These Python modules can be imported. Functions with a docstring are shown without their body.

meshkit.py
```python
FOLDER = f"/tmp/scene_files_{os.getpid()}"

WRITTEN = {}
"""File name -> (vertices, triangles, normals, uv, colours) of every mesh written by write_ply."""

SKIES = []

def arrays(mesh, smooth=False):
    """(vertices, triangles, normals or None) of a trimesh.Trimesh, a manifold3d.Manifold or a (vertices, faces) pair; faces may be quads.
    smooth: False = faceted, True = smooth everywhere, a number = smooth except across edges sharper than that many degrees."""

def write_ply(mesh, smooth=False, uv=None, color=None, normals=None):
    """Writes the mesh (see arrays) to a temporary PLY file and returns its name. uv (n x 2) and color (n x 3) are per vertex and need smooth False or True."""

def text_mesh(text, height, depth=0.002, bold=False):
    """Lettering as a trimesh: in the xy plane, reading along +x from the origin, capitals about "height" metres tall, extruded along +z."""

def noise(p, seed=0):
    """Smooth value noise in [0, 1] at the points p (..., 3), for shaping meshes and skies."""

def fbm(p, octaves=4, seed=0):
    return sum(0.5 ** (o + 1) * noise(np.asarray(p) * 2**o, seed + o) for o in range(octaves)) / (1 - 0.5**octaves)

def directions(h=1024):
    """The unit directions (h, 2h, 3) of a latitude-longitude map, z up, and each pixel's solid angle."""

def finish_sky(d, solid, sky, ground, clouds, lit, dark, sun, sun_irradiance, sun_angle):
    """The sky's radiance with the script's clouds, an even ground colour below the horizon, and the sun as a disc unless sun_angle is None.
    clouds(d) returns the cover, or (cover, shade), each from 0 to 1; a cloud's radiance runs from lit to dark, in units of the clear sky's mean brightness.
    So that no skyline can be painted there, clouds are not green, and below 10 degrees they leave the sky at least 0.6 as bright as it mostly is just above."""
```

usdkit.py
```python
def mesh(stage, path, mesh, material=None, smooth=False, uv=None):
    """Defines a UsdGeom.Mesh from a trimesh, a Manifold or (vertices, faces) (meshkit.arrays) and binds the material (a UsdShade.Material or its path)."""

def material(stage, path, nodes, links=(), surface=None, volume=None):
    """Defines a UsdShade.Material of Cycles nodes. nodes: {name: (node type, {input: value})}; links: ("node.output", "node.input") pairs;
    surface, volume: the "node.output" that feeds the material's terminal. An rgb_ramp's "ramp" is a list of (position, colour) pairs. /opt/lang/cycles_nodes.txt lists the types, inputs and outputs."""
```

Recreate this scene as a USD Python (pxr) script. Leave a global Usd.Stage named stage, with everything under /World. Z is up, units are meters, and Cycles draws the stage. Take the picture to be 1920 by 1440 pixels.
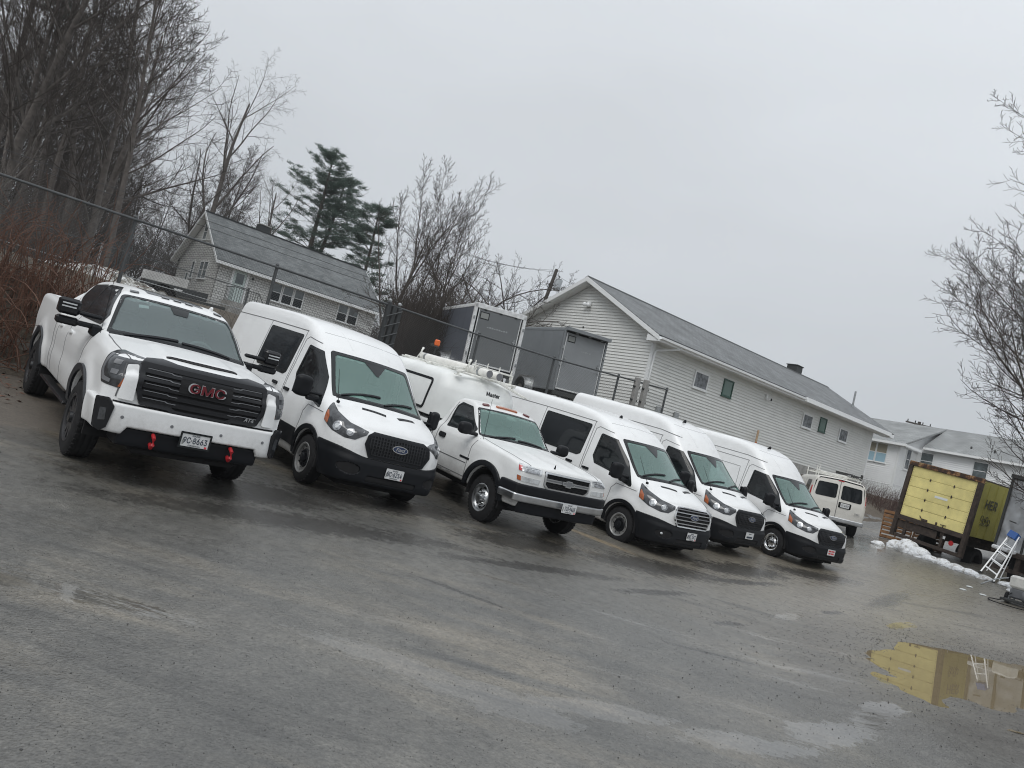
import math, numpy as np, trimesh, shapely, usdkit, meshkit
from shapely.geometry import Polygon, LineString, Point, box as sbox
from shapely import affinity
from scipy.interpolate import PchipInterpolator
from scipy.spatial import Delaunay
from pxr import Usd, UsdGeom, UsdLux, UsdShade, Sdf, Gf, Vt

stage = Usd.Stage.CreateInMemory()
UsdGeom.SetStageUpAxis(stage, 'Z')
UsdGeom.Xform.Define(stage, '/World')
UsdGeom.Scope.Define(stage, '/World/Looks')

# ---------------------------------------------------------------- camera, sky, sun, exposure
ROLL, PITCH, CAMZ = math.radians(13.8168), math.radians(2.97967), 2.245
cam = UsdGeom.Camera.Define(stage, '/World/camera')
cam.CreateHorizontalApertureAttr(36.0)
cam.CreateFocalLengthAttr(27.0)
cam.CreateExposureAttr(0.0)
cam.CreateClippingRangeAttr(Gf.Vec2f(0.1, 5000))
_f = np.array([0, math.cos(PITCH), math.sin(PITCH)]); _u = np.array([0, -math.sin(PITCH), math.cos(PITCH)]); _r = np.array([1.0, 0, 0])
_cr, _cu = math.cos(ROLL) * _r + math.sin(ROLL) * _u, -math.sin(ROLL) * _r + math.cos(ROLL) * _u
CM = np.eye(4); CM[:3, 0], CM[:3, 1], CM[:3, 2], CM[:3, 3] = _cr, _cu, -_f, (0, 0, CAMZ)
UsdGeom.Xformable(cam).AddTransformOp().Set(Gf.Matrix4d(CM.T.tolist()))

SUN_EL, SUN_AZ = math.radians(52), math.radians(205)      # soft overcast sun behind the camera's left shoulder
dome = UsdLux.DomeLight.Define(stage, '/World/sky')
sky_mat = usdkit.material(stage, '/World/Looks/overcast_sky', {
    'tc': ('texture_coordinate', {}), 'sep': ('separate_xyz', {}),
    'grad': ('map_range', {'clamp': True, 'from_min': 0.0, 'from_max': 1.0, 'to_min': 0.47, 'to_max': 1.12}),
    'map': ('mapping', {'scale': (1.0, 1.0, 2.6)}),
    'n': ('noise_texture', {'scale': 1.35, 'detail': 4.0, 'roughness': 0.45}),
    'nr': ('map_range', {'from_min': 0.3, 'from_max': 0.7, 'to_min': 0.90, 'to_max': 1.10}),
    'mul': ('math', {'math_type': 'multiply'}), 'mul2': ('math', {'math_type': 'multiply', 'value2': 10.0}),
    'cl': ('combine_xyz', {}), 'sc': ('vector_math', {'math_type': 'multiply', 'vector2': (0.955, 1.0, 1.05)}),
    'sky': ('sky_texture', {'sky_type': 'single_scattering', 'sun_disc': False, 'sun_elevation': SUN_EL, 'sun_rotation': SUN_AZ}),
    'mix': ('mix', {'fac': 0.95}), 'bg': ('background_shader', {'strength': 0.1})},
    [('tc.generated', 'sep.vector'), ('sep.z', 'grad.value'), ('tc.generated', 'map.vector'), ('map.vector', 'n.vector'), ('n.fac', 'nr.value'),
     ('grad.result', 'mul.value1'), ('nr.result', 'mul.value2'), ('mul.value', 'mul2.value1'), ('mul2.value', 'cl.x'), ('mul2.value', 'cl.y'), ('mul2.value', 'cl.z'),
     ('cl.vector', 'sc.vector1'), ('sky.color', 'mix.color1'), ('sc.vector', 'mix.color2'), ('mix.color', 'bg.color')], surface='bg.background')
UsdShade.MaterialBindingAPI.Apply(dome.GetPrim()).Bind(sky_mat)
dome.GetPrim().SetCustomDataByKey('kind', 'structure')
sun = UsdLux.DistantLight.Define(stage, '/World/sun')
sun.CreateNormalizeAttr(True); sun.CreateIntensityAttr(0.32); sun.CreateAngleAttr(35.0); sun.CreateColorAttr(Gf.Vec3f(1.0, 0.98, 0.95))
_sd = np.array([math.sin(SUN_AZ) * math.cos(SUN_EL), math.cos(SUN_AZ) * math.cos(SUN_EL), math.sin(SUN_EL)])   # towards the sun
_x = np.cross([0, 0, 1], _sd); _x /= np.linalg.norm(_x); _y = np.cross(_sd, _x)
SM = np.eye(4); SM[:3, 0], SM[:3, 1], SM[:3, 2] = _x, _y, _sd
UsdGeom.Xformable(sun).AddTransformOp().Set(Gf.Matrix4d(SM.T.tolist()))

# ---------------------------------------------------------------- prim helpers
_count = {}
def unique(parent, name):
    k = (parent, name); n = _count.get(k, 0); _count[k] = n + 1
    return f'{parent}/{name}' + (f'_{n:03d}' if n else '')
def prim(p): return stage.GetPrimAtPath(p)
def tag(p, label=None, cat=None, group=None, kind=None):
    for k, v in (('label', label), ('category', cat), ('group', group), ('kind', kind)):
        if v: prim(p).SetCustomDataByKey(k, v)
    return p
def setmat(p, M):
    UsdGeom.Xformable(prim(p)).MakeMatrixXform().Set(Gf.Matrix4d(np.asarray(M, float).T.tolist()))
def thing(name, label=None, cat=None, M=None, group=None, parent='/World'):
    p = unique(parent, name); UsdGeom.Xform.Define(stage, p); setmat(p, np.eye(4) if M is None else M)
    return tag(p, label, cat, group)
def put(name, mesh, mat, parent='/World', smooth=None, M=None, normals=None):
    p = unique(parent, name)
    if normals is None:
        m = usdkit.mesh(stage, p, mesh, MAT[mat], smooth=smooth if smooth is not None else False)
    else:
        V, F = mesh; used = np.unique(F); mp = np.zeros(len(V), int); mp[used] = np.arange(len(used)); normals = np.asarray(normals)[used]
        m = usdkit.mesh(stage, p, (np.asarray(V)[used], mp[F]), MAT[mat], smooth=False)
        m.CreateNormalsAttr(Vt.Vec3fArray.FromNumpy(np.asarray(normals, np.float32))); m.SetNormalsInterpolation('vertex')
    if M is not None: setmat(p, M)
    return p
def clone(src, name, M, label=None, cat=None, group=None):
    p = unique('/World', name); x = UsdGeom.Xform.Define(stage, p).GetPrim()
    x.GetReferences().AddInternalReference(src); x.SetInstanceable(True); setmat(p, M)
    was = prim(src).GetCustomData()
    return tag(p, label or was.get('label'), cat or was.get('category'), group or was.get('group'))
def TR(x=0, y=0, z=0, rz=0.0, s=1.0, tilt=0.0, tdir=0.0):
    M = np.eye(4); c, n = math.cos(rz), math.sin(rz)
    M[:3, :3] = np.array([[c, -n, 0], [n, c, 0], [0, 0, 1]]) * s
    if tilt: M = trimesh.transformations.rotation_matrix(tilt, [math.cos(tdir), math.sin(tdir), 0]) @ M
    M[:3, 3] = (x, y, z); return M
def frame(o, ex, ey, ez):
    M = np.eye(4); M[:3, 0], M[:3, 1], M[:3, 2], M[:3, 3] = ex, ey, ez, o; return M
def cat(*ms):
    fl = []
    for m in ms: fl.extend(m if isinstance(m, (list, tuple)) else [m])
    return trimesh.util.concatenate([m for m in fl if m is not None])
def box(lo, hi):
    lo, hi = np.minimum(lo, hi), np.maximum(lo, hi)
    m = trimesh.creation.box(hi - lo); m.apply_translation((lo + hi) / 2); return m
def cbox(lo, hi, c=0.01):
    lo, hi = np.minimum(lo, hi).astype(float), np.maximum(lo, hi).astype(float); c = min(c, (hi - lo).min() * 0.45); p = []
    for k in range(3):
        l, h = lo.copy() + c, hi.copy() - c; l[k], h[k] = lo[k], hi[k]
        p += [[(l, h)[i][0], (l, h)[j][1], (l, h)[q][2]] for i in (0, 1) for j in (0, 1) for q in (0, 1)]
    return trimesh.Trimesh(p, process=False).convex_hull
def tube(pts, rad, n=6, caps=True):
    p = np.asarray(pts, float); r = np.broadcast_to(rad, (len(p),)).astype(float)
    t = np.gradient(p, axis=0); t /= np.linalg.norm(t, axis=1, keepdims=True) + 1e-12
    a = np.cross(t, [0, 0, 1.0] if abs(t[:, 2]).mean() < 0.85 else [1.0, 0, 0]); a /= np.linalg.norm(a, axis=1, keepdims=True) + 1e-12
    b = np.cross(t, a); g = np.arange(n) * 2 * np.pi / n
    v = p[:, None] + r[:, None, None] * (np.cos(g)[None, :, None] * a[:, None] + np.sin(g)[None, :, None] * b[:, None])
    i, j = np.meshgrid(np.arange(len(p) - 1), np.arange(n), indexing='ij'); jn = (j + 1) % n
    q = np.stack([i * n + j, i * n + jn, (i + 1) * n + jn, (i + 1) * n + j], -1).reshape(-1, 4)
    f = [q[:, [0, 1, 2]], q[:, [0, 2, 3]]]
    if caps and n > 2:
        k = np.arange(1, n - 1); m0 = (len(p) - 1) * n
        f += [np.stack([0 * k, k + 1, k], 1), np.stack([m0 + 0 * k, m0 + k, m0 + k + 1], 1)]
    return trimesh.Trimesh(v.reshape(-1, 3), np.vstack(f), process=False)
def crs(a, b): return np.stack([a[..., 1] * b[..., 2] - a[..., 2] * b[..., 1], a[..., 2] * b[..., 0] - a[..., 0] * b[..., 2], a[..., 0] * b[..., 1] - a[..., 1] * b[..., 0]], -1)
def tubes(lines):
    """many open tubes at once: lines of (points, radii, sides) -> one mesh"""
    by = {}
    for p, r, n in lines: by.setdefault((len(p), n), []).append((p, r))
    VV, FF, o = [], [], 0
    for (m, n), L in by.items():
        p = np.stack([q[0] for q in L]); r = np.stack([np.broadcast_to(q[1], (m,)) for q in L]).astype(float)
        t = np.gradient(p, axis=1); t /= np.linalg.norm(t, axis=2, keepdims=True) + 1e-12
        ref = np.where(np.abs(t[:, :, 2]).mean(1)[:, None, None] < 0.85, [0, 0, 1.0], [1.0, 0, 0]) + 0 * t; a = crs(t, ref); a /= np.linalg.norm(a, axis=2, keepdims=True) + 1e-12; b = crs(t, a); g = np.arange(n) * 2 * np.pi / n
        v = p[:, :, None] + r[:, :, None, None] * (np.cos(g)[:, None] * a[:, :, None] + np.sin(g)[:, None] * b[:, :, None])
        i, j = np.meshgrid(np.arange(m - 1), np.arange(n), indexing='ij'); jn = (j + 1) % n
        q = np.stack([i * n + j, i * n + jn, (i + 1) * n + jn, (i + 1) * n + j], -1).reshape(-1, 4); f = np.vstack([q[:, [0, 1, 2]], q[:, [0, 2, 3]]])
        FF.append((f[None] + (o + np.arange(len(L)) * m * n)[:, None, None]).reshape(-1, 3)); VV.append(v.reshape(-1, 3)); o += len(L) * m * n
    return trimesh.Trimesh(np.vstack(VV), np.vstack(FF), process=False)
def bar(a, b, r=0.02, n=6): return tube([a, b], r, n)
def lathe(prof, n=36):           # prof: (radius, height) -> about z
    return trimesh.creation.revolve(np.asarray(prof, float), sections=n)
def prism(poly, h, z0=0.0):
    m = trimesh.creation.extrude_polygon(poly, h, engine='earcut'); m.apply_translation((0, 0, z0)); return m
def moved(m, M): m = m.copy(); m.apply_transform(M); return m
AX_F = frame((0, 0, 0), (0, 1, 0), (0, 0, 1), (1, 0, 0))         # text plane -> faces +x, reads towards +y
def rpoly(pts, r=0.03):
    p = Polygon(pts); return p.buffer(-r).buffer(r, quad_segs=5) if r else p
def ribbon(pts, w): return LineString(pts).buffer(w / 2, cap_style='flat', join_style='round', quad_segs=3)
def noise(p, s=1.0, seed=0): return meshkit.fbm(np.asarray(p) * s, 4, seed)

# ---------------------------------------------------------------- signed-distance modelling of curved bodies
def smax(a, b, k):
    h = np.clip(0.5 + 0.5 * (a - b) / k, 0, 1); return b + (a - b) * h + k * h * (1 - h)
def smin(a, b, k): return -smax(-a, -b, k)
def sstep(a, b, x):
    t = np.clip((x - a) / (b - a), 0, 1); return t * t * (3 - 2 * t)
def grad(f, P, e=2e-3):
    g = np.empty_like(P)
    for k in range(3):
        A, B = P.copy(), P.copy(); A[:, k] += e; B[:, k] -= e
        g[:, k] = (f(A[:, 0], A[:, 1], A[:, 2]) - f(B[:, 0], B[:, 1], B[:, 2])) / (2 * e)
    return g
def nets(f, lo, hi, h, it=3):
    ax = [np.arange(l, u + h, h) for l, u in zip(lo, hi)]
    X, Y, Z = ax[0][:, None, None], ax[1][None, :, None], ax[2][None, None, :]
    v = np.broadcast_to(f(X, Y, Z), tuple(len(a) for a in ax)).astype(np.float32)
    s = v < 0; n = np.array(v.shape) - 1
    c = np.zeros(n, np.int8)
    for i, j, k in np.ndindex(2, 2, 2): c += s[i:n[0] + i, j:n[1] + j, k:n[2] + k]
    act = (c > 0) & (c < 8); cells = np.argwhere(act); idx = -np.ones(n, np.int64); idx[act] = np.arange(len(cells))
    acc, cnt = np.zeros((len(cells), 3)), np.zeros(len(cells))
    corners = list(np.ndindex(2, 2, 2))
    for a in corners:
        for k in range(3):
            if a[k]: continue
            b = list(a); b[k] = 1
            va = v[cells[:, 0] + a[0], cells[:, 1] + a[1], cells[:, 2] + a[2]]; vb = v[cells[:, 0] + b[0], cells[:, 1] + b[1], cells[:, 2] + b[2]]
            m = (va < 0) != (vb < 0); t = np.where(m, va / np.where(m, va - vb, 1), 0)
            p = np.array(a, float)[None] + 0 * acc; p[:, k] += t
            acc[m] += p[m]; cnt[m] += 1
    P = np.array(lo) + h * (cells + acc / cnt[:, None])
    F = []
    for k in range(3):
        o1, o2 = (k + 1) % 3, (k + 2) % 3
        sl0 = [slice(None)] * 3; sl1 = [slice(None)] * 3; sl0[k], sl1[k] = slice(None, -1), slice(1, None)
        e = s[tuple(sl0)] != s[tuple(sl1)]; E = np.argwhere(e)
        E = E[(E[:, o1] > 0) & (E[:, o2] > 0) & (E[:, o1] < v.shape[o1] - 1) & (E[:, o2] < v.shape[o2] - 1)]
        inside = s[E[:, 0], E[:, 1], E[:, 2]]
        def at(d1, d2):
            q = E.copy(); q[:, o1] -= d1; q[:, o2] -= d2; return idx[q[:, 0], q[:, 1], q[:, 2]]
        q = np.stack([at(1, 1), at(0, 1), at(0, 0), at(1, 0)], 1)
        q[~inside] = q[~inside][:, ::-1]; F.append(q)
    Q = np.vstack(F); Q = Q[(Q >= 0).all(1)]
    for _ in range(it):
        g = grad(f, P); d = f(P[:, 0], P[:, 1], P[:, 2]); g2 = (g * g).sum(1) + 1e-9
        st = -(d / g2)[:, None] * g; l = np.linalg.norm(st, axis=1, keepdims=True); P = P + st * np.minimum(1, 0.4 * h / (l + 1e-9))
    N = grad(f, P); N /= np.linalg.norm(N, axis=1, keepdims=True) + 1e-9
    return P, np.vstack([Q[:, [0, 1, 2]], Q[:, [0, 2, 3]]]), N
def polysdf(poly, x, y):          # signed distance to a 2-d polygon, broadcast
    pts = np.asarray(poly.exterior.coords)[:-1] if hasattr(poly, 'exterior') else np.asarray(poly, float)
    d = np.full(np.broadcast(x, y).shape, 1e9); s = np.ones(d.shape); j = len(pts) - 1
    for i in range(len(pts)):
        e = pts[j] - pts[i]; wx, wy = x - pts[i][0], y - pts[i][1]
        t = np.clip((wx * e[0] + wy * e[1]) / (e @ e), 0, 1); d = np.minimum(d, (wx - e[0] * t) ** 2 + (wy - e[1] * t) ** 2)
        c1, c2, c3 = y >= pts[i][1], y < pts[j][1], e[0] * wy > e[1] * wx
        s = np.where((c1 & c2 & c3) | (~c1 & ~c2 & ~c3), -s, s); j = i
    return s * np.sqrt(d)
def tri2d(poly, h):
    P = []
    for g in getattr(poly, 'geoms', [poly]):
        for r in [g.exterior, *g.interiors]: P.append(np.asarray(r.segmentize(h).coords)[:-1])
    x0, y0, x1, y1 = poly.bounds; gx, gy = np.meshgrid(np.arange(x0, x1, h), np.arange(y0, y1, h)); inner = poly.buffer(-0.45 * h)
    if not inner.is_empty:
        gx, gy = gx.ravel(), gy.ravel(); k = shapely.contains_xy(inner, gx, gy); P.append(np.stack([gx[k], gy[k]], 1))
    P = np.unique(np.round(np.vstack(P), 6), axis=0); rng = np.random.default_rng(1)
    T = Delaunay(P + rng.normal(0, 1e-7, P.shape)).simplices
    c = P[T].mean(1); a = np.abs((lambda u, w: u[:, 0] * w[:, 1] - u[:, 1] * w[:, 0])(P[T[:, 1]] - P[T[:, 0]], P[T[:, 2]] - P[T[:, 0]]))
    T = T[shapely.contains_xy(poly, c[:, 0], c[:, 1]) & (a > 1e-9)]
    return P, T
def patch(f, poly, P0, e1, e2, d, off=0.004, h=0.06, thick=0.02, tmax=3.0):
    P2, T = tri2d(poly, h); P0, e1, e2, d = (np.asarray(q, float) for q in (P0, e1, e2, d))
    B = P0 + P2[:, :1] * e1 + P2[:, 1:] * e2; ev = lambda t: f(*(B + t[:, None] * d).T) - off
    t = np.zeros(len(B)); hit = np.zeros(len(B), bool); hi = t.copy()
    for tt in np.arange(0, tmax, 0.03):
        k = (~hit) & (ev(np.full(len(B), tt)) < 0); hi[k] = tt; hit |= k
        if hit.all(): break
    lo = hi - 0.03
    for _ in range(14):
        m = (lo + hi) / 2; inside = ev(m) < 0; hi = np.where(inside, m, hi); lo = np.where(inside, lo, m)
    P = B + hi[:, None] * d; T = T[hit[T].all(1)]
    N = grad(f, P, 4e-3); N /= np.linalg.norm(N, axis=1, keepdims=True) + 1e-9
    fn = np.cross(P[T[:, 1]] - P[T[:, 0]], P[T[:, 2]] - P[T[:, 0]]); fl = (fn * N[T[:, 0]]).sum(1) < 0; T[fl] = T[fl][:, ::-1]
    if not thick: return P, T, N
    ed = np.vstack([T[:, [0, 1]], T[:, [1, 2]], T[:, [2, 0]]]); key = np.sort(ed, 1); _, inv, cn = np.unique(key, axis=0, return_inverse=True, return_counts=True)
    be = ed[cn[inv.ravel()] == 1]; n = len(P); back = P - N * thick
    ring = np.vstack([P, back]); sk = np.vstack([np.stack([be[:, 1], be[:, 0], be[:, 0] + n], 1), np.stack([be[:, 1], be[:, 0] + n, be[:, 1] + n], 1)])
    # skirt gets its own vertices so that the edge stays crisp
    V = np.vstack([P, ring]); F = np.vstack([T, sk + n])
    sn = np.zeros((2 * n, 3)); tt = P[be[:, 1]] - P[be[:, 0]]; o = np.cross(tt, N[be[:, 0]]); o /= np.linalg.norm(o, axis=1, keepdims=True) + 1e-9
    for q in (be[:, 0], be[:, 1], be[:, 0] + n, be[:, 1] + n): sn[q] += o
    l = np.linalg.norm(sn, axis=1, keepdims=True); sn = np.where(l > 0, sn / np.maximum(l, 1e-9), np.vstack([N, N]))
    return V, F, np.vstack([N, sn])

# ---------------------------------------------------------------- materials
MAT = {}
def mat(name, nodes, links, surface='p.BSDF', volume=None):
    MAT[name] = usdkit.material(stage, '/World/Looks/' + name, nodes, links, surface=surface, volume=volume)
def plain(name, col, rough=0.5, metal=0.0, var=0.0, scale=6.0, coat=0.0, bump=0.0, bscale=80.0, spec=0.5):
    nd = {'p': ('principled_bsdf', {'base_color': col, 'roughness': rough, 'metallic': metal, 'coat_weight': coat, 'specular_ior_level': spec})}; ln = []
    if var or bump: nd['tc'] = ('texture_coordinate', {})
    if var:
        a = tuple(min(1, c * (1 + var)) for c in col); b = tuple(c * (1 - var) for c in col)
        nd.update(n=('noise_texture', {'scale': scale, 'detail': 5.0, 'roughness': 0.6}), r=('rgb_ramp', {'ramp': [(0.3, b), (0.7, a)]}))
        ln += [('tc.object', 'n.vector'), ('n.fac', 'r.fac'), ('r.color', 'p.base_color')]
    if bump:
        nd.update(bn=('noise_texture', {'scale': bscale, 'detail': 3.0}), bp=('bump', {'strength': bump, 'distance': 0.01}))
        ln += [('tc.object', 'bn.vector'), ('bn.fac', 'bp.height'), ('bp.normal', 'p.normal')]
    mat(name, nd, ln)
def paint(name, col, dirt=(0.20, 0.185, 0.165), top=0.95, amount=0.75, rough=0.28):
    # glossy coat with road grime that thins out upwards (vehicle space)
    mat(name, {'tc': ('texture_coordinate', {}), 's': ('separate_xyz', {}), 'n': ('noise_texture', {'scale': 2.2, 'detail': 6.0, 'roughness': 0.65}),
               'n2': ('noise_texture', {'scale': 28.0, 'detail': 4.0, 'roughness': 0.7}),
               'z': ('map_range', {'clamp': True, 'from_min': 0.25, 'from_max': top, 'to_min': 1.0, 'to_max': 0.0}),
               'm1': ('math', {'math_type': 'multiply_add', 'value2': 0.9, 'value3': -0.45}), 'a1': ('math', {'math_type': 'add'}),
               'm2': ('math', {'math_type': 'multiply_add', 'value2': 0.5, 'value3': -0.25}), 'a2': ('math', {'math_type': 'add', 'use_clamp': True}),
               'm3': ('math', {'math_type': 'multiply', 'value2': amount, 'use_clamp': True}),
               'film': ('map_range', {'from_min': 0.35, 'from_max': 0.75, 'to_min': 0.0, 'to_max': 0.14, 'clamp': True}), 'mx': ('math', {'math_type': 'maximum'}),
               'mix': ('mix', {'color1': col, 'color2': dirt}), 'rr': ('map_range', {'from_min': 0.0, 'from_max': 1.0, 'to_min': rough, 'to_max': 0.75}),
               'p': ('principled_bsdf', {'coat_weight': 0.25, 'coat_roughness': 0.08})},
        [('tc.object', 's.vector'), ('tc.object', 'n.vector'), ('tc.object', 'n2.vector'), ('s.z', 'z.value'), ('n.fac', 'm1.value1'), ('z.result', 'a1.value1'), ('m1.value', 'a1.value2'),
         ('n2.fac', 'm2.value1'), ('a1.value', 'a2.value1'), ('m2.value', 'a2.value2'), ('a2.value', 'm3.value1'), ('n.fac', 'film.value'), ('m3.value', 'mx.value1'), ('film.result', 'mx.value2'),
         ('mx.value', 'mix.fac'), ('mx.value', 'rr.value'), ('mix.color', 'p.base_color'), ('rr.result', 'p.roughness')])
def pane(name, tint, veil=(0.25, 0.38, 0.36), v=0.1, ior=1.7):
    # a window: tinted see-through with a fresnel reflection and a diffuse veil colour standing in for light in the glass
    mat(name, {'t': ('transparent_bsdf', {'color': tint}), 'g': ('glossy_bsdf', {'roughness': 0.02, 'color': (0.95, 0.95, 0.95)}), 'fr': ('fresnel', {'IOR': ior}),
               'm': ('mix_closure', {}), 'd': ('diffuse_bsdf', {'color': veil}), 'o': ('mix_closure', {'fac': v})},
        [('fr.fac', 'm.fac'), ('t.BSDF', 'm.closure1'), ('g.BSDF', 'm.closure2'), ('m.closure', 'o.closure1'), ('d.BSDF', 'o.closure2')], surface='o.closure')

paint('white_paint', (0.80, 0.81, 0.81), top=0.85, amount=0.85)
paint('old_white_paint', (0.74, 0.75, 0.745), top=0.95, amount=0.9, rough=0.4)
paint('dirty_white_paint', (0.66, 0.645, 0.60), top=1.0, amount=0.7, rough=0.45)
plain('cap_white', (0.74, 0.755, 0.74), 0.45, var=0.06, scale=2.0)
plain('rack_white', (0.70, 0.70, 0.66), 0.5, var=0.22, scale=9.0)
plain('pipe_white', (0.73, 0.72, 0.68), 0.4, var=0.1, scale=7.0)
plain('black_plastic', (0.007, 0.008, 0.010), 0.45, bump=0.15, bscale=220.0, spec=0.22)
plain('gloss_black', (0.006, 0.0065, 0.008), 0.2, spec=0.45)
plain('seam_dark', (0.10, 0.10, 0.105), 0.7)
plain('frit_black', (0.010, 0.012, 0.013), 0.12, spec=0.35)
plain('rubber', (0.013, 0.013, 0.014), 0.8, spec=0.3, var=0.35, scale=12.0, bump=0.3, bscale=60.0)
plain('under_dark', (0.008, 0.008, 0.009), 0.9)
plain('chrome', (0.72, 0.73, 0.74), 0.16, 1.0, var=0.12, scale=5.0)
plain('dull_chrome', (0.55, 0.56, 0.57), 0.3, 1.0, var=0.2, scale=4.0)
plain('steel_wheel', (0.33, 0.33, 0.325), 0.45, 0.7, var=0.25, scale=9.0)
plain('alloy', (0.62, 0.62, 0.61), 0.3, 0.9, var=0.15)
plain('dark_alloy', (0.05, 0.05, 0.053), 0.4, 0.5)
plain('grey_band', (0.16, 0.165, 0.175), 0.45)
plain('dark_band', (0.025, 0.027, 0.031), 0.4, spec=0.4)
plain('lamp_reflector', (0.36, 0.37, 0.385), 0.22, 0.8, var=0.75, scale=26.0)
plain('lamp_dark', (0.045, 0.048, 0.052), 0.15, 0.2, var=0.7, scale=9.0, coat=0.5)
plain('lamp_clear', (0.55, 0.57, 0.58), 0.1, 0.2, var=0.35, scale=14.0, coat=0.8)
plain('amber', (0.36, 0.10, 0.035), 0.2, coat=0.5, var=0.2, scale=14.0)
plain('orange_beacon', (0.9, 0.16, 0.015), 0.25, coat=0.5)
plain('red_lens', (0.42, 0.025, 0.03), 0.15, coat=0.8, var=0.2, scale=12)
plain('maroon_lens', (0.10, 0.018, 0.02), 0.25, coat=0.4)
plain('red_paint', (0.36, 0.014, 0.02), 0.4)
plain('emblem_red', (0.12, 0.012, 0.018), 0.45, spec=0.3)
plain('emblem_blue', (0.012, 0.026, 0.07), 0.25, coat=0.5)
plain('plate_white', (0.62, 0.63, 0.63), 0.45, var=0.08, scale=20)
plain('plate_ink', (0.02, 0.03, 0.05), 0.5)
plain('plate_bird', (0.25, 0.26, 0.25), 0.6)
plain('plate_red', (0.6, 0.05, 0.06), 0.5)
plain('interior', (0.36, 0.38, 0.37), 0.8)
plain('seat_grey', (0.20, 0.21, 0.21), 0.85, var=0.1)
plain('paper', (0.75, 0.78, 0.77), 0.7)
pane('windshield_glass', (0.62, 0.80, 0.75), (0.30, 0.52, 0.46), 0.17)  # teal veil painted in for the bright daylight showing through the cab
pane('truck_windshield_glass', (0.58, 0.70, 0.69), (0.28, 0.36, 0.36), 0.18)
pane('tinted_glass', (0.28, 0.33, 0.34), (0.03, 0.035, 0.04), 0.10, 1.5)
plain('dark_glass', (0.008, 0.010, 0.012), 0.06, spec=0.38)
plain('house_glass', (0.10, 0.12, 0.125), 0.05, var=0.5, scale=2.0, spec=0.7)
plain('green_glass', (0.07, 0.13, 0.105), 0.1, spec=0.6)
plain('patterned_glass', (0.12, 0.13, 0.14), 0.15, var=0.75, scale=5.0)
plain('green_frame', (0.022, 0.07, 0.052), 0.5)
plain('blue_shade', (0.30, 0.46, 0.55), 0.6)
plain('tan_shade', (0.28, 0.26, 0.20), 0.7)
plain('vinyl_siding', (0.68, 0.69, 0.67), 0.55, var=0.05, scale=1.5)
plain('vinyl_white', (0.80, 0.815, 0.82), 0.55, var=0.04, scale=1.5)
plain('trim_white', (0.72, 0.735, 0.735), 0.5, var=0.05, scale=2.0)
plain('fascia_white', (0.77, 0.785, 0.785), 0.45)
plain('soffit', (0.76, 0.77, 0.755), 0.6)
plain('concrete', (0.30, 0.295, 0.28), 0.85, var=0.25, scale=3.0, bump=0.3)
plain('concrete_post', (0.25, 0.245, 0.235), 0.9, var=0.2, scale=5.0, bump=0.4)
plain('galvanised', (0.33, 0.345, 0.35), 0.45, 0.6, var=0.2)
plain('fence_wire', (0.09, 0.095, 0.095), 0.5, 0.4)
plain('fence_dark', (0.075, 0.08, 0.082), 0.55, 0.3, var=0.2)
plain('dark_slat', (0.03, 0.033, 0.034), 0.6)
plain('trailer_dark', (0.095, 0.105, 0.125), 0.4, var=0.1, scale=1.2, coat=0.15)
plain('trailer_grey', (0.20, 0.215, 0.225), 0.42, var=0.12, scale=0.8, coat=0.1)
plain('trailer_door_dark', (0.15, 0.16, 0.165), 0.45, var=0.08, scale=1.0)
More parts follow.
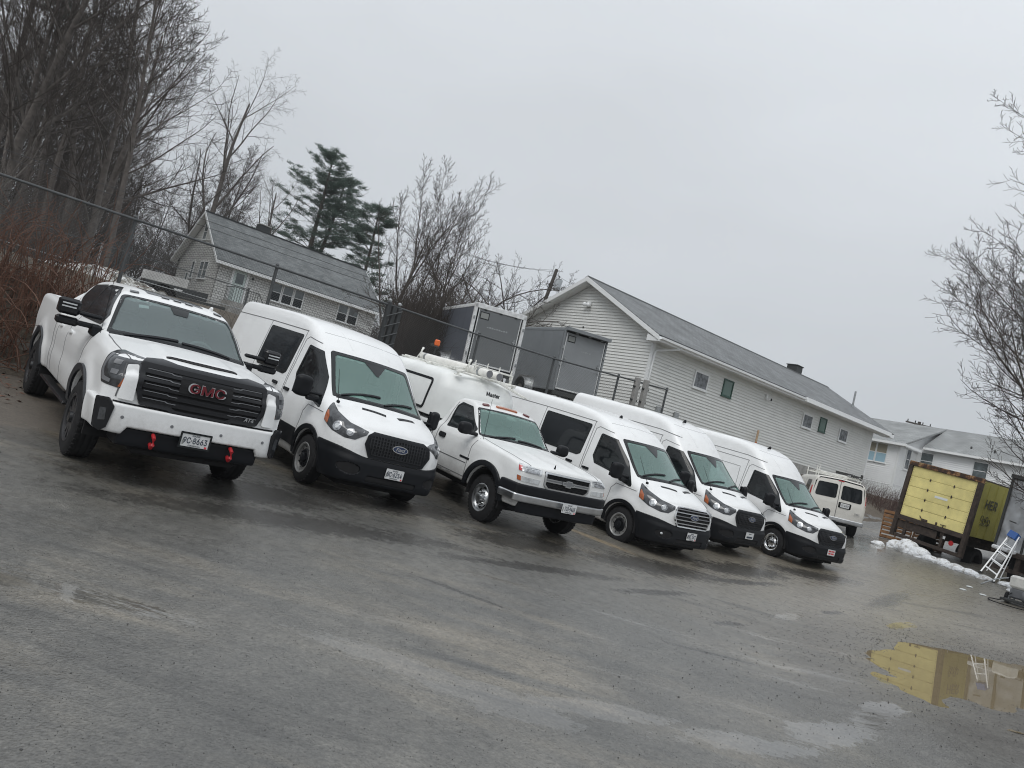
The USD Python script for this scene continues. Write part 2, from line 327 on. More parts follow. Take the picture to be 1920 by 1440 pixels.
plain('trailer_door_grey', (0.26, 0.275, 0.285), 0.45, var=0.08, scale=1.0)
plain('aluminium', (0.70, 0.71, 0.71), 0.45, 0.25, var=0.2, scale=6.0)
plain('tread_plate', (0.5, 0.51, 0.51), 0.35, 0.9, var=0.2, scale=30.0, bump=0.5, bscale=40.0)
plain('yellow_door', (0.80, 0.70, 0.29), 0.6, var=0.16, scale=1.7)
plain('old_yellow', (0.26, 0.24, 0.05), 0.6, var=0.3, scale=0.8, bump=0.1)
plain('rusty_steel', (0.045, 0.032, 0.025), 0.8, var=0.6, scale=7.0, bump=0.4)
mat('rust_flaked', {'tc': ('texture_coordinate', {}), 'n': ('noise_texture', {'scale': 4.2, 'detail': 8.0, 'roughness': 0.7}), 'r': ('rgb_ramp', {'ramp': [(0.0, (0.02, 0.014, 0.012)), (0.47, (0.045, 0.026, 0.018)), (0.55, (0.19, 0.085, 0.035)), (0.61, (0.40, 0.28, 0.14)), (0.66, (0.05, 0.03, 0.02)), (0.8, (0.5, 0.46, 0.40))]}),
                   'p': ('principled_bsdf', {'roughness': 0.85})}, [('tc.object', 'n.vector'), ('n.fac', 'r.fac'), ('r.color', 'p.base_color')])
plain('black_print', (0.045, 0.045, 0.03), 0.7, var=0.7, scale=9.0)
plain('dented_aluminium', (0.40, 0.41, 0.42), 0.36, 0.55, var=0.25, scale=1.6)
plain('sheet_grey', (0.26, 0.26, 0.25), 0.5, var=0.25, scale=2.0)
plain('ladder_alu', (0.74, 0.745, 0.74), 0.35, 0.6)
plain('ladder_blue', (0.015, 0.09, 0.32), 0.45)
plain('pallet_wood', (0.21, 0.105, 0.045), 0.8, var=0.35, scale=6.0, bump=0.3)
plain('weathered_wood', (0.19, 0.165, 0.14), 0.85, var=0.35, scale=6.0, bump=0.3)
plain('tan_wood', (0.42, 0.30, 0.19), 0.8, var=0.2)
plain('pole_wood', (0.07, 0.062, 0.055), 0.85, var=0.3, scale=3.0)
plain('transformer_grey', (0.40, 0.43, 0.45), 0.45)
plain('wire_black', (0.05, 0.05, 0.052), 0.6)
plain('mint_door', (0.50, 0.58, 0.56), 0.5, var=0.06)
plain('dark_iron', (0.035, 0.037, 0.036), 0.6)
mat('snow', {'tc': ('texture_coordinate', {}), 'n': ('noise_texture', {'scale': 5.5, 'detail': 8.0, 'roughness': 0.78}), 'r': ('rgb_ramp', {'ramp': [(0.30, (0.16, 0.145, 0.125)), (0.41, (0.50, 0.49, 0.47)), (0.50, (0.80, 0.82, 0.84))]}), 'b': ('bump', {'strength': 0.7, 'distance': 0.04}), 'p': ('principled_bsdf', {'roughness': 0.65})}, [('tc.object', 'n.vector'), ('n.fac', 'r.fac'), ('n.fac', 'b.height'), ('b.normal', 'p.normal'), ('r.color', 'p.base_color')])
mat('dirty_snow', {'tc': ('texture_coordinate', {}), 'n': ('noise_texture', {'scale': 3.4, 'detail': 8.0, 'roughness': 0.75}), 'r': ('rgb_ramp', {'ramp': [(0.36, (0.05, 0.045, 0.038)), (0.5, (0.30, 0.29, 0.26)), (0.6, (0.74, 0.75, 0.75))]}),
                  'b': ('bump', {'strength': 0.8, 'distance': 0.05}), 'p': ('principled_bsdf', {'roughness': 0.8})}, [('tc.object', 'n.vector'), ('n.fac', 'r.fac'), ('n.fac', 'b.height'), ('b.normal', 'p.normal'), ('r.color', 'p.base_color')])
def island(name, ramp, rough=0.8):
    mat(name, {'g': ('geometry', {}), 'r': ('rgb_ramp', {'ramp': ramp}), 'p': ('principled_bsdf', {'roughness': rough})}, [('g.random_per_island', 'r.fac'), ('r.color', 'p.base_color')])
island('dead_canes', [(0.0, (0.13, 0.065, 0.042)), (0.35, (0.34, 0.175, 0.105)), (0.7, (0.50, 0.32, 0.20)), (0.9, (0.46, 0.31, 0.20)), (1.0, (0.52, 0.43, 0.33))])
island('red_brush', [(0.0, (0.07, 0.04, 0.032)), (0.5, (0.16, 0.075, 0.055)), (1.0, (0.26, 0.14, 0.10))])
island('grey_brush', [(0.0, (0.06, 0.05, 0.044)), (0.6, (0.13, 0.108, 0.092)), (1.0, (0.22, 0.185, 0.155))])
island('stone_mix', [(0.0, (0.06, 0.06, 0.06)), (0.5, (0.20, 0.195, 0.19)), (0.93, (0.3, 0.29, 0.27)), (1.0, (0.55, 0.55, 0.54))], 0.6)
plain('bark', (0.115, 0.104, 0.093), 0.9, var=0.35, scale=5.0, bump=0.5, bscale=14.0)
plain('bark_dark', (0.095, 0.084, 0.076), 0.9, var=0.35, scale=5.0, bump=0.5, bscale=14.0)
plain('twig', (0.055, 0.048, 0.044), 0.9, spec=0.2)
plain('twig_dark', (0.066, 0.057, 0.052), 0.9, spec=0.2)
plain('pine_bark', (0.075, 0.062, 0.054), 0.9, var=0.3)
mat('pine_needles', {'g': ('geometry', {}), 'r': ('rgb_ramp', {'ramp': [(0.0, (0.08, 0.115, 0.092)), (0.6, (0.135, 0.18, 0.145)), (1.0, (0.19, 0.235, 0.19))]}), 'p': ('principled_bsdf', {'roughness': 0.6}), 't': ('translucent_bsdf', {}), 'm': ('mix_closure', {'fac': 0.42})},
    [('g.random_per_island', 'r.fac'), ('r.color', 'p.base_color'), ('r.color', 't.color'), ('p.BSDF', 'm.closure1'), ('t.BSDF', 'm.closure2')], surface='m.closure')
def shingle(name, c1, c2):
    mat(name, {'tc': ('texture_coordinate', {}), 'b': ('brick_texture', {'color1': c1, 'color2': c2, 'mortar': tuple(x * 0.55 for x in c1), 'scale': 1.0, 'brick_width': 0.3, 'row_height': 0.14, 'mortar_size': 0.008, 'bias': 0.0}),
               'n': ('noise_texture', {'scale': 1.1, 'detail': 6.0}), 'nr': ('map_range', {'from_min': 0.3, 'from_max': 0.7, 'to_min': 0.8, 'to_max': 1.15}), 'm': ('mix', {'mix_type': 'multiply', 'fac': 1.0}),
               'uv': ('uvmap', {'attribute': 'st'}), 'bp': ('bump', {'strength': 0.5, 'distance': 0.01}), 'p': ('principled_bsdf', {'roughness': 0.85})},
        [('uv.UV', 'b.vector'), ('tc.object', 'n.vector'), ('n.fac', 'nr.value'), ('b.color', 'm.color1'), ('nr.result', 'm.color2'), ('m.color', 'p.base_color'), ('b.fac', 'bp.height'), ('bp.normal', 'p.normal')])
shingle('roof_shingles', (0.15, 0.158, 0.162), (0.20, 0.21, 0.215))
shingle('house_shingles', (0.115, 0.125, 0.128), (0.18, 0.192, 0.195))
shingle('far_shingles', (0.24, 0.25, 0.25), (0.28, 0.29, 0.29))
mat('brick_siding', {'uv': ('uvmap', {'attribute': 'st'}), 'b': ('brick_texture', {'color1': (0.52, 0.525, 0.51), 'color2': (0.64, 0.645, 0.63), 'mortar': (0.22, 0.22, 0.215), 'scale': 1.0, 'brick_width': 0.40, 'row_height': 0.16, 'mortar_size': 0.018, 'mortar_smooth': 0.2}),
                     'bp': ('bump', {'invert': True, 'strength': 0.6, 'distance': 0.012}), 'p': ('principled_bsdf', {'roughness': 0.8})},
    [('uv.UV', 'b.vector'), ('b.color', 'p.base_color'), ('b.fac', 'bp.height'), ('bp.normal', 'p.normal')])

# ---------------------------------------------------------------- terrain
GX, GY = -0.04306278, 0.04529363
NG = np.array([-GX, -GY, 1.0]); NG /= np.linalg.norm(NG)
FY = math.radians(40.0); FE = np.array([math.cos(FY), math.sin(FY)]); FN = np.array([-math.sin(FY), math.cos(FY)]); FP = np.array([-5.9, 17.6])
WATER = 0.305
def fence_ds(x, y): return (x - FP[0]) * FN[0] + (y - FP[1]) * FN[1], (x - FP[0]) * FE[0] + (y - FP[1]) * FE[1]
def fpt(s, d=0.0): p = FP + s * FE + d * FN; return p[0], p[1]
def puddle_k(x, y): return np.hypot(((x - 7.75) * 0.74 + (y - 11.3) * 0.67) / 3.3, (-(x - 7.75) * 0.67 + (y - 11.3) * 0.74) / 1.5)
def lot_z(x, y):
    z = GX * x + GY * y + 0.104 * 0.5 * np.logaddexp(0, (x - 8.5) / 0.5)
    z = z - 0.09 * np.exp(-((x - 4.1) ** 2 + (y - 15.6) ** 2) / 5.0)
    # the low spot that holds the puddle, with a faint lip all round
    k = puddle_k(x, y) + 0.7 * (meshkit.fbm(np.stack([x * 0.8, y * 0.8, 0 * (x + y)], -1), 3, 21) - 0.5); w = 1 - sstep(1.0, 1.9, k)
    return z * (1 - w) + (WATER - 0.03 + 0.042 * sstep(0.5, 1.1, k)) * w
def terrace_z(x, y):
    d, s = fence_ds(x, y)
    z = 2.62 + 0.26 * np.clip(d - 0.3, 0, 2.7) + 0.03 * np.clip(d - 3, 0, 80)
    z = z + 0.10 * np.clip(-(x + 20), 0, 40) * sstep(6, 30, d)
    return z
def height(x, y):
    x, y = np.asarray(x, float), np.asarray(y, float); d, s = fence_ds(x, y)
    lz = lot_z(x, y); e = sstep(-1.25, 0.35, d + 0.25 * np.sin(s * 0.9) * 0.6)
    dist = np.hypot(x, y); far = sstep(90, 160, dist)
    z = lz * (1 - e) + terrace_z(x, y) * e
    return z * (1 - far) + 6.0 * far
def heightmesh(xs, ys, zf, keep=None):
    X, Y = np.meshgrid(xs, ys, indexing='ij'); Z = zf(X, Y); n = len(ys)
    i, j = np.meshgrid(np.arange(len(xs) - 1), np.arange(n - 1), indexing='ij'); a = (i * n + j).ravel()
    Q = np.stack([a, a + n, a + n + 1, a + 1], 1); V = np.stack([X, Y, Z], -1).reshape(-1, 3)
    if keep is not None: c = V[Q].mean(1); Q = Q[keep(c[:, 0], c[:, 1])]
    F = np.vstack([Q[:, [0, 1, 2]], Q[:, [0, 2, 3]]]); used = np.unique(F); mp = -np.ones(len(V), int); mp[used] = np.arange(len(used))
    return trimesh.Trimesh(V[used], mp[F], process=False)
def gnoise(x, y, s, seed): return meshkit.fbm(np.stack([x * s, y * s, 0 * x], -1), 4, seed) - 0.5
ax = lambda *p: np.unique(np.concatenate([np.arange(a, b, st) for a, b, st in p]))
inlot = lambda x, y: (fence_ds(x, y)[0] < -0.7) & (x > -13) & (x < 34) & (y > -9) & (y < 52)
def terrain_z(x, y):
    d, s = fence_ds(x, y); h = height(x, y) + 0.16 * gnoise(x, y, 0.5, 3) * sstep(-0.9, 0.4, d)
    return h - 0.10 * (1 - sstep(-2.2, -0.9, d)) * ((x > -12.5) & (x < 33.5) & (y > -8.5) & (y < 51.5))
xs = ax((-260, -120, 20), (-120, -30, 5), (-30, 36, 0.5), (36, 130, 5), (130, 261, 20)); ys = ax((-160, -60, 20), (-60, -10, 5), (-10, 66, 0.5), (66, 160, 5), (160, 321, 20))
def lot_surface(x, y):
    return height(x, y) + 0.004 + 0.020 * gnoise(x, y, 0.55, 5) + 0.010 * gnoise(x, y, 2.2, 6) + 0.011 * gnoise(x, y, 5.0, 8) * (1 - sstep(1.0, 2.4, puddle_k(x, y)))
mat('terrain_soil', {'g': ('geometry', {}), 'n': ('noise_texture', {'scale': 0.9, 'detail': 8.0, 'roughness': 0.7}), 'n2': ('noise_texture', {'scale': 14.0, 'detail': 6.0, 'roughness': 0.75}), 'mm': ('math', {'math_type': 'multiply_add', 'value2': 0.5}),
                     'h': ('math', {'math_type': 'multiply', 'value2': 0.5}), 'r': ('rgb_ramp', {'ramp': [(0.3, (0.045, 0.038, 0.031)), (0.5, (0.10, 0.082, 0.062)), (0.64, (0.16, 0.13, 0.095)), (0.75, (0.22, 0.185, 0.14))]}),
                     'b': ('bump', {'strength': 0.9, 'distance': 0.05}), 'p': ('principled_bsdf', {'roughness': 0.9})},
    [('g.position', 'n.vector'), ('g.position', 'n2.vector'), ('n.fac', 'h.value1'), ('n2.fac', 'mm.value1'), ('h.value', 'mm.value3'), ('mm.value', 'r.fac'), ('n2.fac', 'b.height'), ('b.normal', 'p.normal'), ('r.color', 'p.base_color')])
tag(put('terrain', heightmesh(xs, ys, terrain_z), 'terrain_soil', smooth=True), kind='structure')

# wet asphalt: film of water where it lies, grit and brown silt where it has washed out
nd = {'g': ('geometry', {}),
      'big': ('noise_texture', {'scale': 0.22, 'detail': 5.0, 'roughness': 0.6}), 'mid': ('noise_texture', {'scale': 1.1, 'detail': 7.0, 'roughness': 0.68}), 'fine': ('noise_texture', {'scale': 34.0, 'detail': 4.0, 'roughness': 0.75}),
      'grit': ('voronoi_texture', {'scale': 55.0}), 'mot': ('noise_texture', {'scale': 7.5, 'detail': 7.0, 'roughness': 0.72}), 'stm': ('mapping', {'rotation': (0, 0, -0.62), 'scale': (0.22, 1.7, 1.0)}), 'streak': ('noise_texture', {'scale': 1.0, 'detail': 7.0, 'roughness': 0.66, 'distortion': 0.4}),
      'base': ('rgb_ramp', {'ramp': [(0.28, (0.056, 0.0552, 0.051)), (0.5, (0.088, 0.0855, 0.078)), (0.72, (0.132, 0.126, 0.112))]}),
      'silt': ('mix', {'color2': (0.215, 0.188, 0.145)}), 'soil': ('mix', {'color2': (0.085, 0.070, 0.053)}), 'rim': ('mix', {'color2': (0.060, 0.052, 0.042)}), 'speck': ('mix', {'color2': (0.34, 0.335, 0.32)}), 'tan': ('mix', {'color2': (0.36, 0.27, 0.16)}),
      'dk': ('mix', {'color2': (0.026, 0.025, 0.023)}), 'p': ('principled_bsdf', {'specular_ior_level': 0.95})}
ln = [('g.position', k + '.vector') for k in ('big', 'mid', 'fine', 'grit', 'stm', 'mot')] + [('stm.vector', 'streak.vector')]
def M_(name, op, a, b=None, **kw):
    v = {'math_type': op, **kw}
    for i, q in ((1, a), (2, b)):
        if isinstance(q, str): ln.append((q, f'{name}.value{i}'))
        elif q is not None: v[f'value{i}'] = q
    nd[name] = ('math', v); return name + '.value'
def R_(name, v, a, b, c=0.0, d=1.0):
    nd[name] = ('map_range', {'clamp': True, 'range_type': 'smoothstep', 'from_min': a, 'from_max': b, 'to_min': c, 'to_max': d}); ln.append((v, name + '.value')); return name + '.result'
def ell(name, x, y, a, b, rot, soft=0.35, wob=0.9, src='mid.fac'):
    # 1 inside an ellipse whose edge is frayed by noise
    nd[name + 'm'] = ('mapping', {'mapping_type': 'texture', 'location': (x, y, 0), 'rotation': (0, 0, rot), 'scale': (a, b, 1000.0)}); nd[name + 'l'] = ('vector_math', {'math_type': 'length'})
    ln.extend([('g.position', name + 'm.vector'), (name + 'm.vector', name + 'l.vector1')])
    k = M_(name + 'k', 'multiply_add', src, wob, value3=-0.5 * wob); s = M_(name + 's', 'add', name + 'l.value', k)
    return R_(name + 'r', s, 1.0 - soft, 1.0 + soft, 1.0, 0.0)
wobn = M_('wobn2', 'multiply_add', 'strk2.fac', 0.5, value3=0.0); ln.append((M_('wobn1', 'multiply', 'mot.fac', 0.5), 'wobn2.value3'))
nd['stm2'] = ('mapping', {'rotation': (0, 0, -0.25), 'scale': (0.9, 4.2, 1.0)}); nd['strk2'] = ('noise_texture', {'scale': 1.0, 'detail': 6.0, 'roughness': 0.7}); ln += [('g.position', 'stm2.vector'), ('stm2.vector', 'strk2.vector')]
FILMS = [(-2.6, 5.5, 0.85, 0.16, 0.12), (-0.45, 5.95, 0.65, 0.17, -0.10), (0.45, 5.78, 0.62, 0.20, 0.0), (1.25, 6.15, 0.55, 0.15, 0.35), (2.5, 6.35, 0.7, 0.16, 0.4), (3.6, 7.2, 0.65, 0.2, 0.65), (4.5, 8.05, 0.5, 0.16, 0.8), (5.2, 12.4, 0.5, 0.14, 0.9), (13.4, 27.2, 3.2, 0.7, 1.05), (5.4, 9.6, 0.4, 0.10, 0.8), (8.2, 14.6, 0.7, 0.14, 0.8)]
acc = None
for i, q in enumerate(FILMS):
    e = ell(f'film{i}', *q, soft=0.16, wob=4.2, src=wobn); acc = e if acc is None else M_(f'fm{i}', 'maximum', acc, e)
DAMP = [(-3.3, 9.9, 1.7, 0.55, 0.68), (-1.5, 11.8, 1.5, 0.5, 0.66), (0.8, 12.1, 1.3, 0.45, 0.66), (3.2, 13.5, 1.7, 0.55, 0.68), (5.6, 16.2, 1.5, 0.5, 0.66), (7.9, 18.2, 1.5, 0.5, 0.5), (2.7, 11.2, 0.9, 0.11, 0.75), (0.0, 8.3, 0.5, 0.045, -0.25), (3.66, 10.6, 0.4, 0.08, 0.7), (2.9, 8.8, 0.55, 0.04, 0.1), (6.6, 14.0, 0.45, 0.08, 0.8), (-2.2, 9.2, 2.2, 0.35, 0.55), (1.0, 10.6, 1.6, 0.16, 0.6), (9.3, 17.2, 1.8, 0.2, 0.9), (5.0, 14.6, 1.4, 0.16, 0.7)]
dac = None
for i, q in enumerate(DAMP):
    e = ell(f'damp{i}', *q, soft=0.40, wob=3.2, src=wobn); dac = e if dac is None else M_(f'dm{i}', 'maximum', dac, e)
thin = M_('thin', 'multiply', R_('thn', 'streak.fac', 0.56, 0.70), 0.75); film = M_('film', 'maximum', acc, thin)
dirt = ell('dirtL', -11.9, 10.5, 9.0, 5.6, 0.92, soft=0.12, wob=0.55); dirtR = ell('dirtR', 22.5, 25.0, 8.0, 5.4, 1.05, soft=0.2, wob=0.6); dirt = M_('dirt', 'maximum', dirt, dirtR)
siltm = M_('siltm', 'multiply', R_('sl1', 'streak.fac', 0.42, 0.62), R_('sl2', 'big.fac', 0.42, 0.62)); siltm = M_('siltm2', 'multiply', siltm, 0.6); siltm = M_('siltm3', 'maximum', siltm, M_('sback', 'multiply', ell('backlot', 9.5, 17.5, 8.0, 4.6, 0.75, soft=0.5, wob=1.2), 0.6))
darkm = M_('darkmx', 'maximum', M_('darkm', 'multiply', R_('dk1', 'streak.fac', 0.44, 0.33), 0.6), M_('dampm', 'multiply', dac, 0.88))
tanm = M_('tanm', 'multiply', ell('tan1', 2.25, 14.65, 0.62, 0.17, -0.50, soft=0.55, wob=1.6), 0.55)
rimm = M_('rimm', 'multiply', ell('rime', 7.75, 11.3, 4.6, 2.5, 0.735, soft=0.25, wob=0.7), 0.55)
sp = M_('sp', 'multiply', R_('sp1', 'grit.distance', 0.16, 0.08), R_('sp2', 'fine.fac', 0.50, 0.66))
gravel = ell('gravel', 8.3, 11.9, 5.4, 3.0, 0.64, soft=0.25, wob=0.8); spk = M_('spk', 'multiply', sp, M_('spg', 'multiply_add', gravel, 0.9, value3=0.28), use_clamp=True)
ln += [('mid.fac', 'base.fac'), ('base.color', 'silt.color1'), (siltm, 'silt.fac'), ('silt.color', 'dk.color1'), (darkm, 'dk.fac'), ('dk.color', 'tan.color1'), (tanm, 'tan.fac'), ('tan.color', 'soil.color1'), (dirt, 'soil.fac'), ('soil.color', 'rim.color1'), (rimm, 'rim.fac'), ('rim.color', 'speck.color1'), (spk, 'speck.fac'), ('speck.color', 'var.color1'), ('fvar.result', 'var.color2'), ('var.color', 'var2.color1'), ('mvar.result', 'var2.color2'), ('var2.color', 'p.base_color')]
nd['var2'] = ('mix', {'mix_type': 'multiply', 'fac': 1.0}); nd['mvar'] = ('map_range', {'clamp': True, 'from_min': 0.34, 'from_max': 0.68, 'to_min': 0.80, 'to_max': 1.22}); ln.append(('mot.fac', 'mvar.value'))
nd['var'] = ('mix', {'mix_type': 'multiply', 'fac': 1.0}); nd['fvar'] = ('map_range', {'clamp': True, 'from_min': 0.30, 'from_max': 0.70, 'to_min': 0.52, 'to_max': 1.48}); ln.append(('fine.fac', 'fvar.value'))
r0 = M_('r0', 'multiply_add', 'mot.fac', 0.50, value3=0.07); r1 = M_('r1', 'maximum', r0, M_('rd', 'multiply', dirt, 0.75)); nd['rmix'] = ('mix_float', {'b': 0.07}); r1 = M_('r1d', 'subtract', r1, M_('dampr', 'multiply', dac, 0.16)); ln += [(film, 'rmix.fac'), (r1, 'rmix.a'), ('rmix.result', 'p.roughness')]
hgt = M_('hh', 'multiply_add', 'fine.fac', 0.55, value3=0.0); hg2 = M_('hh2', 'multiply_add', 'grit.distance', -0.5); ln.append((hgt, 'hh2.value3'))
inv = M_('inv', 'subtract', 1.0, film); st = M_('st', 'multiply_add', inv, 0.55, value3=0.02); nd['bp'] = ('bump', {'distance': 0.012}); ln += [(hg2, 'bp.height'), (st, 'bp.strength')]
nd['rip'] = ('mapping', {'rotation': (0, 0, 0.5), 'scale': (3.0, 9.0, 1.0)}); nd['ripn'] = ('noise_texture', {'scale': 1.0, 'detail': 3.0, 'roughness': 0.5}); nd['bp2'] = ('bump', {'distance': 0.02, 'strength': 0.22})
ln += [('g.position', 'rip.vector'), ('rip.vector', 'ripn.vector'), ('ripn.fac', 'bp2.height'), ('bp.normal', 'bp2.normal'), ('bp2.normal', 'p.normal')]
mat('wet_asphalt', nd, ln)
tag(put('asphalt_lot', heightmesh(np.arange(-13, 34, 0.13), np.arange(-9, 52, 0.13), lot_surface, inlot), 'wet_asphalt', smooth=True), kind='structure')
mat('puddle_water', {'tc': ('geometry', {}), 'n': ('noise_texture', {'scale': 2.5, 'detail': 2.0}), 'b': ('bump', {'strength': 0.015, 'distance': 0.02}), 't': ('transparent_bsdf', {'color': (0.62, 0.56, 0.44)}), 'd': ('diffuse_bsdf', {'color': (0.24, 0.19, 0.115)}), 'mud': ('mix_closure', {'fac': 0.6}), 'gl': ('glossy_bsdf', {'roughness': 0.012}), 'f': ('fresnel', {'IOR': 1.7}), 'm': ('mix_closure', {})},
    [('tc.position', 'n.vector'), ('n.fac', 'b.height'), ('b.normal', 'gl.normal'), ('f.fac', 'm.fac'), ('t.BSDF', 'mud.closure1'), ('d.BSDF', 'mud.closure2'), ('mud.closure', 'm.closure1'), ('gl.BSDF', 'm.closure2')], surface='m.closure')
wx, wy = np.arange(3.5, 14, 0.25), np.arange(6.5, 17.5, 0.25)
pk = lambda x, y: puddle_k(x, y) < 1.12
tag(put('puddle', heightmesh(wx, wy, lambda x, y: 0 * x + WATER, pk), 'puddle_water'), kind='structure')
rng = np.random.default_rng(11)
def stones(n, xy, lo, hi):
    ico = trimesh.creation.icosphere(0); k = len(xy); sc = rng.uniform(lo, hi, (k, 1, 1)) * rng.uniform(0.6, 1.2, (k, 1, 3)) * rng.uniform(0.8, 1.2, (k, 12, 1))
    V = ico.vertices[None] * sc; V[..., 0] += xy[:, :1]; V[..., 1] += xy[:, 1:]; V[..., 2] += lot_surface(xy[:, 0], xy[:, 1])[:, None] + 0.002
    return trimesh.Trimesh(V.reshape(-1, 3), (ico.faces[None] + 12 * np.arange(k)[:, None, None]).reshape(-1, 3), process=False)
near = np.stack([rng.uniform(-6, 12, 1500), 3.5 + 18 * rng.random(1500) ** 1.5], 1)
rim = np.stack([8.2 + 0.80 * (u := rng.normal(0, 2.8, 4500)) - 0.6 * (v := rng.normal(0, 1.5, 4500)), 12.0 + 0.60 * u + 0.80 * v], 1)
side = np.stack([-6.5 - 0.62 * (u := rng.uniform(-3, 6, 1300)) - np.abs(rng.normal(0, 1.2, 1300)), 10.2 + 0.78 * u - 0.4 * rng.random(1300)], 1); side = side[fence_ds(side[:, 0], side[:, 1])[0] < -1.0]
right = np.stack([rng.uniform(11, 21, 1200), rng.uniform(17, 29, 1200)], 1)
tag(put('loose_gravel', cat(stones(0, near, 0.002, 0.008), stones(0, np.stack([rng.uniform(-3.5, 6.5, 9000), 3.4 + 7.5 * rng.random(9000) ** 1.2], 1), 0.0012, 0.0036), stones(0, rim, 0.003, 0.010), stones(0, side, 0.005, 0.022), stones(0, right, 0.004, 0.014)), 'stone_mix'), 'small loose stones scattered over the wet lot, thickest round the puddle', 'gravel', kind='stuff')

# ---------------------------------------------------------------- buildings
def bframe(x, y, z, deg):      # x along the long wall, y into the building, z up
    a = math.radians(deg); return frame((x, y, z), (math.cos(a), math.sin(a), 0), (-math.sin(a), math.cos(a), 0), (0, 0, 1))
def uvput(name, V, F, uv, m, parent):
    p = unique(parent, name); usdkit.mesh(stage, p, (np.asarray(V, float), np.asarray(F)), MAT[m], smooth=False, uv=uv); return p
def quad_uv(name, P, m, parent, thick=.0, su=1.0):
    """a flat panel with plan coordinates for its material; thickness goes to the back"""
    P = np.asarray(P, float); e1 = P[1] - P[0]; e1 /= np.linalg.norm(e1); n = np.cross(P[1] - P[0], P[2] - P[0]); n /= np.linalg.norm(n); e2 = np.cross(n, e1)
    B = P - n * thick; k = len(P); V, F, U = [], [], []
    def face(Q):
        b = len(V); V.extend(Q); U.extend([((q - P[0]) @ e1, (q - P[0]) @ e2) for q in Q]); F.extend([(b, b + i, b + i + 1) for i in range(1, len(Q) - 1)])
    face(P); face(B[::-1])
    for i in range(k): j = (i + 1) % k; face([P[j], P[i], B[i], B[j]])
    return uvput(name, V, F, np.array(U), m, parent)
def boards(parent, outline, axis, off, z0, z1, row, m, name='siding_board', joined=False):
    """lapped siding over an outline in (u, z): every course is a wedge whose lower edge stands proud; axis 'x' = long wall (faces -y), 'y' = gable (faces -x)"""
    out = []
    for i, z in enumerate(np.arange(z0, z1 - .01, row)):
        g = outline.intersection(sbox(-100, z, 100, min(z + row, z1)))
        for q in getattr(g, 'geoms', [g]):
            if q.is_empty or q.area < .002: continue
            c = np.asarray(q.exterior.coords)[:-1]; dep = .036 - .032 * (c[:, 1] - z) / row
            pts = np.vstack([np.c_[c[:, 0], -dep - off, c[:, 1]], np.c_[c[:, 0], 0 * dep - off + .01, c[:, 1]]])
            if axis == 'y': pts = np.c_[pts[:, 1], pts[:, 0], pts[:, 2]]
            mh = trimesh.Trimesh(pts, process=False).convex_hull; out.append(mh)
    if joined: return put(name, cat(out), m, parent)
    return [put(name, q, m, parent) for q in out]
def wall_window(parent, axis, u0, u1, z0, z1, off, fm='trim_white', gm='house_glass', sash=True, fw=.07, low=None, name='window', dep=.0):
    """frame, panes and sill on a wall plane"""
    T = (lambda b: b) if axis == 'x' else (lambda b: moved(b, np.array([[0, 1, 0, 0], [1, 0, 0, 0], [0, 0, 1, 0], [0, 0, 0, 1.0]])))
    def fix(b): b = T(b); (b.invert() if axis == 'y' else None); return b
    fr = cat(box((u0 - fw, -off - .05, z0 - fw), (u0, -off, z1 + fw)), box((u1, -off - .05, z0 - fw), (u1 + fw, -off, z1 + fw)), box((u0, -off - .05, z1), (u1, -off, z1 + fw)), box((u0, -off - .05, z0 - fw), (u1, -off, z0)))
    w = put(name, fix(fr), fm, parent)
    if sash:
        zm = (z0 + z1) / 2; put('pane', fix(box((u0, -off - .026, zm + .02), (u1, -off - .012, z1))), gm, w); put('pane', fix(box((u0, -off - .020, z0), (u1, -off - .006, zm - .02))), low or gm, w)
        put('sash_rail', fix(box((u0, -off - .036, zm - .02), (u1, -off - .012, zm + .02))), fm, w)
    else: put('pane', fix(box((u0, -off - .024, z0), (u1, -off - .010, z1))), gm, w)
    put('sill', fix(box((u0 - fw - .03, -off - .075, z0 - fw - .035), (u1 + fw + .03, -off, z0 - fw))), fm, w)
    return w

# ---- long white sided building behind the row
LW, GW, EZ, RZ, RF = 21.9, 8.6, 7.10, 9.72, 1.65
bld = thing('sided_building', 'long white sided building with grey gabled roof behind the parked vans', 'building', bframe(5.4, 32.0, 0, 40.95))
gab = Polygon([(0, 3.9), (GW, 3.9), (GW, 7.34), (GW / 2, RZ - .27), (0, 7.34)])
put('wall', cat(box((.02, .02, 2.6), (LW - .02, GW - .02, EZ)), moved(prism(Polygon([(.02, EZ - .01), (GW - .02, EZ - .01), (GW - .02, 7.33), (GW / 2, RZ - .29), (.02, 7.33)]), LW - .04, .02), frame((0, 0, 0), (0, 1, 0), (0, 0, 1), (1, 0, 0)))), 'vinyl_siding', bld)
put('foundation', box((-.03, -.03, 1.8), (LW + .03, GW + .03, 3.9)), 'concrete', bld)
boards(bld, sbox(.12, 3.9, LW - .12, EZ - .02), 'x', 0.0, 3.9, EZ - .02, .135, 'vinyl_siding')
boards(bld, gab.intersection(sbox(.12, 0, GW - .12, 20)), 'y', 0.0, 3.9, RZ - .3, .135, 'vinyl_siding')
for x, y in ((0, 0), (LW, 0), (0, GW)): put('corner_trim', cat(box((x - .03, y - .03, 3.9), (x + (.12 if x == 0 else -.12), y + .0, EZ - .02)) if y == 0 else box((x - .03, y, 3.9), (x, y + .03, EZ - .02)), box((x - .03, y + (0 if y == 0 else -.12), 3.9), (x, y + (.12 if y == 0 else .0), EZ - .02))) if x == 0 else box((x - .12, y - .03, 3.9), (x + .03, y, EZ - .02)), 'trim_white', bld)
OV, RO = .55, .50; sl = (RZ - 7.30) / (GW / 2 + OV); th = .12
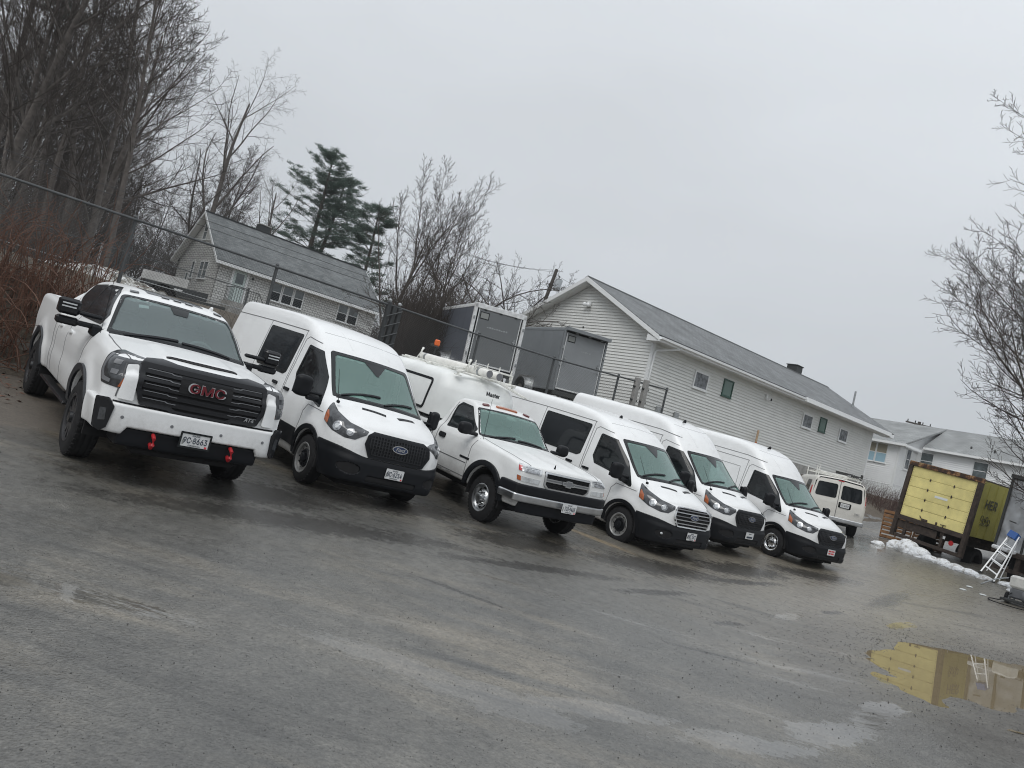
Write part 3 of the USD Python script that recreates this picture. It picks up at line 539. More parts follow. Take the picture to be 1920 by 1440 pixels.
for sgn in (-1, 1):
    ye = -OV if sgn < 0 else GW + OV; ym = GW / 2
    P = [(-RO, ye, 7.30), (LW + RF, ye, 7.30), (LW + RF, ym, RZ), (-RO, ym, RZ)]
    rf = quad_uv('roof', P if sgn < 0 else [P[1], P[0], P[3], P[2]], 'roof_shingles', bld, th)
    # rakes, soffits under the gable overhangs, eave soffit and fascia
    for xe in (-RO, LW + RF):
        x0, x1 = (xe - .03, xe) if xe < 0 else (xe, xe + .03)
        put('rake_board', moved(prism(Polygon([(ye, 7.30 - .035), (ye, 7.08), (ym, RZ - .235), (ym, RZ - .02)]), .03), frame((x0, 0, 0), (0, 1, 0), (0, 0, 1), (1, 0, 0))), 'fascia_white', bld)
        put('rake_soffit', moved(prism(Polygon([(ye + .05 * -sgn, 7.10), (ye + .05 * -sgn, 7.08), (ym, RZ - .25), (ym, RZ - .22)]), (RO if xe < 0 else RF) - .004), frame((-RO + .002 if xe < 0 else LW + .002, 0, 0), (0, 1, 0), (0, 0, 1), (1, 0, 0))), 'soffit', bld)
        # boxed return of the eave on the gable
        y0, y1 = (ye - .012, .10) if sgn < 0 else (GW - .10, ye + .012)
        ya, yb = (ye, ye + .62) if sgn < 0 else (ye, ye - .62)
        put('eave_return', moved(prism(Polygon([(ya, 7.02), (yb, 7.02), (yb, 7.02 + .28), (ya, 7.08)]), RO - .03 if xe < 0 else RF - .03), frame((-RO + .004 if xe < 0 else LW + .024, 0, 0), (0, 1, 0), (0, 0, 1), (1, 0, 0))), 'fascia_white', bld)
    put('eave_soffit', box((.002 - 0, ye + .02 if sgn < 0 else GW, 7.035), (LW - .002, .0 if sgn < 0 else ye - .02, 7.05)), 'soffit', bld)
    put('fascia', box((-RO, ye - .025, 7.03), (LW + RF, ye, 7.235)) if sgn < 0 else box((-RO, ye, 7.03), (LW + RF, ye + .025, 7.235)), 'fascia_white', bld)
nr = 60
for k in range(nr):      # soffit slats of the near gable overhang, and the left-hand rake
    t = (k + .5) / nr
    for sgn in (-1, 1):
        y = (-OV + .1) * (1 - t) + GW / 2 * t if sgn < 0 else (GW + OV - .1) * (1 - t) + GW / 2 * t
        z = 7.075 * (1 - t) + (RZ - .255) * t
        if k % 2 == 0: put('soffit_slat', box((-RO + .01, y - .012, z - .012), (-.02, y + .012, z)), 'soffit', bld)
put('gutter', moved(prism(Polygon([(0, 0), (-.12, .03), (-.13, .12), (-.115, .12), (-.105, .04), (0, .02)]), 12.5), frame((-.45, -OV - .027, 7.10), (0, 1, 0), (0, 0, 1), (1, 0, 0))), 'fascia_white', bld)
put('fascia_box', box((12.08, -OV - .16, 7.05), (LW + RF - .7, -OV - .027, 7.27)), 'fascia_white', bld)
put('downspout', tube([(1.05, -OV - .08, 7.10), (1.0, -OV - .02, 7.02), (.10, -.10, 6.72), (.06, -.085, 6.55), (.06, -.085, 3.6)], .045, 6), 'trim_white', bld)
put('ridge_cap', moved(prism(Polygon([(-.16, -.075), (0, .012), (.16, -.075), (.16, -.06), (0, .03), (-.16, -.06)]), LW + RO + RF), frame((-RO, GW / 2, RZ), (0, 1, 0), (0, 0, 1), (1, 0, 0))), 'dark_slat', bld)
for u0, u1, z0, z1, fm, gm in ((3.22, 4.18, 5.88, 6.52, 'trim_white', 'patterned_glass'), (5.52, 6.22, 5.98, 6.66, 'green_frame', 'green_glass'), (13.32, 14.26, 5.90, 6.52, 'trim_white', 'patterned_glass'), (15.2, 15.86, 6.0, 6.66, 'green_frame', 'green_glass'), (17.66, 18.6, 5.88, 6.50, 'trim_white', 'patterned_glass')):
    wall_window(bld, 'x', u0, u1, z0, z1, .022, fm, gm, sash=False, fw=.075 if fm == 'trim_white' else .06)
ch = put('chimney', cbox((19.6, 4.5, 9.0), (20.35, 5.2, 10.22), .02), 'dark_slat', bld); put('chimney_cap', cbox((19.55, 4.45, 10.22), (20.40, 5.25, 10.28), .02), 'dark_iron', ch)
put('flue_pipe', cat(tube([(22.6, 1.9, 8.45), (22.6, 1.9, 9.5)], .06, 10), tube([(22.6, 1.9, 8.40), (22.6, 1.9, 8.62)], .10, 10)), 'galvanised', bld)
for u, z in ((9.3, 6.62),): put('flood_light', cat(cbox((u - .09, -.14, z - .08), (u + .02, -.02, z + .12), .02), cbox((u - .02, -.30, z - .16), (u + .14, -.12, z - .02), .03)), 'vinyl_white', bld); put('flood_lens', cbox((u + .0, -.315, z - .15), (u + .12, -.30, z - .03), .005), 'under_dark', bld)
put('flood_light', cat(cbox((-.14, 4.10, 8.40), (-.02, 4.34, 8.62), .03), trimesh.creation.icosphere(2, .10).apply_translation((-.22, 4.12, 8.44)), trimesh.creation.icosphere(2, .10).apply_translation((-.22, 4.36, 8.46))), 'vinyl_white', bld)
put('wall_vent', cbox((-.05, 4.25, 7.38), (-.01, 4.33, 7.46), .01), 'dark_iron', bld)
for u in (1.0, 2.3): put('utility_box', cat(cbox((u, -.14, 4.0), (u + .3, -.02, 4.5), .02)), 'galvanised', bld)

# ---- white house beyond, on the right
far = thing('white_house', 'white sided house with bay windows and pale roof beyond the yellow box', 'house', bframe(25.62, 50.0, 0, 40.95))
put('foundation', cat(box((-.02, -.0, 2.5), (10, 14, 4.35)), box((2.85, -16, 2.5), (11, 0.0, 4.4))), 'concrete', far)
put('wall', cat(box((.0, .0, 4.3), (10, 14, 7.06)), box((2.85, -16, 4.3), (11, -.0, 7.3))), 'vinyl_white', far)
boards(far, sbox(0.02, 4.45, 2.84, 7.02), 'x', 0.0, 4.45, 7.02, .13, 'vinyl_white', joined=True, name='siding')
boards(far, sbox(0.02, 4.35, 12, 7.02), 'y', 0.0, 4.35, 7.02, .13, 'vinyl_white', joined=True, name='siding')
q = boards(far, sbox(-16, 4.4, -.01, 7.2), 'y', -2.85, 4.4, 7.2, .13, 'vinyl_white', joined=True, name='siding')
put('skirting', box((-.05, -.03, 3.3), (-.0, 10, 4.33)), 'trim_white', far); put('skirting', box((-.03, -.05, 3.3), (2.84, 0, 4.33)), 'trim_white', far)
for x, y in ((0, 0), (2.85, 0.0)): put('corner_trim', cat(box((x - .035, y - .035, 4.33), (x + .0, y + .10, 7.05)), box((x, y - .035, 4.33), (x + .10, y, 7.05))), 'trim_white', far)
quad_uv('roof', [(-.45, 14, 7.15), (-.45, -.45, 7.15), (6.0, -.45, 9.25), (6.0, 14, 9.25)], 'far_shingles', far, .12)
quad_uv('roof', [(2.4, -.46, 7.40), (2.4, -16, 7.40), (6.0, -16, 9.25), (6.0, -.46, 9.25)], 'far_shingles', far, .12)
quad_uv('roof', [(12.4, -16, 7.15), (12.4, 14, 7.15), (6.0, 14, 9.25), (6.0, -16, 9.25)], 'far_shingles', far, .12)
put('fascia', cat(box((-.48, -.45, 6.98), (-.45, 14, 7.14)), box((-.48, -.48, 6.98), (2.4, -.45, 7.14))), 'fascia_white', far); put('fascia', box((2.37, -16, 7.24), (2.40, -.49, 7.39)), 'fascia_white', far)
put('soffit', box((-.45, -.45, 6.97), (0, 14, 6.985)), 'soffit', far); put('gable_wall', moved(prism(Polygon([(0, 7.0), (6, 9.0), (6, 7.0)]), .1), frame((0, -.02, 0), (1, 0, 0), (0, 0, 1), (0, -1, 0))), 'vinyl_white', far)
for u0, u1 in ((.76, 1.40), (1.50, 2.0)): wall_window(far, 'y', u0, u1, 5.72, 6.92, .022, 'trim_white', 'tan_shade', True, .06, low='blue_shade')
wall_window(far, 'x', 1.12, 1.80, 5.66, 6.95, .022, 'trim_white', 'patterned_glass', True, .07)
for u0, u1 in ((-1.08, -.34), (-4.35, -3.55), (-8.4, -7.5)): wall_window(far, 'y', u0, u1, 6.0, 7.05, -2.828, 'trim_white', 'house_glass', True, .06)
for u, v_ in ((3.4, -3.0), (3.3, -4.4)): put('roof_vent', tube([(u, v_, 7.55), (u, v_, 8.05)], .06, 8), 'dark_iron', far)

# ---- house with brick-pattern siding on the rise at the left
hs = thing('brick_sided_house', 'pale brick-sided house with dark grey roof on the rise behind the fence', 'house', bframe(-20.41, 50.0, 0, 42.83))
HL, HG, HE, HR, HB = 12.35, 7.75, 8.35, 11.45, 3.6
quad_uv('wall', [(0, 0, HB), (HL, 0, HB), (HL, 0, HE), (0, 0, HE)], 'brick_siding', hs, .2)
quad_uv('gable_wall', [(0, HG, HB), (0, .2, HB), (0, 0.0, HE), (0, HG / 2, HR - .15), (0, HG, HE)], 'brick_siding', hs, .2)
quad_uv('gable_wall', [(HL, .2, HB), (HL, HG, HB), (HL, HG, HE), (HL, HG / 2, HR - .15), (HL, 0.0, HE)], 'brick_siding', hs, .2)
quad_uv('rear_wall', [(HL, HG, HB), (0, HG, HB), (0, HG, HE), (HL, HG, HE)], 'brick_siding', hs, .2)
put('foundation', box((.03, .03, 3.0), (HL - .03, HG - .03, HB + .6)), 'concrete', hs)
for sgn in (-1, 1):
    ye = -.42 if sgn < 0 else HG + .42; P = [(-.42, ye, 8.15), (HL + .42, ye, 8.15), (HL + .42, HG / 2, HR + .12), (-.42, HG / 2, HR + .12)]
    quad_uv('roof', P if sgn < 0 else [P[1], P[0], P[3], P[2]], 'house_shingles', hs, .12)
    for xe in (-.46, HL + .42): put('rake_board', moved(prism(Polygon([(ye, 8.12), (ye, 7.92), (HG / 2, HR - .12), (HG / 2, HR + .10)]), .04), frame((xe, 0, 0), (0, 1, 0), (0, 0, 1), (1, 0, 0))), 'trim_white', hs); put('rake_soffit', moved(prism(Polygon([(ye, 7.96), (ye, 7.93), (HG / 2, HR - .11), (HG / 2, HR - .07)]), .40), frame((-.415 if xe < 0 else HL + .01, 0, 0), (0, 1, 0), (0, 0, 1), (1, 0, 0))), 'soffit', hs)
    put('fascia', box((-.42, ye - .03, 7.90), (HL + .42, ye, 8.10)) if sgn < 0 else box((-.42, ye, 7.90), (HL + .42, ye + .03, 8.10)), 'trim_white', hs)
put('eave_soffit', box((-.0, -.40, 7.90), (HL, -.005, 7.92)), 'soffit', hs)
put('ridge_cap', box((-.42, HG / 2 - .12, HR + .08), (HL + .42, HG / 2 + .12, HR + .15)), 'dark_slat', hs)
boards(hs, Polygon([(HG / 2 - 2.1, 9.55), (HG / 2 + 2.1, 9.55), (HG / 2, HR - .3)]), 'y', .004, 9.55, HR - .3, .13, 'vinyl_siding', joined=True, name='gable_siding')
wall_window(hs, 'y', HG / 2 - .30, HG / 2 + .30, 9.65, 10.75, .03, 'trim_white', 'house_glass')
for u0, u1 in ((1.95, 2.58), (2.70, 3.30)): wall_window(hs, 'y', u0, u1, 6.90, 8.02, .006, 'trim_white', 'house_glass')
wall_window(hs, 'y', 4.42, 4.84, 6.90, 8.02, .006, 'trim_white', 'house_glass'); wall_window(hs, 'y', 5.2, 5.6, 6.6, 7.2, .006, 'trim_white', 'house_glass', sash=False)
for u0, u1 in ((3.80, 4.50), (4.68, 5.38), (5.56, 6.22), (9.14, 9.88), (10.04, 10.80)): wall_window(hs, 'x', u0, u1, 6.68, 7.86, .006, 'trim_white', 'house_glass', low='dark_glass')
d_ = put('door', cbox((1.06, -.05, 5.80), (1.92, -.006, 7.90), .01), 'mint_door', hs); put('door_glass', box((1.22, -.062, 7.02), (1.76, -.051, 7.70)), 'house_glass', d_); put('door_frame', cat(box((.90, -.07, 5.8), (1.05, -.004, 8.02)), box((1.93, -.07, 5.8), (2.08, -.004, 8.02)), box((.90, -.07, 7.91), (2.08, -.004, 8.03))), 'trim_white', d_); put('handle', cbox((1.84, -.10, 6.75), (1.89, -.052, 6.85), .01), 'dark_iron', d_)
st_ = put('stoop', cat(box((.7, -1.5, 4.0), (2.4, -.01, 5.72)), box((2.4, -1.4, 4.0), (2.8, -.1, 5.3)), box((2.8, -1.4, 4.0), (3.2, -.1, 4.9))), 'concrete', hs)
put('railing', cat(*[bar((.72 + .1675 * i, -1.47, 5.7), (.72 + .1675 * i, -1.47, 6.65), .016) for i in range(11)], *[bar((.72, -1.47 + .2 * i, 5.7), (.72, -1.47 + .2 * i, 6.65), .016) for i in range(7)], bar((.70, -1.47, 6.65), (2.42, -1.47, 6.65), .025), bar((.72, -1.47, 6.65), (.72, -.05, 6.65), .025), bar((2.42, -1.47, 6.65), (3.3, -1.4, 5.6), .025)), 'dark_iron', st_)
ch = put('chimney', cbox((3.6, 4.0, 10.6), (4.4, 4.7, 12.05), .02), 'dark_slat', hs); put('chimney_cap', cbox((3.55, 3.95, 12.05), (4.45, 4.75, 12.12), .02), 'concrete', ch)
put('wall_lamp', cbox((2.3, -.12, 7.55), (2.42, -.005, 7.72), .02), 'dark_iron', hs)

# ---------------------------------------------------------------- vehicles
class Vehicle:
    """x forward from the front bumper (s = -x), y to its left, z up from the ground"""
    def __init__(self, name, label, cat_, pos, yaw, group, f=None, up=NG, roll=0.0):
        a = math.radians(yaw); fw = np.array([math.sin(a), -math.cos(a), 0]); fw -= fw @ up * up; fw /= np.linalg.norm(fw)
        if roll: up = math.cos(roll) * up + math.sin(roll) * np.cross(up, fw); up /= np.linalg.norm(up)
        self.p = thing(name, label, cat_, frame(pos, fw, np.cross(up, fw), up), group); self.f = f
    def put(self, name, mesh, m, smooth=None, parent=None, **k): return put(name, mesh, m, parent or self.p, smooth, **k)
    def body(self, name, f, m, lo, hi, h=0.03, parent=None, drop=None):
        V, F, N = nets(f, lo, hi, h)
        if drop is not None: c = V[F].mean(1); F = F[~drop(c[:, 0], c[:, 1], c[:, 2])]
        return put(name, (V, F), m, parent or self.p, normals=N)
    def pt(self, name, m, poly, P0, e1, e2, d, off=0.004, h=0.06, thick=0.02, parent=None, f=None):
        out = []
        for g in getattr(poly, 'geoms', [poly]):
            V, F, N = patch(f or self.f, g, P0, e1, e2, d, off, h, thick); out.append((V, F, N))
        n = np.cumsum([0] + [len(o[0]) for o in out])
        V, F, N = np.vstack([o[0] for o in out]), np.vstack([o[1] + k for o, k in zip(out, n)]), np.vstack([o[2] for o in out])
        return put(name, (V, F), m, parent or self.p, normals=N) if len(F) else None
    def side(self, name, m, poly, sd=-1, **k): return self.pt(name, m, poly, (0, 1.6 * sd, 0), (-1, 0, 0), (0, 0, 1), (0, -sd, 0), **k)
    def front(self, name, m, poly, **k): return self.pt(name, m, poly, (0.4, 0, 0), (0, 1, 0), (0, 0, 1), (-1, 0, 0), **k)
    def top(self, name, m, poly, **k): return self.pt(name, m, poly, (0, 0, 3.2), (-1, 0, 0), (0, 1, 0), (0, 0, -1), **k)     # polygon in (s, y)
    def corner(self, name, m, poly, sd, o, ang, **k):      # seen obliquely at a front corner; u runs from rear-outer to front-inner
        c, n = math.cos(ang), math.sin(ang); e1 = np.array([c, -sd * n, 0]); d = np.array([-n, -sd * c, 0])
        return self.pt(name, m, poly, np.array([-o[0], sd * o[1], 0]) - 0.6 * d, e1, (0, 0, 1), d, **k)

_wc = {}
def wheel_well(v, s, zc, R, sd, y0, y1):
    a = np.linspace(-.12, math.pi + .12, 22); n = len(a); V = []
    for y, r in ((y1, R), (y0, R), (y0, R - .03), (y1, R - .03)): V.append(np.c_[-s + r * np.cos(a), np.full(n, sd * y), zc + r * np.sin(a)])
    V = np.vstack(V); F = []
    for q in range(4):
        o, p = q * n, ((q + 1) % 4) * n
        for i in range(n - 1): F += [(o + i, o + i + 1, p + i + 1), (o + i, p + i + 1, p + i)]
    wall = prism(Polygon([(-s + R * math.cos(t), zc + R * math.sin(t)) for t in a]), .02); wall = moved(wall, frame((0, sd * y0 + (.01 if sd > 0 else .01), 0), (1, 0, 0), (0, 0, 1), (0, -1, 0)))
    put('wheel_well', cat(trimesh.Trimesh(V, F, process=False), wall), 'under_dark', v.p)
def wheel(v, s, y, R, kind, w=0.235, name='wheel'):
    sd = 1 if y > 0 else -1; W = thing(name, None, None, frame((-s, y, R), (1, 0, 0), (0, 0, 1), (0, -1, 0)) if sd < 0 else frame((-s, y, R), (-1, 0, 0), (0, 0, 1), (0, 1, 0)), None, v.p)
    rr = {'steel': 0.215, 'dual': 0.205, 'chev': 0.218, 'big': 0.275, 'small': 0.19}[kind]; h = w / 2
    prof = [(rr, -h + .02), (rr + .02, -h), (R - .06, -h - .004), (R - .018, -h + .02), (R - .004, -h + .05), (R, -h + .08)]
    for g in (-.25, 0.0, .25):
        prof += [(R, g * w - .03 * w - .012), (R - .009, g * w - .006), (R - .009, g * w + .006), (R, g * w + .03 * w + .012)]
    prof += [(R, h - .08), (R - .004, h - .05), (R - .018, h - .02), (R - .06, h + .004), (rr + .02, h), (rr, h - .02), (rr, -h + .02)]
    tm = lathe(prof, 56)
    # shoulder blocks
    nb = 40; bl = []
    for i in range(nb if (R, kind) not in _wc else 0):
        for q in (-1, 1):
            b = cbox((R - .022, -.020, q * (h - .045) - .022), (R + .004, .020, q * (h - .045) + .022), .004); b.apply_transform(trimesh.transformations.rotation_matrix(2 * np.pi * (i + .25 * q) / nb, [0, 0, 1])); bl.append(b)
    if (R, kind) not in _wc: _wc[R, kind] = trimesh.graph.smooth_shade(cat(tm, bl), angle=math.radians(35), facet_minarea=None)
    put('tyre', _wc[R, kind], 'rubber', W, smooth=True)
    hole = lambda k, r, d, ph=0.0, el=1.0: shapely.union_all([affinity.rotate(affinity.translate(affinity.scale(Point(0, 0).buffer(r, 8), 1, el), d, 0), 360 * (i + ph) / k, origin=(0, 0)) for i in range(k)])
    barrel = lathe([(rr + .012, h - .012), (rr + .018, h + .002), (rr + .008, h + .006), (rr - .012, h - .006), (rr - .018, h - .05), (rr - .018, -h + .02), (rr, -h + .02)], 48)
    back = lathe([(0.01, -.03), (rr - .02, -.03), (rr - .02, -.034), (0.01, -.034), (0.01, -.03)], 32)
    if kind in ('steel', 'chev', 'dual', 'small'):
        holes = {'steel': hole(10, .016, rr - .048), 'chev': hole(8, .022, rr - .062, el=1.35), 'dual': hole(8, .024, rr - .055), 'small': hole(5, .022, rr - .06)}[kind]
        disc = prism(Point(0, 0).buffer(rr - .014, 24).difference(holes), .012, h - .055)
        r_hub = .075 if kind != 'chev' else .068
        hub = lathe([(rr - .07, h - .045), (rr - .09, h - .02), (r_hub + .03, h - .022), (r_hub, h - .03), (r_hub, h + (.0 if kind != 'chev' else .05)), (r_hub - .02, h + (.012 if kind != 'chev' else .06)), (0.004, h + (.014 if kind != 'chev' else .062))], 32)
        nuts = [moved(trimesh.creation.cylinder(.013, .03, sections=6), trimesh.transformations.translation_matrix((.105 * math.cos(a), .105 * math.sin(a), h - .012))) for a in np.arange(8) * np.pi / 4]
        m1 = {'steel': 'steel_wheel', 'chev': 'dull_chrome', 'dual': 'chrome', 'small': 'alloy'}[kind]
        put('rim', cat(barrel, disc), m1, W, smooth=35); put('hub', cat(hub, nuts), {'steel': 'black_plastic', 'chev': 'dull_chrome', 'dual': 'chrome', 'small': 'black_plastic'}[kind], W, smooth=35)
    else:
        sp = []
        for i in range(6):
            for q in (-.13, .13):
                a = 2 * np.pi * i / 6; sp.append(affinity.rotate(Polygon([(.05, -.035), (.05, .035), (rr - .006, .026 + q * .25), (rr - .006, -.026 + q * .25)]), math.degrees(a + q), origin=(0, 0)))
        star = shapely.union_all(sp + [Point(0, 0).buffer(.085, 12)]); put('rim', cat(barrel, prism(star, .03, h - .05)), 'dark_alloy', W, smooth=35)
        put('hub', lathe([(.07, h - .02), (.062, h + .012), (.02, h + .018), (.004, h + .018)], 24), 'gloss_black', W, smooth=35)
    put('brake_disc', back, 'under_dark', W, smooth=35)
    return W

def plate(v, x, y, z, num, w=0.305, tilt=0.0, top='MAINE', bottom='COMMERCIAL', parent=None, rear=False, red=False, frame_mat=None, bars=()):
    h = 0.152; M = frame((x, y, z), (0, 1, 0), (-math.sin(tilt), 0, math.cos(tilt)), (math.cos(tilt), 0, math.sin(tilt)))
    if rear: M = frame((x, y, z), (0, -1, 0), (0, 0, 1), (-1, 0, 0))
    p = put('license_plate', moved(prism(sbox(-w / 2, -h / 2, w / 2, h / 2).buffer(-.012).buffer(.012), .004), M), 'plate_white', parent or v.p)
    def tx(t, hh, cx, cy, bold=False):
        m = meshkit.text_mesh(t, hh, .0016, bold); m.vertices[:, 0] *= min(1, (w - .05 - .03 * (len(t) > 7)) / np.ptp(m.vertices[:, 0])); b = m.bounds; m.apply_translation((cx - (b[0][0] + b[1][0]) / 2, cy - (b[0][1] + b[1][1]) / 2, .0045)); return m
    ms = []
    if num: ms.append(tx(num, .066, .014 if len(num) > 7 else 0, 0, True))
    if top: ms.append(tx(top, .020, 0, .056))
    if bottom: ms.append(tx(bottom, .015, 0, -.058))
    ms += [prism(sbox(*q), .0016, .0042) for q in bars]
    if ms: put('plate_lettering', moved(cat(ms), M), 'plate_red' if red else 'plate_ink', p)
    if frame_mat:
        put('plate_frame', moved(prism(sbox(-w / 2 - .012, -h / 2 - .012, w / 2 + .012, h / 2 + .012).buffer(.006).difference(sbox(-w / 2 + .004, -h / 2 + .004, w / 2 - .004, h / 2 - .004)), .008), M), frame_mat, p)
    if top == 'MAINE' and num:
        b = Polygon([(-.147, -.02), (-.138, .025), (-.128, .03), (-.122, .0), (-.126, -.05), (-.142, -.055)]); put('plate_bird', moved(prism(b, .0012, .0042), M), 'plate_bird', p)
        put('plate_sticker', moved(prism(sbox(.115, -.07, .142, -.048), .0012, .0042), M), 'plate_red', p)
    return p

def ford_badge(v, x, z, tilt=.1, parent=None):
    M = frame((x, 0, z), (0, 1, 0), (-math.sin(tilt), 0, math.cos(tilt)), (math.cos(tilt), 0, math.sin(tilt)))
    el = affinity.scale(Point(0, 0).buffer(1, 24), .135, .056); e2 = affinity.scale(Point(0, 0).buffer(1, 24), .122, .046)
    p = put('badge', moved(prism(el, .022), M), 'chrome', parent or v.p); put('badge_field', moved(prism(e2, .004, .0225), M), 'emblem_blue', p)
    t = meshkit.text_mesh('Ford', .05, .003, True); b = t.bounds.mean(0); t.apply_translation((-b[0], -b[1], 0)); t.apply_transform(np.array([[1, .25, 0, 0], [0, 1, 0, 0], [0, 0, 1, .027], [0, 0, 0, 1.0]])); put('badge_lettering', moved(t, M), 'chrome', p)

# ---- full-size vans
def van_f(high):
    if high: tp = [(-.3, 1.08), (.1, 1.085), (.16, 1.13), (.3, 1.205), (.55, 1.315), (.76, 1.385), (.80, 1.405), (1.62, 2.03), (1.8, 2.20), (2.1, 2.42), (2.5, 2.60), (3.0, 2.70), (3.5, 2.735), (6.5, 2.72)]
    else: tp = [(-.3, 1.08), (.1, 1.085), (.16, 1.13), (.3, 1.205), (.55, 1.315), (.76, 1.385), (.80, 1.405), (1.62, 2.03), (1.76, 2.13), (2.05, 2.27), (2.45, 2.385), (2.9, 2.45), (3.4, 2.48), (4.2, 2.49), (6.5, 2.475)]
    T = PchipInterpolator(*zip(*tp)); dT = T.derivative()
    Wz = PchipInterpolator([.2, .42, .7, 1.0, 1.25, 1.6, 2.0, 2.3, 2.5, 2.8], [.90, .965, 1.012, 1.02, 1.005, .96, .905, .855, .815, .75])
    F0 = PchipInterpolator([.15, .3, .42, .6, .7, .9, 1.08, 1.25], [.12, .03, .0, .0, .035, .06, .105, .20])
    tpx = PchipInterpolator([-.3, 0, .15, .4, .8, 1.2, 2.0, 2.7, 7], [.3, .13, .085, .045, .03, .022, .01, 0, 0]); gh = PchipInterpolator([-1, .6, 1.0, 1.6, 2.1, 2.6, 7], [.10, .10, .085, .045, .02, 0, 0])
    def f(x, y, z):
        s = -x; ay = np.abs(y); se = s - .30 * ay ** 2 * (1 - sstep(1.9, 2.8, s))
        top = (z - T(se) + (.06 - .02 * sstep(1, 2, s)) * ay ** 2) / np.sqrt(1 + np.minimum(dT(se), 1.6) ** 2)
        bulge = .022 * np.exp(-((np.hypot(s - 1.02, z - .36) - .52) / .11) ** 2) * (z > .1)
        side = ay - (Wz(np.clip(z, .2, 2.8)) - tpx(s) - gh(s) * sstep(1.15, 1.6, z) + bulge - .012 * np.exp(-((z - 1.02) / .09) ** 2) * sstep(2.0, 2.8, s))
        front = (F0(np.clip(z, .15, 1.25)) + .06 * ay ** 2 + 2.4 * np.maximum(0, ay - .60) ** 2 - s) / 1.15
        d = smax(side, top, .16 if high else .14); d = smax(d, front, .10)
        d = smax(d, s - 6.12 + .05 * np.maximum(0, z - 1.2), .08); d = smax(d, .27 - z + .05 * sstep(.5, 0, s), .05)
        for c in (1.02, 4.77):
            d = np.maximum(d, np.minimum(ay - .58, 1e3) * 0 - np.maximum(np.hypot(s - c, z - .36) - .43, .60 - ay))
        return d
    return f
DOORWIN = rpoly([(2.22, 1.99), (1.80, 1.955), (1.36, 1.60), (.93, 1.135), (1.48, 1.25), (1.56, 1.30), (2.13, 1.36), (2.24, 1.50)], .03)
def windscreen(se0, se1, w0, w1, g=0.0):     # polygon in (s, y): bowed edges
    y0, y1 = np.linspace(-w0 + g, w0 - g, 17), np.linspace(w1 - g, -w1 + g, 17)
    return rpoly([(se0 + g + .30 * a * a, a) for a in y0] + [(se1 - g + .30 * a * a, a) for a in y1], .04)
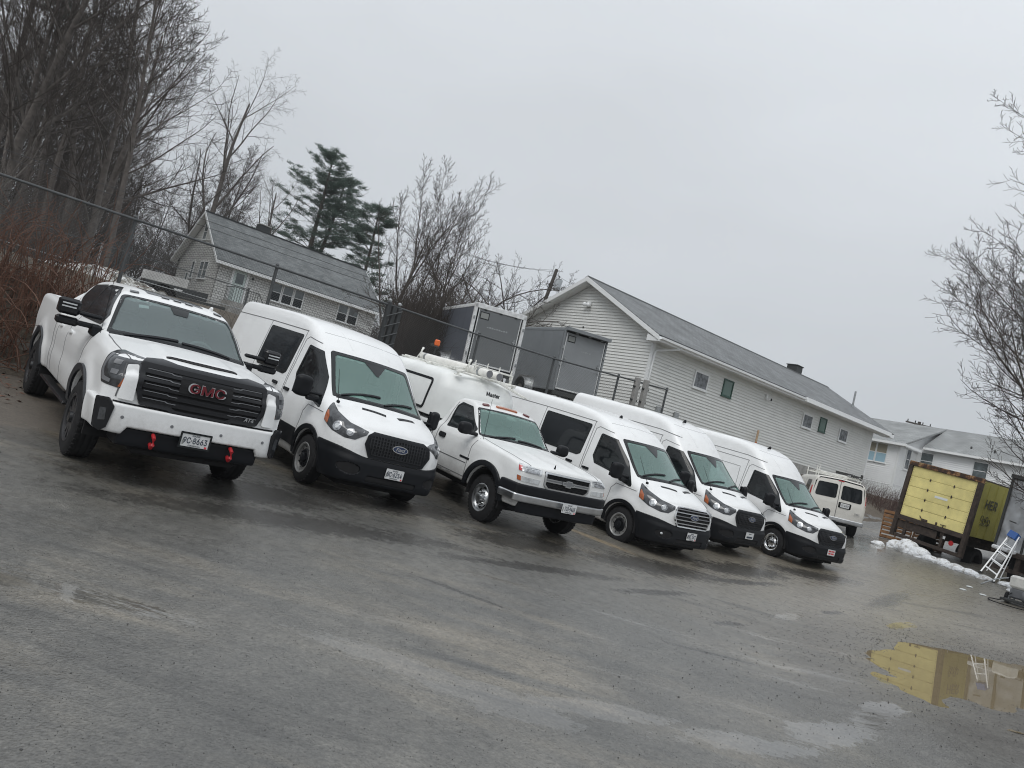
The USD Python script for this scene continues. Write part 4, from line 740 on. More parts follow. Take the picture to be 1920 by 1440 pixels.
def make_van(pos, yaw, label, high, grille, slider, wkind, num, seat_label=None, plate_kw={}, fog=False, marker=True, antenna=True, veil='windshield_glass', papers=False, R=.356, roll=0.0):
    f0 = van_f(high); v = Vehicle('cargo_van', label, 'van', pos, yaw, 'white vans parked side by side along the fence', roll=roll)
    wreg = windscreen(.845, 1.585, .80, .70, .035)
    def glassreg(x, y, z, grow=0.0):
        s, ay = -x, np.abs(y); se = s - .30 * ay ** 2
        ws = np.maximum(np.maximum(.865 - grow - se, se - 1.575 - grow), np.maximum(ay - (.775 - .12 * (se - .85)) - grow, 1.15 - z))
        sd = np.maximum(polysdf(DOORWIN.buffer(-.03 + grow), s, z), .66 - ay)
        return np.minimum(ws, sd)
    cav = lambda x, y, z, g=.05: np.maximum(np.maximum(f0(x, y, z) + g, -x - 2.42 + g - .05), np.maximum(.72 - z, .62 + x + .0 * z + .30 * y * y + .35 * np.maximum(0, 1.3 - z)))
    f = lambda x, y, z: np.maximum(np.maximum(f0(x, y, z), -cav(x, y, z)), np.where(cav(x, y, z, .0) < .03, -glassreg(x, y, z), -1.0))
    v.f = f0
    v.body('body', f, 'white_paint', (-6.25, -1.12, .12), (.12, 1.12, 2.85), .03)
    v.body('cab_lining', lambda x, y, z: cav(x, y, z, .066), 'interior', (-2.6, -1.1, .6), (-.4, 1.1, 2.8), .05, drop=lambda x, y, z: glassreg(x, y, z, .05) < 0)
    v.put('underbody', box((-5.9, -.7, .2), (-.35, .7, .42)), 'under_dark')
    # glass
    wsd = np.array([-.35, 0, -.94]); e2 = (0, 1, 0)
    def wsp(name, m, poly, **k): return v.pt(name, m, affinity.affine_transform(poly, [1, 0, 0, 1, 0, 0]), (-0.0 + 1.117, 0, 3.0 + 0.0), (-1, 0, 0), e2, wsd, **k)
    # polygon is given at its landing place: shift so that a ray through (s, y) lands near s
    def ws_poly(poly): return poly
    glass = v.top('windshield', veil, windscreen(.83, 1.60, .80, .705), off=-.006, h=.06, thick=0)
    ring = windscreen(.80, 1.625, .825, .725).difference(windscreen(.865, 1.565, .765, .665))
    v.top('windshield_frit', 'frit_black', ring, off=.002, h=.06, thick=.008, parent=glass)
    v.top('sensor_housing', 'frit_black', rpoly([(1.60, -.20), (1.60, .22), (1.545, .18), (1.36, .02), (1.36, -.02), (1.545, -.17)], .01), off=.0, h=.05, thick=.006, parent=glass)
    for k, (a, b) in enumerate((((.84, -.70), (.97, -.05)), ((.83, -.02), (.96, .62)))):
        v.top('wiper', 'black_plastic', ribbon([(a[0] + .30 * a[1] ** 2, a[1]), (b[0] + .30 * b[1] ** 2 + .0, b[1])], .028), off=.018, h=.05, thick=.018)
    v.top('cowl', 'black_plastic', rpoly([(.775 + .30 * a * a, a) for a in np.linspace(-.78, .78, 15)] + [(.835 + .30 * a * a, a) for a in np.linspace(.78, -.78, 15)], 0), off=.003, h=.06, thick=.01)
    for sd in (-1, 1):
        dw = v.side('door_window', 'tinted_glass', DOORWIN.buffer(-.012), sd, off=-.004, h=.07, thick=0)
        v.side('window_seal', 'frit_black', DOORWIN.buffer(.012).difference(DOORWIN.buffer(-.04)), sd, off=.003, h=.07, thick=.01, parent=dw)
        v.side('quarter_glass', 'frit_black', rpoly([(.95, 1.145), (1.42, 1.66), (1.46, 1.26)], .01), sd, off=.004, h=.07, thick=.008, parent=dw)
        if slider:
            sw = rpoly([(2.56, 2.125), (2.60, 1.44), (2.70, 1.39), (3.98, 1.39), (4.08, 1.44), (4.10, 2.13)], .05)
            w_ = v.side('side_window', 'dark_glass', sw, sd, off=.004, h=.08, thick=.01)
            v.side('window_divider', 'frit_black', sw.difference(sw.buffer(-.07)), sd, off=.006, h=.08, thick=.006, parent=w_)
        for hs, hz in ((2.30, 1.19), (2.84, 1.215)):
            v.side('door_handle', 'black_plastic', rpoly([(hs - .09, hz - .025), (hs + .10, hz - .02), (hs + .10, hz + .03), (hs - .09, hz + .03)], .02), sd, off=.028, h=.04, thick=.04)
        seams = [ribbon([(2.42, .46), (2.44, 1.4), (2.42, 2.06), (2.34, 2.12), (1.95, 2.075)], .012), ribbon([(1.50, .62), (1.46, 1.0), (1.36, 1.12), (.80, 1.11)], .010), ribbon([(2.48, .46), (2.50, 2.20)], .012), ribbon([(4.14, .5), (4.16, 2.20)], .012), ribbon([(2.48, 2.205), (4.16, 2.21), (6.05, 2.19)], .014)]
        seams += [ribbon([(4.2, 1.12), (6.0, 1.12)], .018)]
        if high: seams += [ribbon([(2.05, 2.28), (2.6, 2.335), (6.0, 2.34)], .016), ribbon([(2.62, 1.40), (2.70, 1.98), (3.9, 1.98), (4.0, 1.4)], .01), ribbon([(4.3, 1.4), (4.36, 1.98), (5.7, 1.98), (5.8, 1.4)], .01)]
        v.side('door_seam', 'seam_dark', shapely.union_all(seams), sd, off=.003, h=.05, thick=.008)
        # black lower cladding and arches
        arch = lambda c: Point(c, .36).buffer(.505, 24).difference(Point(c, .36).buffer(.435, 24)).difference(sbox(c - 1, -1, c + 1, .33))
        for c in (1.02, 4.77): v.side('wheel_arch_trim', 'black_plastic', arch(c), sd, off=.022, h=.06, thick=.05)
        v.side('side_cladding', 'black_plastic', rpoly([(1.50, .42), (1.50, .70), (4.28, .71), (4.28, .43)], .02), sd, off=.016, h=.08, thick=.03); v.side('side_cladding', 'black_plastic', rpoly([(5.26, .45), (5.26, .70), (6.0, .70), (6.0, .47)], .02), sd, off=.016, h=.08, thick=.03)
        # mirror
        my = sd * 1.0
        mf = lambda x, y, z: smax(smax(np.abs(-x - 1.17 - .25 * np.abs(y - sd * 1.05)) - .075, np.abs(y - sd * (1.235 if sd < 0 else 1.185)) - (.13 if sd < 0 else .11), .09), np.abs(z - 1.385) - .165, .09)
        mir = v.body('mirror', mf, 'black_plastic', (-1.5, my - .5, 1.15), (-.9, my + .5, 1.65), .02)
        put('mirror_arm', cat(cbox((-1.21, sd * .9, 1.20), (-1.11, sd * 1.16, 1.27), .02), cbox((-1.21, sd * .9, 1.30), (-1.12, sd * 1.14, 1.34), .015)), 'black_plastic', mir)
        put('mirror_glass', box((-1.315, sd * 1.13, 1.25), (-1.31, sd * 1.34, 1.52)), 'dark_glass', mir)
        # headlight
        hl = rpoly([(.02, 1.30), (.06, 1.02), (.30, .925), (.55, .885), (.70, .90), (.80, 1.0), (.79, 1.055), (.50, 1.105), (.22, 1.20)], .015)
        lamp = v.corner('headlight', 'lamp_dark', hl, sd, (.78, .98), math.radians(34), off=.006, h=.04, thick=.03)
        v.corner('turn_lens', 'amber', rpoly([(.055, 1.20), (.065, 1.03), (.17, .985), (.15, 1.10)], .012), sd, (.78, .98), math.radians(34), off=.011, h=.03, thick=.01, parent=lamp)
        for q, (u, w, r) in enumerate(((.36, 1.01, .072), (.60, .985, .058))):
            v.corner('lamp_bowl', 'lamp_reflector', Point(u, w).buffer(r, 12), sd, (.78, .98), math.radians(34), off=.012, h=.025, thick=.01, parent=lamp)
            v.corner('lamp_lens', 'lamp_clear', Point(u, w).buffer(r * .5, 10), sd, (.78, .98), math.radians(34), off=.02, h=.02, thick=.01, parent=lamp)
        for c in (1.02, 4.77): wheel(v, c, sd * .865, R, wkind); wheel_well(v, c, .36, .426, sd, .61, .975)
        vent = ribbon([(.655, sd * .47), (.60, sd * .30), (.53, sd * .11)], .062)
        v.top('hood_vent', 'black_plastic', vent, off=.004, h=.05, thick=.012)
    # bumper, grille
    breg = lambda x, y, z: np.maximum(np.maximum(-x - .66, z - (.695 + .07 * sstep(.45, .95, np.abs(y)))), .26 - z)
    bf = lambda x, y, z: smax(smax(f0(x, y, z) - .016, breg(x, y, z), .02), -np.maximum(np.hypot(-x - 1.02, z - .36) - .44, .5 - np.abs(y)), .02)
    fogcut = lambda x, y, z: np.maximum(np.hypot((np.abs(y) - .70) / 1.9, z - .50) - .075, np.abs(x + .14) - .22)
    slot = lambda x, y, z: np.maximum(np.maximum(np.abs(y) - .42, np.abs(z - .40) - .045), -x - .05)
    bf2 = lambda x, y, z: np.maximum(np.maximum(bf(x, y, z), -fogcut(x, y, z)), -slot(x, y, z))
    bp = v.body('bumper', bf2, 'black_plastic', (-.8, -1.1, .15), (.14, 1.1, .86), .02)
    for sd in (-1, 1): v.front('bumper_recess', 'under_dark', affinity.translate(affinity.scale(Point(0, 0).buffer(1, 16), .16, .085), sd * .70, .50), off=.005, h=.05, thick=.01, parent=bp)
    v.front('bumper_recess', 'under_dark', sbox(-.45, .345, .45, .455), off=.004, h=.06, thick=.01, parent=bp)
    if fog:
        for sd in (-1, 1): put('fog_lamp', moved(affinity_lens(.10, .03), frame((-.12, sd * .72, .50), (.35 * sd, 1, 0) / np.hypot(.35, 1), (0, 0, 1), np.array([1, -.35 * sd, 0]) / np.hypot(.35, 1))), 'lamp_clear', bp, smooth=40)
    gp = rpoly([(-.44, 1.075), (.44, 1.075), (.54, 1.02), (.57, .88), (.47, .70), (-.47, .70), (-.57, .88), (-.54, 1.02)], .03)
    if grille == 'black':
        g = v.front('grille', 'black_plastic', gp, off=.018, h=.05, thick=.05)
        rows = shapely.union_all([affinity.skew(sbox(u, .73, u + .018, 1.045), 0) for u in np.arange(-.50, .50, .05)] + [sbox(-.52, w, .52, w + .012) for w in np.arange(.75, 1.05, .045)]).intersection(gp.buffer(-.05))
        v.front('grille_mesh', 'gloss_black', rows, off=.026, h=.06, thick=.01, parent=g)
    else:
        g = v.front('grille', 'under_dark', gp.buffer(-.01), off=.006, h=.05, thick=.02)
        v.front('grille_frame', 'chrome', gp.buffer(.010).difference(gp.buffer(-.014)), off=.03, h=.05, thick=.04, parent=g)
        for w in (.76, .83, .90, .97, 1.03): v.front('grille_bar', 'dull_chrome' if w in (.76, .83, .97) else 'grey_band', sbox(-.6, w - .009, .6, w + .009).intersection(gp.buffer(-.02)), off=.026, h=.05, thick=.02, parent=g)
    ford_badge(v, -.035, .91, parent=g)
    plate(v, .035, 0.0, .545, num, **plate_kw)
    if antenna: v.put('antenna', cat(tube([(-.70, -.86, 1.33), (-1.12, -.80, 1.78)], [.006, .003], 5), cbox((-.73, -.88, 1.30), (-.67, -.84, 1.345), .01)), 'black_plastic')
    if marker: v.put('roof_antenna', moved(prism(Polygon([(0, 0), (.11, 0), (.035, .085), (0, .06)]), .03, -.015), frame((-2.62, 0, (2.655 if high else 2.40)), (-1, 0, 0), (0, 0, 1), (0, 1, 0))), 'black_plastic')
    for k in (-.35, .35): v.top('roof_rib', 'white_paint', ribbon([(1.78, k), (2.9, k * 1.12)], .02), off=.004, h=.1, thick=.006)
    v.top('roof_seam', 'seam_dark', ribbon([(2.08 + .22 * a * a, a) for a in np.linspace(-.72, .72, 13)], .008) if not high else ribbon([(2.3 + .3 * a * a, a) for a in np.linspace(-.66, .66, 13)], .008), off=.001, h=.1, thick=.004)
    # inside
    v.put('dashboard', cat(cbox((-1.15, -.86, .80), (-.78, .86, 1.20), .06), cbox((-1.05, .22, 1.15), (-.86, .62, 1.27), .04)), 'interior')
    for sy in (-.46, .46):
        st = v.put('seat', cat(cbox((-2.1, sy - .25, .78), (-1.55, sy + .25, .98), .06), moved(cbox((-.07, -.25, 0), (.07, .25, .68), .06), TR(-2.05, sy, .95) @ trimesh.transformations.rotation_matrix(-.22, [0, 1, 0]))), 'seat_grey')
        put('headrest', cbox((-2.32, sy - .14, 1.64), (-2.20, sy + .14, 1.86), .05), 'seat_grey', st)
    sw_ = trimesh.creation.torus(.19, .018, major_sections=28, minor_sections=8); v.put('steering_wheel', cat(moved(cat(sw_, box((-.18, -.02, -.01), (.18, .02, .01)), box((-.02, -.18, -.01), (.02, 0, .01))), frame((-1.28, .42, 1.18), (0, 1, 0), (-.5, 0, .87), (-.87, 0, -.5)))), 'interior', smooth=40)
    if papers: v.top('paper', 'paper', rpoly([(1.02, -.62), (1.10, -.36), (1.0, -.24), (.93, -.34)], .02), off=-.06, h=.05, thick=.004, f=lambda x, y, z: f0(x, y, z))
    return v
def affinity_lens(a, b): m = trimesh.creation.icosphere(2); m.vertices *= (a, b, .03); return m
def scaled(p, k): p = np.array(p, float); c = np.array([0, 0, CAMZ]); return tuple(c + (p - c) * k)

# ---- white heavy-duty pickup at the left end of the row
def make_gmc(pos, yaw, roll=0.0):
    T = PchipInterpolator(*zip((-.3, 1.22), (.02, 1.26), (.07, 1.38), (.16, 1.435), (.5, 1.475), (1.0, 1.52), (1.40, 1.555), (1.45, 1.58), (2.03, 2.02), (2.2, 2.09), (2.6, 2.135), (3.2, 2.14), (3.75, 2.11), (3.98, 2.03), (4.22, 1.63), (4.3, 1.60), (7, 1.61))); dT = T.derivative()
    Wg = PchipInterpolator([.3, .6, .9, 1.2, 1.38, 1.5, 1.6, 1.75, 2.0, 2.15, 2.4], [.93, .99, 1.035, 1.04, 1.005, .945, .895, .85, .74, .66, .5]); Wb = PchipInterpolator([.3, .6, .9, 1.2, 1.5, 1.7, 2.4], [.93, .99, 1.03, 1.035, 1.02, 1.0, 1.0])
    F0 = PchipInterpolator([.3, .5, .65, .9, .95, 1.2, 1.40, 1.5], [.14, .05, .02, .02, .03, .045, .075, .12])
    def f(x, y, z):
        s = -x; ay = np.abs(y); se = s - .13 * ay ** 2 * (1 - sstep(2.2, 2.8, s))
        hb = .028 * (1 - sstep(.36, .50, ay)) * sstep(.32, .50, s) * (1 - sstep(1.15, 1.4, s))
        top = (z - T(se) - hb + .055 * ay ** 2 * (1 - sstep(4.0, 4.25, s))) / np.sqrt(1 + np.minimum(dT(se), 1.5) ** 2)
        W = Wg(np.clip(z, .3, 2.4)) * (1 - sstep(4.02, 4.2, s)) + Wb(np.clip(z, .3, 2.4)) * sstep(4.02, 4.2, s)
        bul = sum(.035 * np.exp(-((np.hypot(s - c, z - .45) - .66) / .12) ** 2) for c in (1.26, 5.33))
        side = ay - W + .02 * sstep(.35, 0, s) - bul + .012 * np.exp(-((z - .98) / .12) ** 2) * sstep(1.6, 1.9, s)
        front = (F0(np.clip(z, .3, 1.5)) + .05 * ay ** 2 + 1.7 * np.maximum(0, ay - .78) ** 2 - s) / 1.05
        d = smax(side, top, .09); d = smax(d, front, .06); d = smax(d, s - 6.42, .06); d = smax(d, .56 - z, .06)
        for c in (1.26, 5.33): d = np.maximum(d, -np.maximum(np.hypot(s - c, (z - .45) * .98) - .57, .62 - ay))
        return np.maximum(d, -np.maximum(np.maximum(np.abs(s - 5.3) - 1.0, ay - .86), .95 - z))
    v = Vehicle('pickup_truck', 'tall white pickup with black grille and red emblem, leftmost of the row', 'pickup truck', pos, yaw, None, f, roll=roll)
    cav = lambda x, y, z, g=.05: np.maximum(np.maximum(f(x, y, z) + g, -x - 3.9 + g), np.maximum(1.0 - z, 1.36 + x + .13 * y * y + .6 * np.maximum(0, 1.5 - z)))
    def wsp(e0, e1, w0, w1): return rpoly([(e0 + .13 * a * a, a) for a in np.linspace(-w0, w0, 15)] + [(e1 + .13 * a * a, a) for a in np.linspace(w1, -w1, 15)], .04)
    reg = lambda x, y, z: np.maximum(np.maximum(1.475 + x + .13 * y * y, -x - 2.03 - .13 * y * y), np.maximum(np.abs(y) - (.86 - .285 * (-x - .13 * y * y - 1.455)), 1.3 - z))
    v.body('body', lambda x, y, z: np.maximum(np.maximum(f(x, y, z), -cav(x, y, z)), np.where(cav(x, y, z, 0.) < .03, -reg(x, y, z), -1.)), 'white_paint', (-6.55, -1.15, .4), (.1, 1.15, 2.25), .03)
    v.body('cab_lining', lambda x, y, z: cav(x, y, z, .066), 'interior', (-4.1, -1.1, .9), (-1.2, 1.1, 2.2), .05, drop=lambda x, y, z: reg(x, y, z) < .05)
    v.put('underbody', cat(box((-6.2, -.75, .40), (-.4, .75, .7)), cbox((-.55, -.62, .36), (-.12, .62, .58), .05)), 'under_dark')
    g = v.top('windshield', 'truck_windshield_glass', wsp(1.455, 2.05, .87, .70), off=-.006, thick=0)
    v.top('windshield_frit', 'frit_black', wsp(1.43, 2.075, .89, .715).difference(wsp(1.485, 2.03, .84, .675)), off=.002, thick=.008, parent=g)
    v.top('sensor_housing', 'frit_black', rpoly([(2.04, -.13), (2.04, .13), (1.90, .09), (1.90, -.09)], .02), off=0., h=.05, thick=.006, parent=g)
    v.top('windshield_sticker', 'paper', sbox(1.93, -.52, 1.98, -.40), off=-.012, h=.05, thick=.003, parent=g)
    for k in (-.45, .25): v.top('wiper', 'black_plastic', ribbon([(1.46 + .02, k - .25), (1.50, k + .40)], .03), off=.016, h=.05, thick=.02)
    v.top('cowl', 'black_plastic', rpoly([(1.395 + .13 * a * a, a) for a in np.linspace(-.86, .86, 13)] + [(1.45 + .13 * a * a, a) for a in np.linspace(.86, -.86, 13)], 0), off=.004, thick=.01)
    v.top('roof_glass', 'dark_glass', rpoly([(2.32, -.38), (2.32, .38), (3.05, .38), (3.05, -.38)], .03), off=.004, h=.1, thick=.01)
    for yy in (-.16, 0, .16): v.top('roof_lamp', 'lamp_dark', rpoly([(2.235, yy - .05), (2.235, yy + .05), (2.29, yy + .05), (2.29, yy - .05)], .012), off=.018, h=.03, thick=.03)
    for yy in (-.56, .56): v.top('roof_lamp', 'lamp_dark', rpoly([(2.20, yy - .055), (2.20, yy + .055), (2.27, yy + .055), (2.27, yy - .055)], .015), off=.018, h=.03, thick=.03)
    v.put('roof_fin', moved(prism(Polygon([(0, 0), (.14, 0), (.02, .07), (-.01, .05)]), .03), frame((-2.4, .50, 2.095), (-1, 0, 0), (0, 0, 1), (0, 1, 0))), 'white_paint')
    # bug guard, grille, bars
    v.pt('hood_guard', 'dark_band', Polygon([(-.74, 1.40), (-.68, 1.475), (-.50, 1.505), (-.36, 1.465), (-.2, 1.455), (.2, 1.455), (.36, 1.465), (.50, 1.505), (.68, 1.475), (.74, 1.40), (.70, 1.355), (-.70, 1.355)]), (.4, 0, 0.1), (0, 1, 0), (0, 0, 1), np.array([-1, 0, -.22]) / 1.024, off=.03, h=.04, thick=.05)
    gp = rpoly([(-.71, 1.385), (.71, 1.385), (.72, 1.10), (.66, .955), (.36, .945), (.30, .905), (-.30, .905), (-.36, .945), (-.66, .955), (-.72, 1.10)], .012)
    gr = v.front('grille', 'under_dark', gp, off=.008, h=.06, thick=.02)
    v.front('grille_frame', 'gloss_black', gp.buffer(.018).difference(gp.buffer(-.035)), off=.035, h=.06, thick=.05, parent=gr)
    for i, z0 in enumerate((1.315, 1.235, 1.155, 1.075, .995)):
        v.front('grille_bar', 'gloss_black', sbox(-.68, z0 - .026, .68, z0 + .026).intersection(gp.buffer(-.02)), off=.03, h=.06, thick=.03, parent=gr)
        for sg in (-1, 1): v.front('grille_accent', 'grey_band', rpoly([(sg * .66, z0 + .021), (sg * .42, z0 + .021), (sg * .39, z0 + .008), (sg * .30, z0 + .008), (sg * .30, z0 + .015), (sg * .38, z0 + .015), (sg * .41, z0 + .028), (sg * .66, z0 + .028)], 0).intersection(gp.buffer(-.03)), off=.036, h=.06, thick=.006, parent=gr)
    v.front('badge_plinth', 'under_dark', rpoly([(-.30, 1.15), (.30, 1.15), (.30, 1.315), (-.30, 1.315)], .03), off=.04, h=.06, thick=.03, parent=gr)
    def lettering(t, hh, x, y, z, m, dep=.012, tilt=.10, name='badge', skew=0.0, parent=None):
        tm = meshkit.text_mesh(t, hh, dep, True); b = tm.bounds.mean(0); tm.apply_translation((-b[0], -b[1], 0)); tm.apply_transform(np.array([[1.28 if t == 'GMC' else 1, skew, 0, 0], [0, 1, 0, 0], [0, 0, 1, 0], [0, 0, 0, 1.0]]))
        return put(name, moved(tm, frame((x, y, z), (0, 1, 0), (-math.sin(tilt), 0, math.cos(tilt)), (math.cos(tilt), 0, math.sin(tilt)))), m, parent or v.p)
    b0 = lettering('GMC', .108, .000, 0, 1.232, 'dull_chrome', .012, parent=gr); lettering('GMC', .099, .0135, 0, 1.232, 'emblem_red', .004, name='badge_inlay', parent=gr)
    lettering('AT4', .042, .012, .56, 1.0, 'dull_chrome', .006, .08, 'trim_badge', .3, gr)
    # headlights and white C panels
    for sd in (-1, 1):
        hl = rpoly([(0., 1.44), (.0, 1.17), (.10, 1.07), (.36, 1.055), (.43, 1.26), (.60, 1.375), (.60, 1.415)], .015)
        lamp = v.corner('headlight', 'lamp_dark', hl, sd, (.42, 1.04), math.radians(38), off=.006, h=.04, thick=.03)
        v.corner('daytime_lamp', 'grey_band', Polygon([(.05, 1.40), (.035, 1.18), (.11, 1.10), (.24, 1.09), (.24, 1.13), (.13, 1.145), (.09, 1.20), (.11, 1.40)]), sd, (.42, 1.04), math.radians(38), off=.012, h=.04, thick=.01, parent=lamp)
        for u, w in ((.24, 1.33), (.25, 1.22)): v.corner('lamp_lens', 'grey_band', sbox(u - .03, w - .02, u + .03, w + .02).buffer(.006), sd, (.42, 1.04), math.radians(38), off=.014, h=.03, thick=.01, parent=lamp)
        v.corner('turn_lens', 'amber', rpoly([(.335, 1.07), (.36, 1.07), (.40, 1.20), (.375, 1.20)], 0), sd, (.42, 1.04), math.radians(38), off=.012, h=.03, thick=.01, parent=lamp)
        v.front('corner_panel', 'white_paint', rpoly([(sd * .735, .955), (sd * .90, .955), (sd * .885, 1.10), (sd * .86, 1.33), (sd * .75, 1.355)], .02), off=.04, h=.05, thick=.05)
        v.front('panel_gap', 'seam_dark', ribbon([(sd * .905, .965), (sd * .893, 1.10), (sd * .87, 1.335)], .012), off=.008, h=.05, thick=.01)
        # air ducts at the bumper ends, tow hooks, clearance sensors
        v.corner('air_duct', 'gloss_black', rpoly([(.20, .60), (.17, .93), (.32, .945), (.40, .86), (.37, .62), (.31, .57)], .02), sd, (.42, 1.04), math.radians(42), off=.075, h=.04, thick=.03)
        v.corner('fog_lamp', 'lamp_dark', rpoly([(.27, .68), (.26, .82), (.33, .83), (.345, .70)], .01), sd, (.42, 1.04), math.radians(42), off=.082, h=.04, thick=.012)
        v.put('tow_hook', cat(tube([(.0, sd * .44, .63), (.085, sd * .44, .60), (.09, sd * .44, .53), (.04, sd * .44, .49), (-.02, sd * .44, .52)], .022, 8)), 'red_paint', smooth=40)
        for yy in (.28, .80): v.front('parking_sensor', 'grey_band', Point(sd * yy, .765).buffer(.018, 8), off=.058, h=.02, thick=.006)
        # doors, glass, handles, trims
        w1 = rpoly([(2.24, 2.0), (1.83, 1.70), (1.87, 1.60), (3.06, 1.575), (3.06, 2.045), (2.45, 2.065)], .035); w2 = rpoly([(3.13, 2.04), (3.13, 1.575), (3.68, 1.58), (3.90, 1.80), (3.80, 1.98)], .035)
        for w_ in (w1, w2):
            q = v.side('side_window', 'dark_glass', w_, sd, off=.003, h=.07, thick=.008)
        v.side('window_seal', 'frit_black', shapely.union_all([w1, w2]).buffer(.03).difference(shapely.union_all([w1, w2])), sd, off=.005, h=.07, thick=.012)
        v.side('door_seam', 'seam_dark', shapely.union_all([ribbon([(1.74, .62), (1.72, 1.2), (1.60, 1.58)], .012), ribbon([(3.10, .60), (3.10, 1.56)], .012), ribbon([(3.98, .62), (3.95, 1.4), (4.02, 1.75)], .012), ribbon([(4.24, .60), (4.24, 1.58)], .018)]), sd, off=.003, h=.05, thick=.008)
        for hs in (2.92, 3.78): v.side('door_handle', 'white_paint', rpoly([(hs - .12, 1.30), (hs + .12, 1.30), (hs + .12, 1.345), (hs - .12, 1.345)], .02), sd, off=.03, h=.05, thick=.05)
        for c in (1.26, 5.33):
            v.side('wheel_arch_trim', 'dark_band', Point(c, .45).buffer(.655, 24).difference(Point(c, .45).buffer(.575, 24)).difference(sbox(c - 1, -1, c + 1, .55)), sd, off=.03, h=.06, thick=.10)
            wheel(v, c, sd * .915, .45, 'big', .285); wheel_well(v, c, .45, .572, sd, .63, 1.0)
        v.put('running_board', cat(cbox((-4.3, sd * .90, .45), (-2.05, sd * 1.05, .49), .02), *[cbox((-q - .05, sd * .7, .44), (-q + .05, sd * 1.0, .48), .01) for q in (2.0, 3.0, 4.0)]), 'gloss_black')
        # tow mirror: two heads on twin arms
        ml = v.put('mirror', cat(cbox((-1.86, sd * 1.19, 1.60), (-1.70, sd * 1.43, 1.80), .03), cbox((-1.85, sd * 1.17, 1.475), (-1.71, sd * 1.42, 1.575), .025)), 'gloss_black', smooth=30)
        put('mirror_arm', cat(cbox((-1.80, sd * .92, 1.50), (-1.66, sd * 1.20, 1.56), .02), cbox((-1.78, sd * .92, 1.63), (-1.67, sd * 1.2, 1.68), .02), cbox((-1.84, sd * .92, 1.42), (-1.60, sd * 1.03, 1.56), .02)), 'black_plastic', ml)
        for k in range(2): put('mirror_lamp', box((-1.703, sd * 1.24, 1.69 + .04 * k), (-1.694, sd * 1.40, 1.706 + .04 * k)), 'lamp_clear', ml)
        put('mirror_glass', box((-1.866, sd * 1.21, 1.62), (-1.858, sd * 1.41, 1.78)), 'dark_glass', ml)
        v.top('hood_seam', 'seam_dark', ribbon([(1.42, sd * .87), (.9, sd * .885), (.45, sd * .87), (.2, sd * .83)], .012), off=.003, h=.05, thick=.008)
    v.front('hood_scoop', 'under_dark', rpoly([(-.40, 1.492), (-.30, 1.503), (-.10, 1.513), (.10, 1.513), (.30, 1.503), (.40, 1.492), (.38, 1.462), (.1, 1.49), (-.1, 1.49), (-.38, 1.462)], 0), off=.006, h=.03, thick=.012) if False else v.top('hood_scoop', 'under_dark', rpoly([(.40, -.42), (.355, -.12), (.355, .12), (.40, .42), (.455, .42), (.43, .12), (.43, -.12), (.455, -.42)], .008), off=.008, h=.04, thick=.02)
    # bumper
    rg = lambda x, y, z: np.maximum(np.maximum(z - .905, .575 - z), -x - .60)
    cut = lambda x, y, z: np.maximum(np.maximum(np.abs(y) - .76 + .6 * np.maximum(0, z - .60), z - .665), -x - .30)
    bf = lambda x, y, z: smax(smax(smax(f(x, y, z) - .055, rg(x, y, z), .03), -np.maximum(np.hypot(-x - 1.26, z - .45) - .58, .6 - np.abs(y)), .02), -cut(x, y, z), .02)
    bp = v.body('bumper', bf, 'white_paint', (-.75, -1.15, .5), (.14, 1.15, .96), .02)
    v.body('bumper_valance', lambda x, y, z: smax(smax(f(x, y, z + .12) - .012, np.maximum(z - .66, .44 - z), .03), np.maximum(-x - .45, np.abs(y) - .80), .03), 'black_plastic', (-.6, -1.0, .38), (.1, 1.0, .72), .025, parent=bp)
    v.front('bumper_gap', 'under_dark', sbox(-.92, .905, .92, .925), off=.012, h=.06, thick=.02)
    plate(v, .075, 0.0, .655, '9C·8663', w=.32, frame_mat='frit_black')
    v.put('dashboard', cbox((-1.9, -.82, 1.25), (-1.5, .82, 1.56), .06), 'interior')
    for sy in (-.42, .42):
        st = v.put('seat', cat(cbox((-2.9, sy - .27, 1.0), (-2.35, sy + .27, 1.2), .06), cbox((-2.95, sy - .27, 1.15), (-2.78, sy + .27, 1.75), .06)), 'seat_grey'); put('headrest', cbox((-2.97, sy - .14, 1.77), (-2.85, sy + .14, 1.95), .04), 'seat_grey', st)
    v.put('steering_wheel', moved(trimesh.creation.torus(.19, .018, major_sections=28, minor_sections=8), frame((-2.05, .42, 1.48), (0, 1, 0), (-.5, 0, .87), (-.87, 0, -.5))), 'interior', smooth=40)
    v.put('antenna', tube([(-1.5, -.95, 1.49), (-1.62, -.95, 2.25)], [.004, .003], 5), 'black_plastic')
    return v

